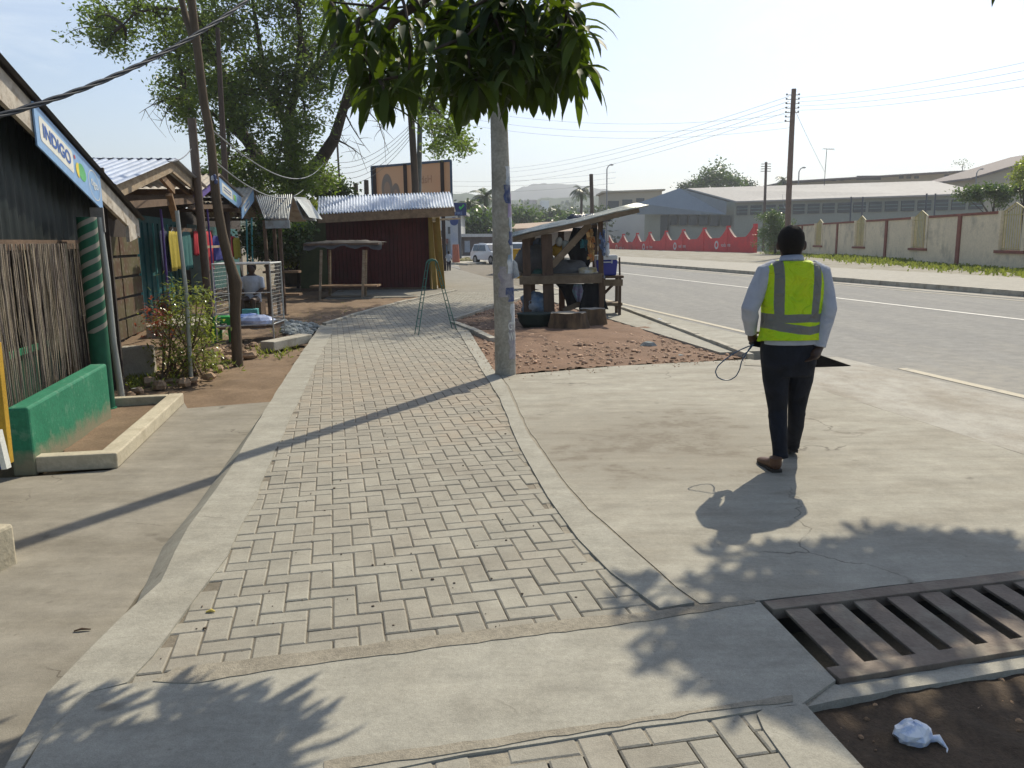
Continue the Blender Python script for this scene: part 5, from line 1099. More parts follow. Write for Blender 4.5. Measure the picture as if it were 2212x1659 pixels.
drape('shirt_on_hook', 'grey blue shirt hanging left inside the vendor stall', 'cloth', [(1160, 1172, 514), (1152, 1178, 522), (1150, 1176, 540), (1152, 1174, 552)], YF + .6, mat('cloth_gb', (.14, .18, .26), .9), seed=8)
for i, (px, py, r, m, l) in enumerate(((1208, 522, .075, (.42, .42, .38), 'left'), (1222, 530, .08, (.40, .41, .36), 'middle'), (1238, 524, .06, (.30, .33, .22), 'right'))):
    blob('hanging_bag', '%s small pale round bag hanging under the stall roof' % ('leftmost' if i == 0 else 'middle' if i == 1 else 'greenish rightmost'), 'bag', px, py, YF + .2, r, r, r * 1.2, mat('bagp%d' % i, m, .7), i + 20, .2, 12)
blob('yellow_pack', 'orange yellow packet hanging behind the stall brace', 'packet', 1207, 541, YF + .3, .15, .06, .12, mat('pack_yel', (.45, .26, .03), .6), 31, .5, 14)
blob('food_bag', 'white bag with yellow contents on the right of the stall table', 'bag', 1270, 591, YF + .2, .2, .16, .12, mat('food_bag', (.50, .33, .04), .5, .1, 6, .2, 20, col2=(.45, .45, .42)), 33, .4)
blob('blue_grey_bundle', 'blue grey bundle beside the cooler on the table', 'bundle', 1287, 597, YF + .15, .18, .14, .07, mat('cloth_bg', (.14, .17, .22), .8), 34, .4)
blob('pot', 'dark green pot on the left end of the stall table', 'pot', 1163, 594, YF + .25, .13, .13, .13, mat('pot_green', (.04, .12, .09), .4), 35, .05)
def strand(name, label, px, y0, y1, Y, w_, m, n, seed):
    r_ = random.Random(seed); mb = MB()
    for i in range(n):
        x = px + r_.uniform(-w_, w_); yy = y0 + (y1 - y0) * r_.random(); c = PY(x, yy, Y + r_.uniform(-.08, .08)); mb.box(c, (r_.uniform(.03, .09), .02, r_.uniform(.06, .14)), r_.uniform(0, 3), 0, r_.uniform(-.3, .3), r_.uniform(-.3, .3))
    mb.tube([PY(px, y0 - 6, Y), PY(px, y1, Y)], .008, 5)
    return tag(mb.build(name, m), label, 'packets')
strand('packet_string', 'string of orange and green packets hanging at the stall right side', 1276, 497, 560, YF + .15, 6, mat('orange_pack', (.50, .15, .04), .5, .1, 9, .1, 20, col2=(.36, .30, .12), island=.4), 40, 2)
strand('sachet_string', 'long string of dark blue sachets hanging above the cooler', 1301, 500, 548, YF + .1, 5, mat('blue_pack', (.05, .08, .20), .35, .1, 9, .1, 20, col2=(.20, .26, .36), island=.4), 48, 3)
strand('teal_packets', 'small teal packets hanging between black cloth and blue sachets', 1262, 522, 536, YF + .3, 6, mat('teal_pack', (.03, .18, .22), .5, island=.3), 14, 4)
blob('white_sachet', 'white plastic sachet dangling right above the cooler', 'sachet', 1312, 540, YF + .1, .045, .03, .13, mat('sachet_w', (.5, .53, .56), .4), 41, .4, 12)
# sack and basin below
blob('white_sack', 'white woven sack with blue band leaning under the stall', 'sack', 1155, 655, YF + .1, .27, .22, .22, mat('wsack', (.34, .35, .35), .8, .1, 3.0, .6, 20, col2=(.06, .13, .22)), 51, .5)
b = gp(1158, 708, -.03); bs_ = thing('basin', 'dark green basin on the earth left of the stump', 'basin', b); mb = MB(); mb.loft([(b, .24, .2), (b + e * .12, .32, .26), (b + e * .26, .36, .3), (b + e * .28, .38, .31), (b + e * .27, .33, .27)], 0, 20); mb.build('bowl', mat('basin_green', (.015, .03, .025), .8), bs_)
# cooler and its stand
st0 = gp(1320, 680, 0); Ys = 17.6
cs0 = thing('cooler_stand', 'small dark wooden stand with low shelf at the right end of the stall', 'stand', Vector((PY(1320, 600, Ys).x, Ys, 0)))
xl, xr = PY(1292, 600, Ys).x, PY(1344, 600, Ys).x; zt = PY(1320, 598, Ys).z
mb = MB(); mb.box(((xl + xr) / 2, Ys + .2, zt), (xr - xl + .04, .62, .05)); mb.build('top', M_pst, cs0, bevel=.005)
mb = MB(); mb.box(((xl + xr) / 2, Ys - .1, zt - .12), (xr - xl, .03, .14)); mb.build('apron', M_rail, cs0)
for x in (xl + .12, xr - .06):
    for y in (Ys - .08, Ys + .45): mb = MB(); mb.beam((x, y, 0), (x, y, zt - .02), .06, .06); mb.build('leg', M_pst, cs0)
mb = MB(); mb.box(((xl + xr) / 2, Ys + .2, .23), (xr - xl, .6, .06)); mb.build('shelf', M_rail, cs0)
mb = MB(); mb.beam((xl + .06, Ys + .47, .3), (xr - .1, Ys + .47, zt - .15), .04, .06); mb.build('brace', M_pst, cs0)
mb = MB(); mb.tube([PY(1339, 598, Ys + .1), PY(1338, 556, Ys + .1)], .02, 6); mb.build('stick', M_pst, cs0)
cx0 = (PY(1287, 575, Ys).x + PY(1334, 575, Ys).x) / 2; cw = PY(1334, 575, Ys).x - PY(1287, 575, Ys).x; czb = zt + .03; czt = PY(1310, 551, Ys).z
co_ = thing('cooler', 'blue ice cooler with white lid on the wooden stand', 'cooler', Vector((cx0, Ys + .15, czb)))
M_cbl = flat('cooler_blue', (.025, .035, .27), .4); M_cwh = flat('cooler_white', (.62, .66, .70), .4)
mb = MB(); hh_ = (czt - czb); w2, d2 = cw / 2, .19
mb.hexa([(cx0 - w2 * .88, Ys - .02, czb), (cx0 + w2 * .88, Ys - .02, czb), (cx0 + w2 * .88, Ys + .33, czb), (cx0 - w2 * .88, Ys + .33, czb)], [(cx0 - w2, Ys - .04, czb + hh_ * .76), (cx0 + w2, Ys - .04, czb + hh_ * .76), (cx0 + w2, Ys + .35, czb + hh_ * .76), (cx0 - w2, Ys + .35, czb + hh_ * .76)]); mb.build('tub', M_cbl, co_, bevel=.02)
mb = MB(); mb.box((cx0, Ys + .155, czb + hh_ * .88), (cw * .98, .40, hh_ * .23)); mb.build('lid', M_cwh, co_, bevel=.02)
mb = MB(); p = [(cx0 - w2 * .3, Ys - .07, czb + hh_ * .74), (cx0 - w2 * .3, Ys - .07, czb + hh_ * .56), ]; mb.box((cx0, Ys - .06, czb + hh_ * .66), (w2 * .9, .02, .02)); mb.box((cx0 - w2 * .45, Ys - .06, czb + hh_ * .7), (.02, .02, .09)); mb.box((cx0 + w2 * .45, Ys - .06, czb + hh_ * .7), (.02, .02, .09)); mb.build('handle', M_cwh, co_)
# stump
b = gp(1236, 716, -.04); t = NT('stump_side'); co = t.coord(); f = t.noise(co, 5, 5, .6, 0, (1, 1, .25)); M_sts = t.bsdf(t.mix(t.ramp(f, 0, 1, .35, .65), (.05, .035, .025), (.20, .13, .07)), .9, 0, .2, f, .9, .03)
stp_ = thing('tree_stump', 'wide cut tree stump in two lobes in front of the vendor stall', 'stump', b)
for (pxl, pxr, pyt, pyb, Y_, sd_, nm) in ((1186, 1268, 676, 718, b.y + .15, 1, 'stump_lobe'), (1252, 1311, 668, 704, b.y + .75, 2, 'stump_lobe')):
    c = PY((pxl + pxr) / 2, pyb, Y_); rr = (PY(pxr, pyb, Y_).x - PY(pxl, pyb, Y_).x) / 2; zt_ = PY(1240, pyt, Y_).z; n = 36; vs = []
    for (zz, k_) in ((-.1, 1.22), (.06, 1.12), (.18, 1.02), (zt_, .97)):
        for i in range(n):
            a = 6.283 * i / n; q = rr * k_ * (1 + .16 * noise.noise(Vector((math.cos(a) * 1.6, math.sin(a) * 1.6, sd_ * 5))) + .05 * noise.noise(Vector((math.cos(a) * 6, math.sin(a) * 6, sd_))))
            vs.append((c.x + math.cos(a) * q, c.y + math.sin(a) * q * .8 + .1, zz + (.03 * noise.noise(Vector((math.cos(a) * 2, math.sin(a) * 2, 3))) if zz == zt_ else 0)))
    mb = MB(); mb.add(vs, [(j * n + i, j * n + (i + 1) % n, (j + 1) * n + (i + 1) % n, (j + 1) * n + i) for j in range(3) for i in range(n)], 0, True); mb.add([v for v in vs[-n:]], [tuple(range(n))], 1)
    mb.build(nm, [M_sts, mat('stump_top', (.30, .27, .22), .9, .2, 4, .6, 25, dirt=((.17, .12, .08), 5, .7))], stp_)
# yellow and red boxes behind the stall
def ubox(name, label, px0, px1, pyt, pyb, Y, m, stripes, cat):
    a, b2 = PY(px0, pyb, Y), PY(px1, pyb, Y); zt_ = PY(px0, pyt, Y).z; zb = max(-.02, PY(px0, pyb, Y).z); r = thing(name, label, cat, Vector(((a.x + b2.x) / 2, Y, zb)))
    w__ = b2.x - a.x; mb = MB(); mb.box(((a.x + b2.x) / 2, Y + .3, (zb + zt_) / 2), (w__, .6, zt_ - zb)); mb.build('cabinet', m, r, bevel=.02)
    mb = MB(); mb.box(((a.x + b2.x) / 2, Y + .3, zt_ + .015), (w__ + .04, .64, .03)); mb.build('lid', m, r)
    for (u0, u1, v0, v1, mm, nm) in stripes: mb = MB(); mb.box((a.x + w__ * (u0 + u1) / 2, Y - .008, zb + (zt_ - zb) * (v0 + v1) / 2), (w__ * (u1 - u0), .01, (zt_ - zb) * (v1 - v0))); mb.build(nm, mm, r)
    return r
M_bw = flat('bwhite', (.55, .5, .45))
ubox('yellow_cabinet', 'yellow trader cabinet behind the pole and stall at the road edge', 1108, 1129, 540, 602, 27.5, mat('yellow_cab', (.50, .28, .02), .5), [(.35, .65, .62, .85, mat('cab_patch', (.3, .33, .36), .5), 'picture_patch'), (.2, .8, .3, .34, M_woodd, 'dark_line')], 'cabinet')
rc = ubox('red_cabinet', 'red drinks cabinet with white lettering beside the yellow one', 1130, 1156, 540, 600, 27.6, mat('red_cab', (.42, .02, .035), .45), [(.03, .1, .0, 1, M_bw, 'white_edge')], 'cabinet')
aR = PY(1130, 600, 27.6); 
text_mesh('lettering', 'Cool Co', M_bw, rc, (aR.x + .14, 27.58, .9), (0, 0, 1), (-1, 0, 0), .2, .004)

# ================================================================== THE MAN
YM = 5.68
b = gp(1690, 1008, 0)
man = thing('person', 'man in yellow reflective vest walking away across the concrete, cord in left hand', 'person', b)
def J(px, py, dy=0.0): return PY(px, py, YM + dy)
SC = 5.75 / 1750
# body: one continuous surface
mb = MB()
hc = J(1709, 526)
TL_ = Matrix.Rotation(R(8), 3, 'X')
def hring(py, wpx, dy, dd=0.0, px=1709): return (J(px, py, dy), wpx * SC, dd, Matrix.Rotation(0, 3, 'X'))
mb.loft([hring(491, 9, .0, .035, 1710), hring(495, 15, .0, .06, 1710), hring(502, 21, .0, .083, 1710), hring(511, 24.5, .005, .098), hring(522, 25.5, .01, .102), hring(534, 24.5, .015, .098), hring(545, 22, .03, .085), hring(553, 20.5, .025, .07), hring(562, 20, .0, .066), hring(574, 23, -.01, .07, 1710), hring(590, 30, -.01, .07, 1711)], 0, 24)
# jaw, nose, ears
mb.ball(J(1709, 543, .075), .052, 12, 0, (1, .8, .8)); mb.tube([J(1709, 524, .10), J(1709, 533, .125)], [.010, .016], 8)
for px, sgx in ((1681, -1), (1738, 1)): mb.ball(J(px, 530, .02), .032, 10, 0, (.5, .7, 1.15))
# torso core
mb.loft([(J(1711, 585), .10, .07), (J(1711, 600), .17, .09), (J(1711, 660), .16, .1), (J(1706, 720), .15, .1), (J(1704, 770), .15, .1)], 0, 20)
Ls, Le, Lw, Lh = J(1655, 592), J(1620, 668, -.03), J(1622, 720, .08), J(1628, 738, .10)
Rs, Re, Rw, Rh = J(1772, 592), J(1787, 668, -.04), J(1770, 752, -.07), J(1757, 778, -.1)
limb(mb, [J(1711, 592), Ls, Le, Lw], [.07, .055, .042, .026], 14); limb(mb, [J(1711, 592), Rs, Re, Rw], [.07, .055, .042, .026], 14)
LHp, LKn, LAn = J(1676, 765), J(1679, 880, .0), J(1685, 992, -.12); RHp, RKn, RAn = J(1732, 765), J(1722, 872, .08), J(1713, 968, .22)
limb(mb, [J(1704, 750), LHp, LKn, LAn], [.11, .07, .042, .03], 14); limb(mb, [J(1704, 750), RHp, RKn, RAn], [.11, .07, .042, .03], 14)
# hands: palm + 5 fingers
def hand(mb, wrist, palm_dir, side, down, curl, sc=1.0):
    """palm_dir: wrist->knuckles, side: towards thumb, down: curl direction (palm normal)"""
    pd, sdv_, nv = palm_dir.normalized(), side.normalized(), down.normalized()
    mb.tube([wrist - pd * .02, wrist + pd * .02, wrist + pd * .055, wrist + pd * .088], [.025, .030, .038, .034], 12, flatx=1)
    for k, (o, L, r) in enumerate(((.030, .072, .0095), (.010, .080, .0100), (-.010, .074, .0095), (-.029, .058, .0085))):
        p = wrist + pd * .078 + sdv_ * o; d = (pd + sdv_ * (o * 3)).normalized(); pts = [p - pd * .02, p]
        for j, f in enumerate((.42, .32, .26)):
            d = (d * math.cos(curl[k]) + nv * math.sin(curl[k])).normalized(); p = p + d * L * f * sc; pts.append(p)
        mb.tube(pts, [r * 1.1, r * 1.08, r, r * .92, r * .7], 8)
    p = wrist + pd * .025 + sdv_ * .025; d = (pd * .7 + sdv_ * .75 + nv * .2).normalized(); pts = [p]
    for f in (.035, .03, .024): p = p + d * f; pts.append(p); d = (d + pd * .25 + nv * curl[0] * .5).normalized()
    mb.tube(pts, [.013, .012, .0105, .008], 8)
hand(mb, Rw + Vector((0, 0, 0)), J(1738, 797, -.17) - Rw, Vector((-.5, .6, -.1)), Vector((-.5, .2, .2)), (.12, .14, .16, .2))
hand(mb, Lw, J(1631, 742, .16) - Lw, Vector((.5, .3, .5)), Vector((.9, -.25, -.1)), (.9, .95, 1.0, 1.0))
body = mb.build('body', M_skin, man, remesh=.0075, smooth_it=2)
# hair cap
mb = MB()
mb.loft([hring(486.5, 4, .0, .02, 1710), hring(488, 10.5, .0, .045, 1710), hring(491.5, 16.5, .0, .066, 1710), hring(497, 21.5, .0, .083, 1710), hring(504, 25, -.002, .095, 1710), hring(512, 27, -.003, .102), hring(521, 27.4, -.006, .103), hring(530, 26, -.012, .097), hring(538, 23, -.018, .086), hring(545, 19.5, -.018, .072), hring(550, 17, -.012, .055)], 0, 28)
mb.build('hair', M_hair, man)
# shirt: torso + sleeves + collar
t = NT('shirt_blue'); co = t.coord(); f = t.noise(co, 7, 4, .6, 1.2); f2 = t.noise(co, 300, 2)
M_shirt = t.bsdf(t.mix(t.ramp(f, 0, 1), (.36, .38, .44), (.43, .45, .50)), .85, 0, .2, f, .8, .02)
mb = MB()
mb.loft([(J(1710, 566, -.005), 30 * SC, .085), (J(1711, 576, -.005), 54 * SC, .10), (J(1712, 590), 62 * SC, .118), (J(1712, 615), 62 * SC, .125), (J(1711, 650), 60 * SC, .125), (J(1708, 690), 57 * SC, .122), (J(1706, 725), 58 * SC, .125), (J(1704, 742), 59 * SC, .13)], 0, 28, pw=.85)
for (S, E_, W_, sg) in ((Ls, Le, Lw, -1), (Rs, Re, Rw, 1)):
    m1, m2 = S.lerp(E_, .5), E_.lerp(W_, .5)
    mb.tube([S + Vector((-sg * .07, 0, .02)), S + Vector((sg * .0, 0, .0)), m1 + Vector((sg * .008, 0, 0)), E_ + Vector((sg * .004, -.008, 0)), E_.lerp(W_, .3), m2, W_.lerp(E_, .12), W_.lerp(E_, .03)], [.085, .078, .066, .060, .060, .052, .042, .043], 18)
mb.build('shirt', M_shirt, man, remesh=.007, smooth_it=3)
mb = MB(); vs = []; n = 28
for (py, rx, ry, dy) in ((572, 25, .085, -.012), (562, 22.5, .078, -.01), (554, 21.5, .074, -.005), (553, 23, .079, -.006), (564, 25.5, .088, -.014)):
    for i in range(n): a = 6.283 * i / n; p = J(1710, py, dy); vs.append(p + Vector((math.cos(a) * rx * SC, math.sin(a) * ry, .012 * math.sin(a) * -1)))
mb.add(vs, [(j * n + i, j * n + (i + 1) % n, (j + 1) * n + (i + 1) % n, (j + 1) * n + i) for j in range(4) for i in range(n)], 0, True); mb.build('collar', M_shirt, man)
# trousers
t = NT('jeans_dark'); co = t.coord(); f = t.noise(co, 6, 5, .6, 1.0)
M_jean = t.bsdf(t.mix(t.ramp(f, 0, 1), (.008, .009, .013), (.014, .017, .026)), .8, 0, .25, f, 1.0, .025)
mb = MB(); mb.loft([(J(1703, 733), 57 * SC, .118), (J(1703, 755), 59.5 * SC, .128), (J(1703, 785), 58 * SC, .128), (J(1703, 810), 50 * SC, .105)], 0, 26, pw=.85)
mb.tube([J(1675, 770), J(1676, 820), J(1678, 850, .0), J(1680, 885, .01), J(1681, 920, -.03), J(1684, 960, -.09), J(1686, 988, -.125)], [.103, .092, .080, .067, .063, .053, .052], 20)
mb.tube([J(1731, 770), J(1729, 820, .03), J(1725, 850, .06), J(1721, 885, .08), J(1719, 920, .13), J(1714, 950, .19), J(1712, 966, .22)], [.103, .088, .074, .062, .058, .050, .048], 20)
for (c, r) in ((J(1686, 984, -.125), .056), (J(1712, 962, .22), .052), (J(1680, 898, -.0), .068), (J(1721, 893, .09), .063)): mb.tube([c - e * .012, c + e * .012], [r, r * .98], 18)
mb.build('trousers', M_jean, man, remesh=.008, smooth_it=2)
# vest
t = NT('hi_vis'); co = t.coord(); sx = t.n('ShaderNodeSeparateXYZ'); t.l(co, sx.inputs[0]); X, Z = sx.outputs[0], sx.outputs[2]
def band(v, lo, hi): return t.math('MULTIPLY', t.math('GREATER_THAN', v, lo), t.math('LESS_THAN', v, hi))
def xo(px, py): p = J(px, py); return p.x - b.x
def zo(px, py): return J(px, py).z
f = t.noise(co, 5, 3); Xw = t.math('ADD', X, t.math('MULTIPLY', t.math('SUBTRACT', f, .5), .02)); 
Zt = t.math('ADD', Z, t.math('MULTIPLY', X, .03)); Zw = t.math('ADD', Z, t.math('MULTIPLY', t.math('SUBTRACT', f, .5), .03))
Xl = t.math('SUBTRACT', Xw, t.math('MULTIPLY', t.math('SUBTRACT', Z, 1.2), -.035)); Xr = t.math('SUBTRACT', Xw, t.math('MULTIPLY', t.math('SUBTRACT', Z, 1.2), .02))
v1 = band(Xl, xo(1663, 620), xo(1683, 620)); v2 = band(Xr, xo(1742, 620), xo(1761, 620)); above = t.math('GREATER_THAN', Z, zo(1710, 680))
h1 = band(Zw, zo(1710, 693), zo(1710, 675)); 
sag = t.math('SUBTRACT', Zw, t.math('MULTIPLY', t.math('ABSOLUTE', t.math('SUBTRACT', X, xo(1735, 700))), .16))
h2 = band(sag, zo(1710, 720), zo(1710, 702))
stripe = t.math('MAXIMUM', t.math('MAXIMUM', t.math('MULTIPLY', v1, above), t.math('MULTIPLY', v2, above)), t.math('MAXIMUM', h1, h2))
hv = t.mix(t.ramp(f, 0, 1), (.70, .84, .02), (.50, .82, .015)); g_ = t.noise(co, 180, 2)
colr = t.mix(stripe, hv, (.22, .215, .205)); f3 = t.noise(co, 9, 3, .5, 1.5)
M_vest = t.bsdf(colr, .6, 0, .3, f3, 1.0, .045, trans=((.30, .75, .01), .22))
mb = MB(); rows = [(563, 33, .094, -.008, 1711), (568, 48, .102, -.006, 1711), (575, 58, .112, -.004, 1711), (590, 63, .130, 0, 1711), (610, 65, .138, 0, 1712), (640, 65, .138, 0, 1711), (665, 62.5, .137, 0, 1709), (690, 60.5, .137, 0, 1707), (712, 61, .139, 0, 1706), (728, 62.5, .142, 0, 1704), (737, 64, .143, 0, 1703)]
n = 48; vs = []
for j, (py, rx, ry, dy, px) in enumerate(rows):
    for i in range(n):
        a = 6.283 * i / n; ca, sa = math.cos(a), math.sin(a); ca = math.copysign(abs(ca) ** .8, ca); sa = math.copysign(abs(sa) ** .8, sa)
        wv = 1 + .016 * math.sin(a * 7 + j * .6) * min(1, j / 6); p = J(px, py, dy); lift = (.020 * math.sin(max(0, -sa) * 3.14 / 2) * (1 if j == len(rows) - 1 else .4 if j == len(rows) - 2 else 0))
        vs.append(p + Vector((ca * rx * SC * wv, sa * ry * wv, lift)))
mb.add(vs, [(j * n + i, j * n + (i + 1) % n, (j + 1) * n + (i + 1) % n, (j + 1) * n + i) for j in range(len(rows) - 1) for i in range(n)], 0, True)
mb.build('safety_vest', M_vest, man, solid=.004)
# shoes
M_shoe = mat('shoe_brown', (.10, .05, .028), .5, .2, 10, .2, 60); M_sole = flat('sole', (.03, .025, .02), .8)
def shoe(heel, yaw, pitch):
    m = Matrix.Translation(heel) @ Matrix.Rotation(yaw, 4, 'Z') @ Matrix.Rotation(pitch, 4, 'X')
    def T(x, y, z): return m @ Vector((x, y, z))
    mb = MB(); r3 = (m.to_3x3())
    prof = [(-.01, .03, .03, .05), (.03, .043, .045, .055), (.09, .042, .038, .045), (.15, .047, .03, .036), (.21, .049, .026, .03), (.255, .038, .02, .024), (.275, .018, .012, .02)]
    vs = []; n = 14
    for (y, rx, rzz, zc) in prof:
        for i in range(n): a = 6.283 * i / n; vs.append(T(math.cos(a) * rx, y, zc + math.sin(a) * rzz))
    mb.add(vs, [(j * n + i, j * n + (i + 1) % n, (j + 1) * n + (i + 1) % n, (j + 1) * n + i) for j in range(len(prof) - 1) for i in range(n)] + [tuple(range(n))[::-1], tuple((len(prof) - 1) * n + i for i in range(n))], 0, True)
    mb.tube([T(0, .025, .05), T(0, .02, .10)], [.045, .043], 14)
    s_ = mb.build('shoe', M_shoe, man)
    mb = MB(); mb.prism([(-.035, -.015), (.035, -.015), (.043, .05), (.038, .11), (.05, .2), (.03, .27), (-.03, .27), (-.05, .2), (-.038, .11), (-.043, .05)], 0, .022)
    mb.v = [tuple(T(*v)) for v in mb.v]; so = mb.build('sole', M_sole, None); so.parent = s_
    for v in so.data.vertices: v.co = v.co - root_loc(man)
hl = gp(1677, 1020, 0.0); shoe(Vector((hl.x, hl.y, .0)), R(6), R(0))
hr = PY(1713, 975, YM + .20); shoe(Vector((hr.x, hr.y, .03)), R(-10), R(-9))
# held meter box and cord
mb = MB(); mb.box(J(1634, 737, .12), (.085, .05, .075), .3, 0, .3, .2); cd = tag(mb.build('handheld_device', flat('device_black', (.01, .01, .012), .4), bevel=.008), 'small black device held in the left hand of the man', 'device')
cord = [(1627, 745), (1612, 750), (1590, 760), (1568, 775), (1551, 790), (1545, 803), (1550, 815), (1562, 821), (1577, 821), (1590, 813), (1598, 798), (1602, 780), (1612, 765), (1619, 752), (1626, 745)]
mb = MB(); pts = []
for i in range(len(cord) - 1):
    for k in range(4):
        u = k / 4; pts.append(J(cord[i][0] + (cord[i + 1][0] - cord[i][0]) * u, cord[i][1] + (cord[i + 1][1] - cord[i][1]) * u, .06 + .02 * math.sin(i)))
pts = [pts[0]] + [(pts[i - 1] + pts[i] * 2 + pts[i + 1]) / 4 for i in range(1, len(pts) - 1)] + [pts[-1]]
mb.tube(pts, .0045, 6); mb.tube([J(1628, 744, .06), J(1617, 758, .05), J(1603, 768, .05)], .004, 6)
tag(mb.build('cord_loop', flat('cord', (.06, .10, .16), .4)), 'thin dark cord hanging in a loop from the left hand of the man', 'cord')

# ================================================================== FAR RIGHT: BOUNDARY WALLS
M_bw_ = mat('boundary_wall', (.66, .57, .41), .85, .08, .8, .1, 10, dirt=((.24, .22, .17), .9, .55))
M_brick = mat('pier_brick', (.22, .085, .06), .85, .2, 3, .2, 20)
M_grille = mat('grille_yellow', (.42, .36, .16), .6)
wd_ = Vector((.095, 1, 0)).normalized(); W0 = Vector((22.1, 40.3, 0)); wn = Vector((-wd_.y, wd_.x, 0))   # towards the road
cw_ = thing('boundary_wall', 'long cream boundary wall with brick piers and pointed grille openings', 'wall', W0)
def WP(t_, z, off=0.0): return W0 + wd_ * t_ + wn * off + Vector((0, 0, z))
SP = 9.93
def wallslab(mb, t0, t1, z0, z1, th=.2, off=0.0, mi=0):
    q = [WP(t0, z0, off + th / 2), WP(t1, z0, off + th / 2), WP(t1, z0, off - th / 2), WP(t0, z0, off - th / 2)]; mb.hexa(q, [v + e * (z1 - z0) for v in q], mi)
for k in range(-3, 4):
    t0_ = k * SP; tm_ = t0_ + SP / 2; hw = .95
    mb = MB(); wallslab(mb, t0_ - .18, t0_ + .18, -.2, 2.62, .34); mb.build('brick_pier', M_brick, cw_, bevel=.02)
    mb = MB(); wallslab(mb, t0_ + .181, tm_ - hw - .24, -.2, 2.52); wallslab(mb, tm_ + hw + .24, t0_ + SP - .181, -.2, 2.52); wallslab(mb, tm_ - hw - .239, tm_ + hw + .239, -.2, .80, .2); mb.build('wall_panel', M_bw_, cw_)
    mb = MB(); wallslab(mb, t0_ + .2, tm_ - hw - .3, 2.521, 2.64, .30); mb.build('coping', M_brick, cw_)
    mb = MB(); wallslab(mb, tm_ + hw + .3, t0_ + SP - .2, 2.521, 2.64, .30); mb.build('coping', M_brick, cw_)
    for s_g in (-1, 1):
        mb = MB(); wallslab(mb, tm_ + s_g * (hw + .12) - .12, tm_ + s_g * (hw + .12) + .12, .801, 2.66, .28); mb.build('grille_jamb', M_bw_, cw_)
    mb = MB(); wallslab(mb, tm_ - hw - .3, tm_ + hw + .3, .802, .93, .36); mb.build('sill', M_brick, cw_)
    mb = MB()
    for i in range(10):
        u = -hw + .06 + (2 * hw - .12) * i / 9; h_ = 2.60 + .34 * (1 - abs(u) / hw); mb.beam(WP(tm_ + u, .93), WP(tm_ + u, h_), .035, .025)
    mb.beam(WP(tm_ - hw, 1.0), WP(tm_ + hw, 1.0), .04, .04); mb.beam(WP(tm_ - hw, 2.45), WP(tm_ + hw, 2.45), .04, .04); mb.beam(WP(tm_ - hw, 2.60), WP(tm_, 2.95), .04, .04); mb.beam(WP(tm_ + hw, 2.60), WP(tm_, 2.95), .04, .04)
    mb.build('grille', M_grille, cw_)
# red scalloped wall
RA, RB = Vector((25.0, 80, .0)), Vector((PY(1316, 548, 130).x, 130, -.75))
M_redw = mat('red_wall', (.62, .05, .05), .75, .1, .6, .1, 10, dirt=((.28, .05, .06), .5, .5)); M_redtop = flat('red_wall_top', (.50, .36, .28), .85)
rw_ = thing('red_wall', 'red painted wall with scooped scalloped top and white round logos', 'wall', RA)
bays = [0, .085, .19, .30, .415, .545, .685, .835, 1.0]      # parametric positions
peaks_px = [(1636, 485), (1574, 484), (1485 + 27, 484), (1482 + 6 - 27, 492)]
pxs = [1638, 1580, 1529, 1484, 1447, 1412, 1385, 1355, 1324]
def rt(px):      # parameter on RA-RB where the pixel column meets
    lo, hi = 0., 1.
    for _ in range(30):
        m_ = (lo + hi) / 2; p = RA.lerp(RB, m_); yv = p.y * math.cos(TH) + H * math.sin(TH); u = CX + F * (p.x / yv) + 5
        if u > px: lo = m_
        else: hi = m_
    return lo
ts = [rt(p) for p in pxs]; Hw, Hs = 2.95, 1.75
for i in range(8):
    t0_, t1_ = ts[i], ts[i + 1]; mb = MB(); n = 16; pr = []
    for j in range(n + 1):
        u = j / n; s_ = abs(2 * u - 1); h_ = Hs + (Hw - Hs) * max(0, (s_ - .38) / .62) ** 1.25; pr.append((RA.lerp(RB, t0_ + (t1_ - t0_) * u), h_))
    dn = (RB - RA).normalized(); nn_ = Vector((-dn.y, dn.x, 0)) * .11
    for (pa, ha), (pb_, hb) in zip(pr[:-1], pr[1:]):
        for s_g in (1, -1): mb.quad(pa + nn_ * s_g - e * .4, pb_ + nn_ * s_g - e * .4, pb_ + nn_ * s_g + e * hb, pa + nn_ * s_g + e * ha)
        mb.quad(pa + nn_ + e * ha, pb_ + nn_ + e * hb, pb_ - nn_ + e * hb, pa - nn_ + e * ha, 1)
    mb.build('wall_bay', [M_redw, M_redtop], rw_)
    mb = MB(); p = RA.lerp(RB, t0_) + nn_ * 0; mb.box(p + e * (Hw / 2), (.34, .34, Hw + .1), math.atan2(dn.y, dn.x)); mb.build('pier', M_redw, rw_)
    if i in (1, 3, 5, 7):
        cc_ = RA.lerp(RB, t0_ + (t1_ - t0_) * .42) + nn_ * 1.15 + e * 1.0; mb = MB()
        # facing side is towards the road (left/near): choose nearer normal
        for k in range(24):
            a_, b_ = 6.283 * k / 24, 6.283 * (k + 1) / 24; mb.add([cc_ + dn * math.cos(x) * r2 * 1.1 + e * math.sin(x) * r2 for x, r2 in ((a_, .47), (b_, .47), (b_, .25), (a_, .25))], [(0, 1, 2, 3)])
        mb.add([cc_ + dn * x + e * y for x, y in ((-.05, .3), (.12, .45), (.24, .43), (.02, .22))], [(0, 1, 2, 3)])
        mb.build('logo_ring', flat('logo_white', (.62, .55, .55)), rw_)
        text_mesh('logo_word', 'vodafone', flat('logo_white', (.62, .55, .55)), rw_, cc_ - dn * 2.3 + e * -.02, -dn, e, .62, .004)
mb = MB(); p = Vector((25.3, 79.4, 0)); mb.box(p + e * 1.75, (.4, .4, 3.9)); tag(mb.build('brick_gate_pier', M_brick), 'tall brown pier where the red wall meets the cream wall', 'pier')
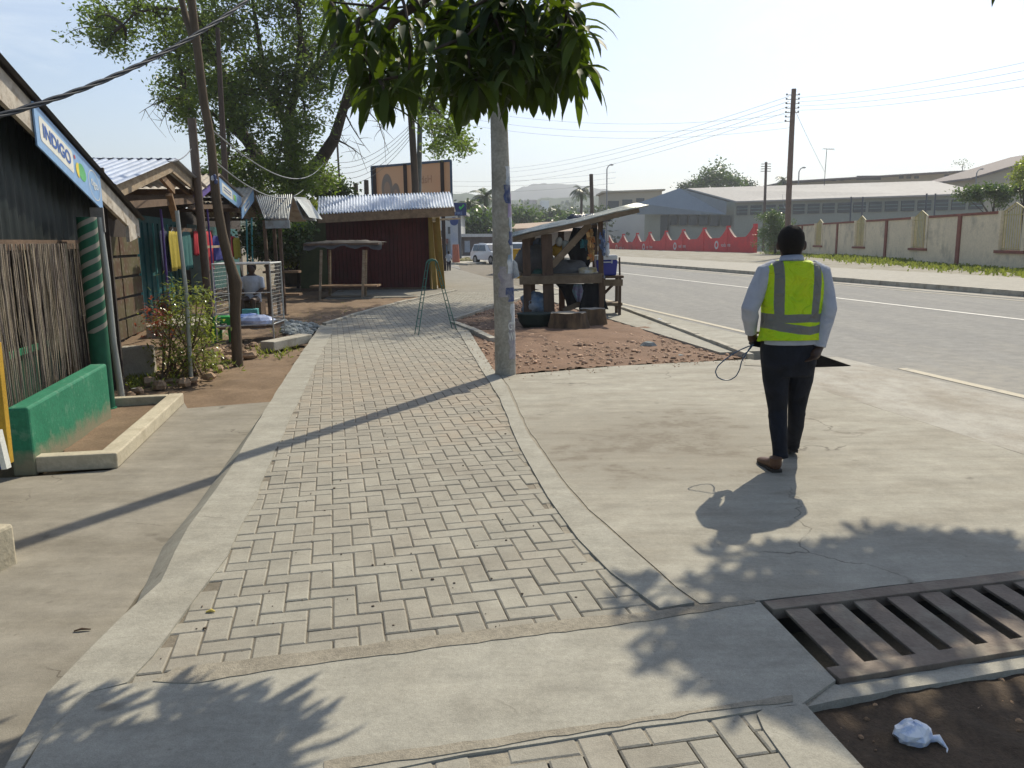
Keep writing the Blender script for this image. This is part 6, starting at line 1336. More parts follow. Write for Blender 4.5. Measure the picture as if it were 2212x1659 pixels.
# ================================================================== BUILDINGS
M_whw = mat('warehouse_wall', (.30, .32, .27), .85, .08, .2, .05, 5); M_gab = mat('gable_sheet', (.20, .25, .29), .7, .06, .2, .05, 5); M_roofp = mat('pale_roof', (.38, .365, .34), .8, .08, .15, .1, 3, stretch=(1, .2, 1)); M_glass = flat('dark_glass', (.03, .04, .045), .3, 0, .6); M_gt = mat('green_frame', (.18, .26, .24), .8)
kS = 1.7
def sc(p): return Vector((p[0] * kS, p[1] * kS, H + (p[2] - H) * kS))
GL, GR, GA = PY(1393, 439, 162), PY(1588, 435, 136), PY(1484, 407, 153); EL, RR = PY(2128, 417, 119), PY(2016, 390.6, 140)
wh = thing('warehouse', 'long low warehouse with grey gable end and pale roof behind the walls', 'building', Vector((GR.x, GR.y, -1.2)))
zb_ = -1.2
def dn0(v): return Vector((v.x, v.y, zb_))
dV = (EL - GR); dG = (GL - GR)
mb = MB(); mb.quad(dn0(GL), dn0(GR), GR, GL); mb.quad(dn0(GR), dn0(EL), EL, GR); mb.quad(dn0(EL), dn0(EL + dG), EL + dG, EL); mb.quad(dn0(EL + dG), dn0(GL), GL, EL + dG); mb.build('walls', M_whw, wh)
gz_ = 5.6; gzl_ = PY(1393, 463, 162).z; gzr_ = PY(1588, 463.5, 136).z; nb_ = Vector((0, -.12, 0))
mb = MB(); og = Vector((-1.6, -.8, 0)); gl2, gr2, ga2 = GL + og, GR + og, GA + og
mb.add([Vector((gl2.x, gl2.y, gzl_)), Vector((gr2.x, gr2.y, gzr_)), gr2, ga2, gl2], [(0, 1, 2, 3, 4)]); mb.add([Vector((gl2.x, gl2.y + .2, gzl_)), Vector((gr2.x, gr2.y + .2, gzr_)), gr2 + Vector((0, .2, 0)), ga2 + Vector((0, .2, 0)), gl2 + Vector((0, .2, 0))], [(4, 3, 2, 1, 0)]); mb.build('gable_end', M_gab, wh)
ov = nb_ * 6
mb = MB(); mb.hexa([GR + ov - e * .25, EL + ov - e * .25, RR - e * .25, GA + ov * .6 - e * .25], [GR + ov, EL + ov, RR, GA + ov * .6]); mb.build('roof_slope', M_roofp, wh)
mb = MB(); mb.hexa([GA + ov * .6 - e * .25, RR - e * .25, EL + dG - e * .25, GL - e * .25], [GA + ov * .6, RR, EL + dG, GL]); mb.build('roof_slope', M_roofp, wh)
mb = MB(); mb.add([EL + ov, EL + dG, RR], [(0, 1, 2)]); mb.build('roof_hip', M_roofp, wh)
for i in range(16):
    u0, u1 = (i + .12) / 16, (i + .9) / 16; a_, b_ = GR + dV * u0 + nb_ * .8, GR + dV * u1 + nb_ * .8; zt_ = -0.75; mb = MB(); hw_ = 1.5
    a_ += nb_; b_ += nb_; mb.hexa([a_ + e * (zt_ - hw_), b_ + e * (zt_ - hw_), b_ + e * (zt_ - hw_) + Vector((0, .3, 0)), a_ + e * (zt_ - hw_) + Vector((0, .3, 0))], [a_ + e * zt_, b_ + e * zt_, b_ + e * zt_ + Vector((0, .3, 0)), a_ + e * zt_ + Vector((0, .3, 0))]); wn_ = mb.build('window', M_glass, wh)
    mb = MB(); a2_, b2_ = a_ + nb_ * .5, b_ + nb_ * .5
    for v in (.33, .66): mb.beam(a2_ + e * (zt_ - hw_ * v), b2_ + e * (zt_ - hw_ * v), .05, .10)
    mb.build('louvre', M_gt, wn_); 
for i in range(9):
    u0, u1 = (i + .1) / 9, (i + .85) / 9; a_, b_ = GL.lerp(GR, u0) + og * .3, GL.lerp(GR, u1) + og * .3
    gz_ = gzl_ + (gzr_ - gzl_) * (u0 + u1) / 2
    if i in (0, 1): continue
    mb = MB(); z1_, z0_ = gz_ - .15, gz_ - 1.9 - (3.2 if i in (2,) else 0); mb.hexa([Vector((p.x, p.y, z0_)) for p in (a_, b_, b_ + Vector((0, .3, 0)), a_ + Vector((0, .3, 0)))], [Vector((p.x, p.y, z1_)) for p in (a_, b_, b_ + Vector((0, .3, 0)), a_ + Vector((0, .3, 0)))]); mb.build('window', M_glass, wh)
for px, py in ((1412, 0), (1441, 0), (1714, 0), (1737, 0)): pass
for (px, l) in ((2186 / 1.0, 0),): pass
for i, (px, pt, pb2) in enumerate(((1839, 425, 452), (1864, 425, 452), (2002, 418, 448), (2021, 418, 448))):
    p, q = PY(px, pb2, 75), PY(px, pt, 75); p.z = -1; tag(MB().tube([p, q], .08, 6).build('vent_pipe', M_cable), ('dark pipe standing left of its twin before the pale roof', 'dark pipe standing right of its twin before the pale roof', 'first dark pipe of the right hand pair before the pale roof', 'second dark pipe of the right hand pair before the pale roof')[i], 'pipe')
# flat roofed block
def block(name, label, pl, pr, Y, ztpx, m, wins, mw=M_glass, depth=12, roof=None, ov_=.6, zb0=-1.6, ry=0):
    a_, b_ = PY(pl, ztpx[0], Y), PY(pr, ztpx[1], Y + ry); zt_ = a_.z; root = thing(name, label, 'building', Vector((a_.x, Y, zb0)))
    q = [Vector((a_.x, Y, zb0)), Vector((b_.x, Y + ry, zb0)), Vector((b_.x, Y + ry + depth, zb0)), Vector((a_.x, Y + depth, zb0))]; tt = [Vector((v.x, v.y, (a_.z, b_.z, b_.z, a_.z)[i])) for i, v in enumerate(q)]
    mb = MB(); mb.hexa(q, tt); mb.build('walls', m, root)
    if roof: mb = MB(); mb.hexa([tt[0] + Vector((-ov_, -ov_, .01)), tt[1] + Vector((ov_, -ov_, .01)), tt[2] + Vector((ov_, ov_, .01)), tt[3] + Vector((-ov_, ov_, .01))], [tt[0] + Vector((-ov_, -ov_, .35)), tt[1] + Vector((ov_, -ov_, .35)), tt[2] + Vector((ov_, ov_, .35)), tt[3] + Vector((-ov_, ov_, .35))]); mb.build('roof', roof, root)
    for (x0, x1, y0, y1) in wins:
        yq = Y + ry * ((x0 + x1) / 2 - pl) / (pr - pl) - .06; p0_, p1_ = PY(x0, y1, yq), PY(x1, y0, yq); mb = MB(); mb.box(((p0_.x + p1_.x) / 2, yq, (p0_.z + p1_.z) / 2), (abs(p1_.x - p0_.x), .12, abs(p1_.z - p0_.z))); mb.build('window', mw, root)
    return root
M_cb = mat('cream_block', (.44, .39, .30), .85, .08, .2); M_gb = mat('grey_block', (.38, .38, .36), .85, .08, .3)
block('flat_building', 'flat roofed beige block with dark upper windows left of the warehouse', 1306, 1430, 178, (417, 412), M_cb, [(1313, 1337, 434, 450), (1344, 1366, 431, 449), (1374, 1392, 428, 447)], roof=M_cb)
block('long_building', 'long cream building with brown overhanging roof beyond the warehouse', 1712, 2106, 190, (396, 370), M_cb, [(1797, 1806, 386, 391), (1814, 1824, 384, 390), (1850, 1903, 379, 389), (1942, 1952, 380, 386), (1958, 1968, 380, 386), (1975, 1985, 380, 386), (2040, 2050, 377, 383), (2058, 2068, 377, 383)], roof=mat('brown_roof', (.16, .13, .12), .8), depth=20, ov_=2.5, ry=0)
fb_ = bpy.data.objects['flat_building']; a_, b_ = PY(1308, 560, 177.8), PY(1428, 463, 177.8); mb = MB(); mb.box(((a_.x + b_.x) / 2, 177.8, (b_.z - 2) / 2), (b_.x - a_.x, .4, b_.z + 2)); mb.build('lower_wall', mat('white_lower', (.50, .50, .48), .85, .08, .3), fb_)
h1 = thing('hip_building', 'cream gable building at the far right edge above the hedge', 'building', PY(2100, 420, 150)); a_, b_, c_ = PY(2108, 402, 150), PY(2108, 386, 150), PY(2330, 320, 150); d_ = PY(2330, 430, 150)
mb = MB(); bk = Vector((0, 20, 0)); a_.z = -1.2; d_.z = -1.2; mb.hexa([a_, d_, d_ + bk, a_ + bk], [b_, c_, c_ + bk, b_ + bk]); mb.build('walls', M_cb, h1); mb = MB(); mb.hexa([b_ + e * .05 - Vector((1.5, 1, .3)), c_ + e * .05 - Vector((0, 1, 0)), c_ + bk + e * .05, b_ + bk + e * .05], [b_ + e * .4 - Vector((1.5, 1, .3)), c_ + e * .4 - Vector((0, 1, 0)), c_ + bk + e * .4, b_ + bk + e * .4]); mb.build('roof', MATS['brown_roof'], h1)
# centre distance
block('white_building', 'white two storey shop building with blue shutter beyond the kiosk', 925, 992, 95, (462, 462), mat('white_block', (.46, .47, .46), .8, .1, .3), [(944, 958, 498, 512), (968, 984, 490, 505), (930, 938, 498, 512)], roof=M_gb, zb0=-.3)
mb = MB(); a_, b_ = PY(930, 530, 94.6), PY(966, 548, 94.6); mb.box(((a_.x + b_.x) / 2, 94.7, (a_.z + b_.z) / 2), (b_.x - a_.x, .3, a_.z - b_.z)); mb.build('blue_shutter', mat('shut_blue', (.05, .14, .24), .6), bpy.data.objects['white_building'])
mb = MB(); a_, b_ = PY(925, 516, 94.2), PY(968, 526, 94.2); mb.box(((a_.x + b_.x) / 2, 94.2, (a_.z + b_.z) / 2), (b_.x - a_.x, 1.2, a_.z - b_.z)); mb.build('brick_band', M_brick, bpy.data.objects['white_building'])
block('low_shop', 'low dark shop with pale tin roof behind the white car', 998, 1080, 92, (512, 512), mat('shop_dark', (.13, .10, .09), .85, .3, .8), [(1004, 1015, 520, 545), (1035, 1045, 524, 546)], mw=mat('shop_white', (.34, .36, .40), .7), roof=mat('tin_far', (.52, .50, .48), .6), zb0=-.3, depth=8)
block('long_shed', 'long shed with tan roof seen over the vendor stall', 1108, 1290, 120, (500, 490), mat('tan_wall', (.30, .24, .18), .85), [], roof=mat('tan_roof', (.44, .33, .24), .8, .06, .3), depth=14, zb0=-1.2)
o_ = bpy.data.objects['long_shed']; a_, b_ = PY(1100, 508, 117), PY(1300, 496, 117); mb = MB(); mb.hexa([a_, b_, b_ + Vector((0, 9, 1.6)), a_ + Vector((0, 9, 1.6))], [a_ + e * .1, b_ + e * .1, b_ + Vector((0, 9, 1.7)), a_ + Vector((0, 9, 1.7))]); mb.build('roof_slope', MATS['tan_roof'], o_)
block('hill_house', 'tiny pale house among the trees below the hill', 1168, 1186, 620, (433, 433), M_cream, [], zb0=20, depth=15)
block('hill_house', 'tiny pinkish block left of the pale house below the hill', 1132, 1160, 640, (432, 432), mat('pinkb', (.36, .27, .25), .8), [], zb0=20, depth=15)
# pylon sign and round sign
b = PY(994, 560, 62); b.z = -.1; sg2 = thing('pylon_sign', 'dark blue square sign with a green tick on a post beyond the kiosk', 'sign', b)
mb = MB(); p, q = PY(980.5, 466, 62), PY(1007, 438, 62); mb.box(((p.x + q.x) / 2, 62, (p.z + q.z) / 2), (q.x - p.x, .2, q.z - p.z)); mb.build('panel', flat('navy_panel', (.012, .03, .13), .5), sg2, bevel=.02)
mb = MB(); mb.tube([b, Vector((b.x, 62, p.z))], .12, 8); mb.build('post', M_cable, sg2)
mb = MB(); mb.add([PY(x, y, 61.85) for x, y in ((991, 449), (995, 453), (1003, 444), (1001, 441), (996, 448), (993, 445))], [tuple(range(6))]); mb.build('green_tick', flat('tick', (.04, .45, .08)), sg2)
text_mesh('word', 'FIRE', flat('sign_pale', (.2, .3, .5)), sg2, PY(991, 461, 61.85), (1, 0, 0), e, .30, .01)
b = PY(980, 560, 60); b.z = -.1; rs = thing('round_sign', 'round blue shop sign below the dark square sign', 'sign', PY(981, 478, 60)); c = PY(981, 478, 60)
mb = MB(); mb.tube([c + Vector((0, -.06, 0)), c + Vector((0, .06, 0))], 9 * 60 / 1776, 24); mb.build('disc', flat('disc_blue', (.03, .06, .20), .5), rs)
mb = MB(); mb.tube([c + Vector((-.2, .06, 0)), PY(962, 474, 60)], .04, 6); mb.build('bracket', M_cable, rs)
# white pillar advert
b = PY(985, 548, 75); b.z = -.2; mb = MB(); q = PY(985, 470, 75); mb.box((b.x, 75, (q.z - .2) / 2), (.9, .4, q.z + .2)); tag(mb.build('advert_pillar', mat('adp', (.42, .43, .45), .6, .1, 1, .1, 10, col2=(.25, .30, .42))), 'pale blue white advert pillar under the round sign', 'pillar')
mb = MB(); b = PY(985, 560, 58); b.z = -.1; q = PY(984, 528, 58); mb.tube([b, q], [.28, .22], 8); tag(mb.build('orange_bollard', mat('bollard', (.40, .14, .09), .7)), 'short orange red post on the traffic island', 'bollard')
struct('traffic_island', MB().prism(rough_poly([tuple(gp(x, y, 0)[:2]) for x, y in ((975, 571), (1010, 573), (1050, 570), (1035, 561), (985, 560))], .5, .05, 1), -.05, .12), M_kerb)
tag(scatter('island_plants', [tuple(gp(x, y, 0)[:2]) for x, y in ((985, 568), (1025, 567), (1015, 563), (990, 563))], 120, .1, .3, .12, mat('dry_grass', (.25, .22, .10), .9, island=.4), 71), kind='stuff')
# pedestrian
def walker(name, label, px, pyb, pyt, top, legs, extra=None):
    b = gp(px, pyb, 0); h = PY(px, pyt, b.y).z; k = h / 1.7; r = thing(name, label, 'person', b)
    mb = MB(); V = lambda x, y, z: b + Vector((x * k, y * k, z * k))
    limb(mb, [V(-.09, 0, .9), V(-.1, .1, .5), V(-.1, .0, .06)], [.09 * k, .065 * k, .045 * k]); limb(mb, [V(.09, 0, .9), V(.1, -.08, .5), V(.1, -.2, .08)], [.09 * k, .065 * k, .045 * k])
    mb.loft([(V(0, 0, .85), .15 * k, .1 * k), (V(0, 0, 1.1), .15 * k, .1 * k), (V(0, 0, 1.38), .19 * k, .1 * k), (V(0, 0, 1.47), .06 * k, .06 * k), (V(0, 0, 1.54), .05 * k, .05 * k)], 0, 12); mb.ball(V(0, .01, 1.6), .1 * k, 10, 0, (.85, 1, 1.15))
    for s_g in (-1, 1): limb(mb, [V(s_g * .19, 0, 1.38), V(s_g * .25, .02, 1.08), V(s_g * .24, .12 * s_g, .84)], [.05 * k, .04 * k, .03 * k])
    mb.build('body', M_skin, r, remesh=.022, smooth_it=2)
    mb = MB(); mb.loft([(V(0, 0, .82), .175 * k, .125 * k), (V(0, 0, 1.1), .165 * k, .12 * k), (V(0, 0, 1.38), .20 * k, .115 * k), (V(0, 0, 1.46), .09 * k, .08 * k)], 0, 12)
    for s_g in (-1, 1): limb(mb, [V(s_g * .18, 0, 1.38), V(s_g * .25, .02, 1.12)], [.065 * k, .055 * k])
    mb.build('top', top, r, remesh=.022, smooth_it=2)
    mb = MB(); limb(mb, [V(-.09, 0, .92), V(-.1, .1, .5), V(-.1, .0, .1)], [.11 * k, .085 * k, .06 * k]); limb(mb, [V(.09, 0, .92), V(.1, -.08, .5), V(.1, -.2, .12)], [.11 * k, .085 * k, .06 * k]); mb.build('trousers', legs, r)
    mb = MB(); mb.ball(V(0, -.005, 1.64), .105 * k, 10, 0, (.88, .98, .95)); mb.build('hair', M_hair, r)
walker('person', 'small pedestrian in a pale top walking on the path beyond the red kiosk', 970, 587, 543, mat('top_pale', (.42, .45, .50), .9), mat('leg_dark', (.015, .017, .03), .9))
# ================================================================== CARS
M_carw = flat('car_white', (.62, .65, .68), .25, 0, .6); M_carg = flat('car_glass', (.03, .05, .07), .08, 0, .8); M_tyre = flat('tyre', (.015, .015, .015), .8); M_rim = flat('rim', (.25, .26, .27), .4, .6)
def car(label, loc, yaw, L, W, Hh, m):
    r = thing('parked_car', label, 'car', loc); mt = Matrix.Translation(loc) @ Matrix.Rotation(yaw, 4, 'Z'); T = lambda x, y, z: mt @ Vector((x, y, z))
    # body profile along x (front = +x)
    pf = [(-L / 2, .45), (-L / 2 + .02, .85), (-L / 2 + .1, Hh * .60), (-L / 2 + .35, Hh * .97), (-L * .2, Hh), (L * .08, Hh * .98), (L * .25, Hh * .64), (L * .45, Hh * .56), (L / 2, Hh * .42), (L / 2, .3), (-L / 2, .3)]
    mb = MB(); n = len(pf); vs = []
    for s_g in (-1, 1):
        for (x, z) in pf:
            w_ = W / 2 * (1 if z < Hh * .62 else .84 + .16 * (Hh - z) / (Hh * .4)); vs.append(T(x, s_g * w_, z))
    mb.add(vs, [tuple(range(n)), tuple(range(n, 2 * n))[::-1]] + [(i, i + n, (i + 1) % n + n, (i + 1) % n) for i in range(n)]); mb.build('body', m, r, bevel=.05)
    for s_g in (-1, 1):
        for x0, x1, nm in ((-L * .40, -L * .2, 'side_window'), (-L * .18, L * .04, 'side_window')):
            mb = MB(); y0 = s_g * (W / 2 * .985); y1 = s_g * (W / 2 * .875); mb.add([T(x0, y0, Hh * .64), T(x1 + (.25 if x1 > 0 else 0), y0, Hh * .64), T(x1, y1, Hh * .93), T(x0 + .05, y1, Hh * .93)], [(0, 1, 2, 3)]); mb.build(nm, M_carg, r, solid=.02)
        for x in (-L * .3, L * .31):
            c = T(x, s_g * (W / 2 - .1), .31); ax = (T(0, 1, 0) - T(0, 0, 0)); mb = MB(); mb.tube([c - ax * .12, c + ax * .12], .32, 20); wh_ = mb.build('wheel', M_tyre, r); mb = MB(); mb.tube([c - ax * .128, c + ax * .128], .18, 14); rm = mb.build('rim', M_rim, None); rm.parent = wh_
            for v in rm.data.vertices: v.co = v.co - Vector(loc)
        mb = MB(); mb.ball(T(L / 2 - .06, s_g * W * .36, Hh * .42), .12, 8, 0, (1, 1.3, .8)); mb.build('headlight', flat('headlight', (.6, .62, .65), .2), r)
        mb = MB(); mb.box(T(-L / 2 + .04, s_g * W * .42, Hh * .5), (.08, .18, .3), yaw); mb.build('tail_light', flat('tail', (.3, .02, .02), .3), r)
    for (xa, za, xb, zb2, nm) in ((L * .245, Hh * .66, L * .09, Hh * .95, 'windscreen'), (-L / 2 + .11, Hh * .63, -L / 2 + .33, Hh * .93, 'rear_window')):
        s2 = .03 if xa > 0 else -.03; mb = MB(); mb.add([T(xa + s2, -W / 2 * .9, za), T(xa + s2, W / 2 * .9, za), T(xb + s2, W / 2 * .78, zb2), T(xb + s2, -W / 2 * .78, zb2)], [(0, 1, 2, 3)]); mb.build(nm, M_carg, r, solid=.02)
    mb = MB(); mb.box(T(L / 2 + .01, 0, .42), (.1, W * .9, .2), yaw); mb.build('bumper', m, r)
    return r
car('small white hatchback on the road left of the concrete pole', Vector((PY(1064, 560, 58).x, 58, -.01)), R(-58), 3.6, 1.6, 1.42, M_carw)
car('silver white car half hidden behind the yellow and red cabinets', Vector((PY(1118, 560, 41).x, 41, -.01)), R(-100), 4.2, 1.75, 1.52, flat('car_silver', (.55, .58, .62), .25, .1, .6))

# ================================================================== HILLS AND FAR LAND
def ridge(name, Y, pts, m, depth, seed, amp):
    r_ = random.Random(seed); mb = MB(); vs = []; xs_ = []; P_ = [(PY(px, py, Y).x, PY(px, py, Y).z) for px, py in pts]; n = 160; rows = 9
    for j in range(rows):
        for i in range(n + 1):
            u = i / n; x = P_[0][0] + (P_[-1][0] - P_[0][0]) * u; z = P_[-1][1]
            for (x0, z0), (x1, z1) in zip(P_[:-1], P_[1:]):
                if x0 <= x <= x1: tt_ = (x - x0) / (x1 - x0); tt_ = tt_ * tt_ * (3 - 2 * tt_) * .5 + tt_ * .5; z = z0 + (z1 - z0) * tt_; break
            k = math.sin(math.pi * j / (rows - 1)) ** .8; zz = -3 + (z + 3) * k + amp * noise.noise(Vector((x * .02, j * .8, seed))) * k + amp * .4 * noise.noise(Vector((x * .09, j * 2.1, seed))) * k
            vs.append((x, Y - depth / 2 + depth * j / (rows - 1), zz))
    mb.add(vs, [(j * (n + 1) + i, j * (n + 1) + i + 1, (j + 1) * (n + 1) + i + 1, (j + 1) * (n + 1) + i) for j in range(rows - 1) for i in range(n)], 0, True)
    return struct(name, mb, m)
M_hill = mat('hill_scrub', (.10, .10, .06), .95, .3, .02, .1, .2); M_hill2 = mat('wooded_rise', (.045, .07, .03), .95, .3, .03, .1, .3)
ridge('hill', 1500, [(900, 470), (1060, 432), (1105, 414), (1130, 402), (1165, 396), (1195, 397), (1230, 400), (1280, 407), (1330, 414), (1400, 428), (1500, 445), (1700, 460)], M_hill, 500, 1, 6)
ridge('wooded_rise', 700, [(300, 470), (700, 440), (930, 423), (990, 421), (1060, 428), (1130, 432), (1200, 430), (1290, 424), (1360, 425), (1500, 440), (1800, 450), (2400, 440)], M_hill2, 300, 2, 5)

# ================================================================== TREES
def leafquad(vs, fs, c, r_, L, W, hang=0.0):
    d = Vector((r_.gauss(0, 1), r_.gauss(0, 1), r_.gauss(0, .7) - hang)).normalized(); u = Vector((r_.gauss(0, 1), r_.gauss(0, 1), r_.gauss(0, 1))); s_ = d.cross(u)
    if s_.length < .01: return
    s_ = s_.normalized() * W * .5; o = len(vs); m_ = c + d * L * .5
    vs += [c, m_ + s_, c + d * L, m_ - s_]; fs.append((o, o + 1, o + 2, o + 3))
def crown_leaves(centres, r_, n, L, W, spread, hang=0.0):
    vs, fs = [], []
    for c in centres:
        for _ in range(n):
            leafquad(vs, fs, c + Vector((r_.gauss(0, spread), r_.gauss(0, spread), r_.gauss(0, spread * .7))), r_, L * r_.uniform(.6, 1.3), W * r_.uniform(.7, 1.2), hang)
    mb = MB(); mb.add(vs, fs, 0, False); return mb
def curve(a, b, bend, r_, n=5):
    m_ = a.lerp(b, .5) + Vector((r_.uniform(-1, 1), r_.uniform(-1, 1), r_.uniform(-.3, 1))) * bend * (b - a).length
    return [a * (1 - t_) ** 2 + m_ * 2 * t_ * (1 - t_) + b * t_ ** 2 for t_ in [i / n for i in range(n + 1)]]
M_treebark = mat('tree_bark', (.055, .042, .032), .95, .3, 3, .5, 20)
M_acac = leafmat('acacia_leaf', (.034, .065, .012), (.12, .15, .032), (.20, .30, .035), .46)
b = PY(625, 430, 34); b.z = z_
tree = thing('large_tree', 'large spreading fine leaved tree behind the stalls and red kiosk', 'tree', b)
r_ = random.Random(77); br = MB()
tr_pts = [b, b + Vector((-.1, 0, 1.2)), PY(628, 412, 34)]
br.tube([b, b + Vector((.05, 0, 1.5)), PY(630, 418, 34), PY(640, 395, 34)], [.85, .62, .55, .5], 12)
fork = PY(640, 398, 34)
mains = {'R': [fork, PY(690, 350, 34), PY(722, 300, 33.5), PY(742, 235, 33), PY(762, 160, 32), PY(790, 70, 31)], 'C': [fork, PY(632, 340, 33), PY(620, 270, 32), PY(640, 190, 31), PY(650, 90, 30), PY(640, -40, 29)],
         'L': [fork, PY(580, 370, 33), PY(545, 320, 32), PY(505, 260, 31), PY(480, 160, 30), PY(440, 70, 29), PY(400, -10, 28)], 'LL': [PY(545, 320, 32), PY(490, 270, 31), PY(440, 230, 30.5), PY(400, 200, 30)],
         'LU': [PY(440, 70, 29), PY(385, 20, 28.5), PY(330, 18, 28), PY(290, 30, 28), PY(265, 55, 28)], 'RR': [PY(742, 235, 33), PY(800, 190, 32), PY(870, 190, 31), PY(930, 225, 30.5), PY(975, 270, 30)], 'U': [PY(620, 270, 32), PY(575, 190, 31), PY(560, 90, 30), PY(540, -30, 29)]}
rad0 = {'R': .34, 'C': .26, 'L': .30, 'LL': .12, 'LU': .09, 'RR': .12, 'U': .17}
for k_, pts in mains.items(): br.tube(pts, [rad0[k_] * (1 - .75 * i / (len(pts) - 1)) for i in range(len(pts))], 8)
nodes = [p for k_, pts in mains.items() for p in pts[1:]]
blobs = [(385, 60, 46, 10), (440, 110, 46, 11), (500, 50, 56, 14), (550, 140, 58, 15), (470, 200, 52, 13), (590, 220, 52, 14), (530, 270, 50, 12), (605, 320, 46, 11), (430, 170, 40, 9), (385, 130, 34, 7), (660, 110, 54, 14), (690, 190, 46, 11), (730, 60, 54, 13), (640, 20, 58, 14), (570, -40, 70, 14), (400, 215, 32, 5), (372, 225, 22, 4),
         (560, 365, 42, 10), (505, 345, 36, 8), (470, 300, 30, 4), (690, 392, 30, 8), (640, 395, 30, 6), (535, 400, 38, 9), (480, 385, 28, 6), (660, 270, 34, 6), (205, 30, 30, 5), (245, 60, 34, 7), (300, 15, 40, 7), (225, 92, 18, 3), (270, 100, 16, 2), (350, 40, 30, 4), (760, 150, 40, 8), (820, 210, 30, 5), (880, 190, 36, 6),
         (930, 240, 30, 6), (965, 285, 28, 7), (1000, 318, 13, 4), (945, 318, 16, 3), (840, 120, 50, 9), (900, 90, 60, 9), (480, -60, 70, 9), (700, -60, 80, 10), (580, 430, 30, 5), (430, 30, 40, 8), (350, 180, 14, 2), (600, 160, 40, 10), (520, 200, 40, 10), (620, 370, 36, 9), (420, 250, 22, 3)]
cents = []
for (px, py, rp_, dn_) in blobs:
    Yb_ = 30.5 + (px - 600) * .003 + r_.uniform(-2.2, 2.2); c = PY(px, py, Yb_); rm_ = rp_ * Yb_ / 1776
    a = min(nodes, key=lambda q: (q - c).length); cv = curve(a, c, .16, r_, 6); rb0 = .045 + .02 * rm_; br.tube(cv, [rb0 * (1.3 - 1.0 * i / 6) for i in range(7)], 5)
    for _ in range(int(dn_ * 2.2)):
        q = c + Vector((r_.gauss(0, rm_ * .62), r_.gauss(0, rm_ * 1.0), r_.gauss(0, rm_ * .55))); st_ = cv[r_.randint(3, 6)]; cc_ = curve(st_, q, .2, r_, 4); br.tube(cc_, [.022, .018, .014, .010, .006], 4, 0, False)
        cents.append(q); cents.append(q.lerp(cc_[2], .4) + Vector((r_.gauss(0, .12), r_.gauss(0, .12), r_.gauss(0, .1))))
shade_ext = [fork, PY(640, 190, 31), Vector((-2.5, 29.5, 11.4)), Vector((1.0, 28, 11.6)), Vector((3.6, 27, 11.2))]  # unseen limb and leaves added above the view to shade the path
br.tube(shade_ext[1:], [.18, .14, .11, .06], 8)
for _ in range(240):
    q = Vector((r_.uniform(.6, 5.4), r_.uniform(24.5, 31.5), r_.uniform(10.4, 12.4)))
    if q.z - H < .30 * q.y + .3: q.z = H + .30 * q.y + .4 + r_.uniform(0, .6)
    st_ = min(shade_ext[2:], key=lambda v: (v - q).length); br.tube(curve(st_, q, .15, r_, 4), [.03, .024, .018, .012, .006], 4, 0, False); cents.append(q); cents.append(q + Vector((r_.gauss(0, .4), r_.gauss(0, .4), r_.gauss(0, .3))))
# bare twigs
for (a, b2) in (((400, 200), (300, 245)), ((400, 205), (345, 275)), ((365, 215), (330, 230)), ((742, 240), (700, 330)), ((742, 235), (800, 330)), ((760, 200), (850, 300)), ((722, 300), (790, 345)), ((800, 190), (840, 330))):
    cv = curve(PY(*a, 31), PY(*b2, 30.5), .12, r_, 6); br.tube(cv, [.04, .034, .028, .022, .016, .01, .006], 4)
    for i in range(2, 6):
        for _ in range(2): q = cv[i] + Vector((r_.gauss(0, .5), r_.gauss(0, .3), r_.gauss(0, .45))); br.tube(curve(cv[i], q, .2, r_, 3), [.014, .01, .007, .004], 3)
br.build('trunk', M_treebark, tree)
crown_leaves(cents, r_, 30, .17, .075, .24).build('crown', M_acac, tree)

# mango tree overhead: trunk just outside the frame at right
M_mango = leafmat('mango_leaf', (.008, .018, .005), (.024, .042, .008), (.24, .38, .015), .16, .6, .2)
mb0 = Vector((3.1, .9, -.05)); mango = thing('mango_tree', 'mango tree with long drooping dark leaves hanging into the top of the view', 'tree', mb0)
r_ = random.Random(5); br = MB(); lf = MB()
k1, k2, k3 = Vector((2.9, 1.3, 2.6)), Vector((2.3, 3.2, 3.8)), Vector((.6, 4.5, 3.5))
br.tube([mb0, mb0 + Vector((0, .1, 1.2)), k1], [.24, .20, .17], 12); br.tube([k1, Vector((2.7, 2.3, 3.4)), k2, Vector((1.5, 4.1, 3.9)), k3, Vector((-.3, 4.5, 2.95))], [.13, .11, .09, .07, .05, .03], 9)
br.tube([k1, Vector((3.2, 3.5, 3.9)), Vector((3.6, 6.0, 4.6)), Vector((4.0, 8.0, 4.9))], [.13, .10, .08, .05], 9)
anchors = [k2, Vector((1.5, 4.1, 3.9)), k3, Vector((.3, 4.5, 3.2)), Vector((-.3, 4.5, 2.95))]
anch2 = [Vector((3.2, 3.5, 3.9)), Vector((3.6, 6.0, 4.6)), Vector((4.0, 8.0, 4.9))]
def whorl(c, n, Lm, dense=1.0):
    for k in range(n):
        a = 6.283 * k / n + r_.uniform(-.4, .4); d = Vector((math.cos(a), math.sin(a), r_.uniform(-1.5, .6)))
        leaf_strip(lf, c + Vector((r_.uniform(-.03, .03), r_.uniform(-.03, .03), r_.uniform(-.05, .04))), d, Lm * r_.uniform(.55, 1.25), r_.uniform(.036, .066), r_.uniform(.5, 2.8), 0, n=5, fold=.3)
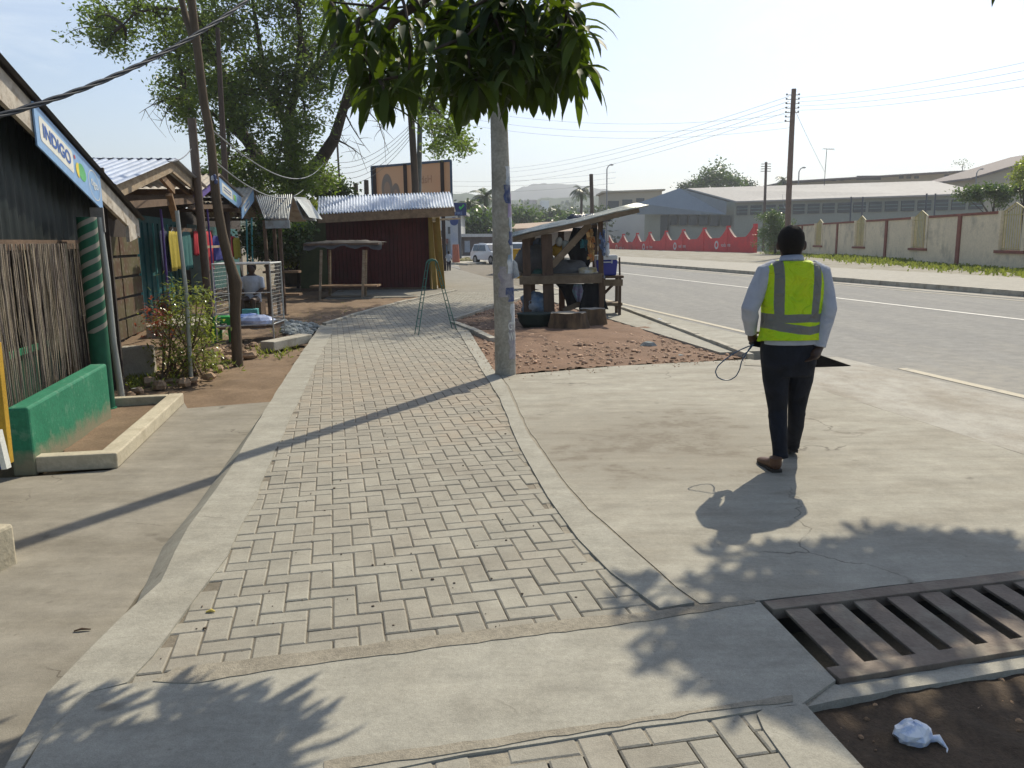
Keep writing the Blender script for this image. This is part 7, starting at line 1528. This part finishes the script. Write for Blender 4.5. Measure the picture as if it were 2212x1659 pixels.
wpx = [(760, 110), (790, 128), (770, 170), (800, 150), (820, 175), (842, 160), (800, 190), (830, 205), (750, 75), (730, 30), (715, 5), (775, 40), (810, 60), (845, 20), (850, 95), (870, 130), (880, 60), (880, 165),
       (915, 20), (930, 70), (925, 120), (950, 150), (965, 185), (985, 140), (975, 90), (960, 40), (1000, 20), (1005, 60), (1010, 110), (1015, 155), (1005, 195), (1030, 175), (1040, 130), (1045, 80), (1040, 40), (1045, 0), (1070, 150), (1075, 110), (1080, 60), (1085, 20), (1065, 185),
       (1095, 165), (1105, 130), (1110, 90), (1115, 45), (1125, 5), (1130, 165), (1140, 135), (1145, 95), (1150, 55), (1160, 20), (1160, 170), (1170, 120), (1180, 80), (1190, 150), (1190, 45), (1200, 110), (1215, 140), (1218, 60), (1230, 95), (1240, 145), (1205, 10), (1225, 25), (1245, 60), (950, 0), (985, -10), (900, -20), (1080, -20), (1180, -20), (860, -20),
       (1060, 140), (1090, 90), (1120, 110), (1000, 85), (1025, 60), (1135, 75), (1155, 150), (1100, 145), (1020, 20), (1065, 30), (1175, 145), (1125, 145), (940, 170), (990, 165)]
mnodes = list(anchors) + [Vector((1.0, 4.45, 3.7)), Vector((.0, 4.5, 3.1)), Vector((-.6, 4.5, 2.75))]
br.tube([Vector((-.3, 4.5, 2.95)), Vector((-.6, 4.5, 2.75)), Vector((-.85, 4.55, 2.5))], [.03, .022, .014], 6)
wpx.sort(key=lambda q: abs(q[0] - 1000) * .4 + q[1])
for (px, py) in wpx:
    c = PY(px, py, 4.5 + r_.uniform(-.45, .45)); a = min(mnodes, key=lambda q: (q - c).length + (.15 if q.z < c.z else 0)); cv = curve(a, c, .18, r_, 4); br.tube(cv, [.010, .009, .008, .007, .005], 5); mnodes.append(c)
    whorl(c, r_.randint(11, 15) if px > 985 else r_.randint(8, 11), r_.uniform(.19, .25))
for (px, py) in ((1245, 30), (1250, 110), (1255, 150), (1250, 75), (1235, 160)): c = PY(px, py, 4.6); whorl(c, 7, .23)
for (px, py) in ((-1, -1),): pass
# crown above the frame that throws the leaf shade
cot = 1 / math.tan(SUN_EL); sh = Vector((math.sin(SUN_AZ) * cot, math.cos(SUN_AZ) * cot, 0))
clumps = []
for (gx, gy, h_, n_, sx, sy) in ((1.6, 3.7, 4.5, 60, .75, .30), (2.25, 3.95, 4.6, 44, .5, .32), (.85, 2.98, 4.4, 40, .36, .34), (1.9, 3.25, 4.3, 50, .9, .35), (2.1, 2.5, 4.2, 34, 1.0, .6), (.85, 2.95, 4.3, 7, .2, .35), (3.3, 2.9, 4.4, 22, .8, .9), (1.3, 1.8, 4.2, 12, .5, .3), (-1.45, 2.75, 3.9, 0, .35, .2), (2.3, 1.2, 4.4, 14, 1.2, .8)):
    for _ in range(n_):
        h2 = h_ + r_.uniform(-.3, .5); p = Vector((gx + r_.gauss(0, sx * .5), gy + r_.gauss(0, sy * .5), 0)) + sh * h2 + e * h2
        if p.z - H < .30 * p.y + .12: p.z = H + .30 * p.y + .12 + r_.uniform(0, .3)
        a = min(anch2 + [k2], key=lambda q: (q - p).length); br.tube(curve(a, p, .1, r_, 4), [.02, .016, .012, .009, .006], 4); whorl(p, 12, .24)
whorl(PY(2180, -62, 5.2), 6, .2)
br.build('trunk', mat('mango_bark', (.06, .045, .035), .95, .3, 8, .5, 40), mango)
lf.build('crown', M_mango, mango)
for (px, py, r_m, l) in ((1018, 234, .065, 'round green mango hanging below the leaves'), (1000, 252, .055, 'smaller darker mango hanging left of the round one')):
    c = PY(px, py, 4.4); mb = MB(); mb.ball(c, r_m * .92, 14, 0, (.85, .8, 1.0)); mb.tube([c + e * r_m * .9, c + e * (r_m + .12)], .004, 5); tag(mb.build('mango_fruit', mat('mango_skin', (.05, .09, .02), .4)), l, 'mango')

def tree_px(name, label, cat, px, pyb, Y, blobs_, m, nl, L, W, spread, trunk=.2, seed=1, zb=None, group=None, twigs=True):
    r_ = random.Random(seed); b = PY(px, pyb, Y)
    if zb is not None: b.z = zb
    root = thing(name, label, cat, b, group); br = MB(); cs_ = []; cc = [PY(x, y, Y + r_.uniform(-1, 1) * rp2 * Y / 1776) for x, y, rp2 in blobs_]
    top = sum(cc, Vector()) / len(cc); br.tube([b, b.lerp(top, .5) + Vector((r_.uniform(-.1, .1), 0, 0)), top], [trunk, trunk * .7, trunk * .35], 8)
    for c, (x, y, rp2) in zip(cc, blobs_):
        st_ = b.lerp(top, .55); cv = curve(st_, c, .15, r_, 4); br.tube(cv, [trunk * .4, trunk * .3, trunk * .22, trunk * .15, trunk * .1], 5); rm_ = rp2 * Y / 1776
        for _ in range(max(3, int(rp2 * .55))): cs_.append(c + Vector((r_.gauss(0, rm_ * .5), r_.gauss(0, rm_ * .5), r_.gauss(0, rm_ * .42))))
    br.build('trunk', M_treebark, root); crown_leaves(cs_, r_, nl, L, W, spread).build('crown', m, root); return root
M_bush = leafmat('bush_leaf', (.025, .05, .012), (.10, .15, .03), (.14, .24, .03), .3, .35, .6)
M_brt = leafmat('bright_leaf', (.10, .14, .02), (.30, .32, .05), (.34, .42, .05), .45)
M_dk = leafmat('dark_leaf', (.018, .035, .012), (.05, .08, .022), (.08, .13, .02), .3)
tree_px('round_bush', 'dark rounded bush before the cream wall behind the man', 'bush', 1675, 551, 74, [(1675, 500, 28), (1660, 482, 20), (1685, 478, 22), (1672, 525, 24), (1698, 500, 18), (1655, 500, 16), (1668, 470, 14), (1700, 484, 12)], M_bush, 90, .16, .09, .28, .12, 3)
tree_px('frangipani_tree', 'round crowned pale flowering tree above the warehouse roof', 'tree', 1550, 430, 170, [(1530, 385, 18), (1550, 375, 16), (1570, 385, 16), (1548, 395, 18), (1585, 397, 10), (1515, 400, 10)], M_bush, 60, .6, .35, .9, .4, 4, zb=2)
tree_px('small_tree', 'small dark tree top right of the round crowned one', 'tree', 1612, 430, 175, [(1608, 399, 10), (1622, 402, 7)], M_dk, 60, .5, .3, .7, .3, 5, zb=3)
tree_px('dark_hedge', 'very dark clipped tree clump left of the round crowned tree', 'tree', 1495, 430, 172, [(1480, 402, 9), (1497, 397, 9), (1510, 400, 8)], M_dk, 90, .5, .3, .7, .3, 6, zb=3)
tree_px('hedge', 'leafy green hedge above the wall at the right', 'hedge', 2150, 500, 62, [(2080, 420, 9), (2105, 414, 11), (2135, 412, 12), (2165, 416, 13), (2200, 412, 15), (2110, 426, 10), (2165, 430, 11), (2230, 420, 18)], M_bush, 80, .24, .13, .3, .12, 7, zb=0)
tree_px('yellow_leaved_tree', 'bright yellow green tree at the right edge above the hedge', 'tree', 2215, 500, 58, [(2208, 368, 9), (2225, 350, 14), (2200, 388, 8), (2228, 385, 14)], M_brt, 60, .24, .12, .28, .12, 8, zb=0)
tree_px('far_twiggy_tree', 'tiny hazy treetop above the long cream roof', 'tree', 2078, 400, 260, [(2074, 352, 8), (2086, 356, 5)], M_bush, 14, .5, .3, .8, .25, 9, zb=8)
def palm(name, label, px, pyb, pyt, Y, Rf, n, seed, m=M_dk, zb=-1.2):
    r_ = random.Random(seed); b = PY(px, pyb, Y); b.z = zb; t_ = PY(px, pyt, Y); root = thing(name, label, 'palm tree', b); mb = MB(); mb.tube([b, b.lerp(t_, .6), t_], [.28, .22, .2], 8); mb.build('trunk', M_treebark, root); lf = MB()
    for k in range(n):
        a = 6.283 * k / n + r_.uniform(-.2, .2); el = r_.uniform(-.2, 1.1); d = Vector((math.cos(a) * math.cos(el), math.sin(a) * math.cos(el), math.sin(el))); p = t_.copy(); pts = [p.copy()]
        for i in range(7): p = p + d * Rf / 7; d = (d - e * .28).normalized(); pts.append(p.copy())
        for i in range(1, 8):
            dd = (pts[i] - pts[i - 1]).normalized(); sd_ = dd.cross(e); sd_ = sd_.normalized() if sd_.length > .01 else Vector((1, 0, 0))
            for q in (.25, .75):
                for s_g in (-1, 1):
                    o = pts[i - 1].lerp(pts[i], q); Lf = Rf * .26 * math.sin(math.pi * min(.95, (i - .5) / 8 + .12)); tip = o + sd_ * s_g * Lf + dd * Lf * .5 - e * Lf * .5; w_ = dd * Rf * .035; lf.add([o - w_, o + w_, tip], [(0, 1, 2)])
    lf.build('crown', m, root)
palm('palm_tree', 'single coconut palm standing out before the blue hill', 1256, 500, 412, 140, 2.6, 22, 1)
palm('palm_tree', 'taller palm just left of the concrete pole', 1048, 520, 425, 120, 2.9, 22, 2)
palm('palm_tree', 'palm left of the tall one by the concrete pole', 1012, 520, 445, 115, 2.5, 20, 3)
palm('palm_tree', 'small palm top beside the tall brown pole', 1692, 450, 388, 180, 2.2, 18, 4)
for i, (px, py, Y, bl, mm, l) in enumerate(((1030, 540, 110, [(1025, 490, 22), (1045, 480, 24), (1060, 500, 20), (1010, 500, 18), (1040, 510, 20)], M_bush, 'bright green bushy tree left of the concrete pole'),
      (1000, 540, 130, [(1000, 470, 16), (1015, 465, 15), (990, 480, 12)], M_dk, 'grey green tree beyond the dark square sign'), (1130, 520, 150, [(1125, 475, 18), (1145, 470, 18), (1115, 460, 16), (1140, 485, 14)], M_bush, 'dense tree just right of the concrete pole'),
      (1180, 520, 170, [(1170, 475, 16), (1190, 468, 18), (1205, 478, 14)], M_dk, 'dark broad tree in the middle distance'), (1225, 520, 150, [(1220, 480, 15), (1238, 474, 14), (1245, 486, 12)], M_bush, 'green tree left of the single palm'),
      (1285, 520, 160, [(1275, 478, 14), (1292, 474, 14), (1300, 462, 10)], M_dk, 'dark tree right of the single palm'))):
    tree_px('background_tree', l, 'tree', px, py, Y, bl, mm, 60, .7, .4, .9, .3, 20 + i, zb=-1.2)
for i, (px, py, Y, bl, mm, l) in enumerate(((600, 560, 27, [(555, 520, 20), (590, 505, 24), (620, 520, 22), (640, 500, 18), (575, 540, 18)], M_bush, 'sunlit greenery seen through the far stall posts'), (640, 560, 30, [(636, 540, 22), (655, 545, 20), (610, 548, 18)], M_brt, 'bright low bush left of the red kiosk'),
      (668, 500, 31, [(664, 452, 14), (678, 455, 13)], M_brt, 'yellowish bush top left of the kiosk roof'), (700, 480, 36, [(690, 405, 22), (715, 410, 18), (735, 418, 14)], M_dk, 'dark bush above the kiosk roof at left'), (520, 520, 40, [(470, 400, 26), (500, 420, 26), (440, 385, 14)], M_dk, 'dark treetop behind the tan stall roofs'))):
    tree_px('bush', l, 'bush', px, py, Y, bl, mm, 110, .16, .09, .22, .06, 40 + i, zb=-.2)
# far wood that reads as one mass, verge weeds
r_ = random.Random(9); vs, fs = [], []
for _ in range(1500):
    Y = r_.uniform(170, 620); x = r_.uniform(-.45, .42) * Y; zt_ = -1 + r_.uniform(0, 1) ** .7 * (6 + (Y - 170) * .05); c = Vector((x, Y, zt_))
    for _k in range(16): leafquad(vs, fs, c + Vector((r_.gauss(0, 1.8), r_.gauss(0, 1.8), r_.gauss(0, 1.1))), r_, Y * .006 + .5, Y * .004 + .3)
mb = MB(); mb.add(vs, fs); tag(mb.build('far_wood', M_dk), kind='stuff')
r_ = random.Random(10); vs, fs = [], []
for _ in range(5200):
    t_ = r_.uniform(-16, 38); d_ = .15 + abs(r_.gauss(0, .9)) * (1.3 if t_ < 12 else .8); hh_ = .28 * r_.uniform(.3, 1) * (1.3 if 5 < t_ < 20 else .8); p = WP(t_, .08, d_)
    dd = Vector((r_.gauss(0, .4), r_.gauss(0, .4), 1)).normalized(); sd_ = Vector((r_.uniform(-1, 1), r_.uniform(-1, 1), 0)).normalized() * .05; o = len(vs); vs += [p - sd_, p + sd_, p + dd * hh_ + sd_ * .6, p + dd * hh_ - sd_ * .6]; fs.append((o, o + 1, o + 2, o + 3))
mb = MB(); mb.add(vs, fs); tag(mb.build('verge_weeds', leafmat('weed_leaf', (.08, .12, .02), (.22, .24, .05), (.3, .36, .05), .4)), kind='stuff')
r_ = random.Random(12); vs, fs = [], []
for _ in range(420):
    px, py = r_.choice(((360, 815), (470, 790), (620, 715), (670, 700), (760, 672), (590, 760), (300, 830))); p = gp(px + r_.gauss(0, 22), py + r_.gauss(0, 8), -.1)
    for _k in range(3): leafquad(vs, fs, p, r_, .10, .02, -1.2)
mb = MB(); mb.add(vs, fs); tag(mb.build('grass_tufts', MATS['weed_leaf']), kind='stuff')

# ================================================================== HAZE
hz = MB(); hz.box((0, 850, 73), (3600, 2000, 152)); t = NT('haze_air'); t.t.nodes.clear(); out = t.t.nodes.new('ShaderNodeOutputMaterial'); pvn = t.t.nodes.new('ShaderNodeVolumePrincipled')
pvn.inputs['Color'].default_value = (.84, .90, 1.0, 1); pvn.inputs['Density'].default_value = 0.0006; pvn.inputs['Anisotropy'].default_value = 0.3; t.t.links.new(pvn.outputs[0], out.inputs['Volume'])
tag(hz.build('haze', t.m), kind='stuff')
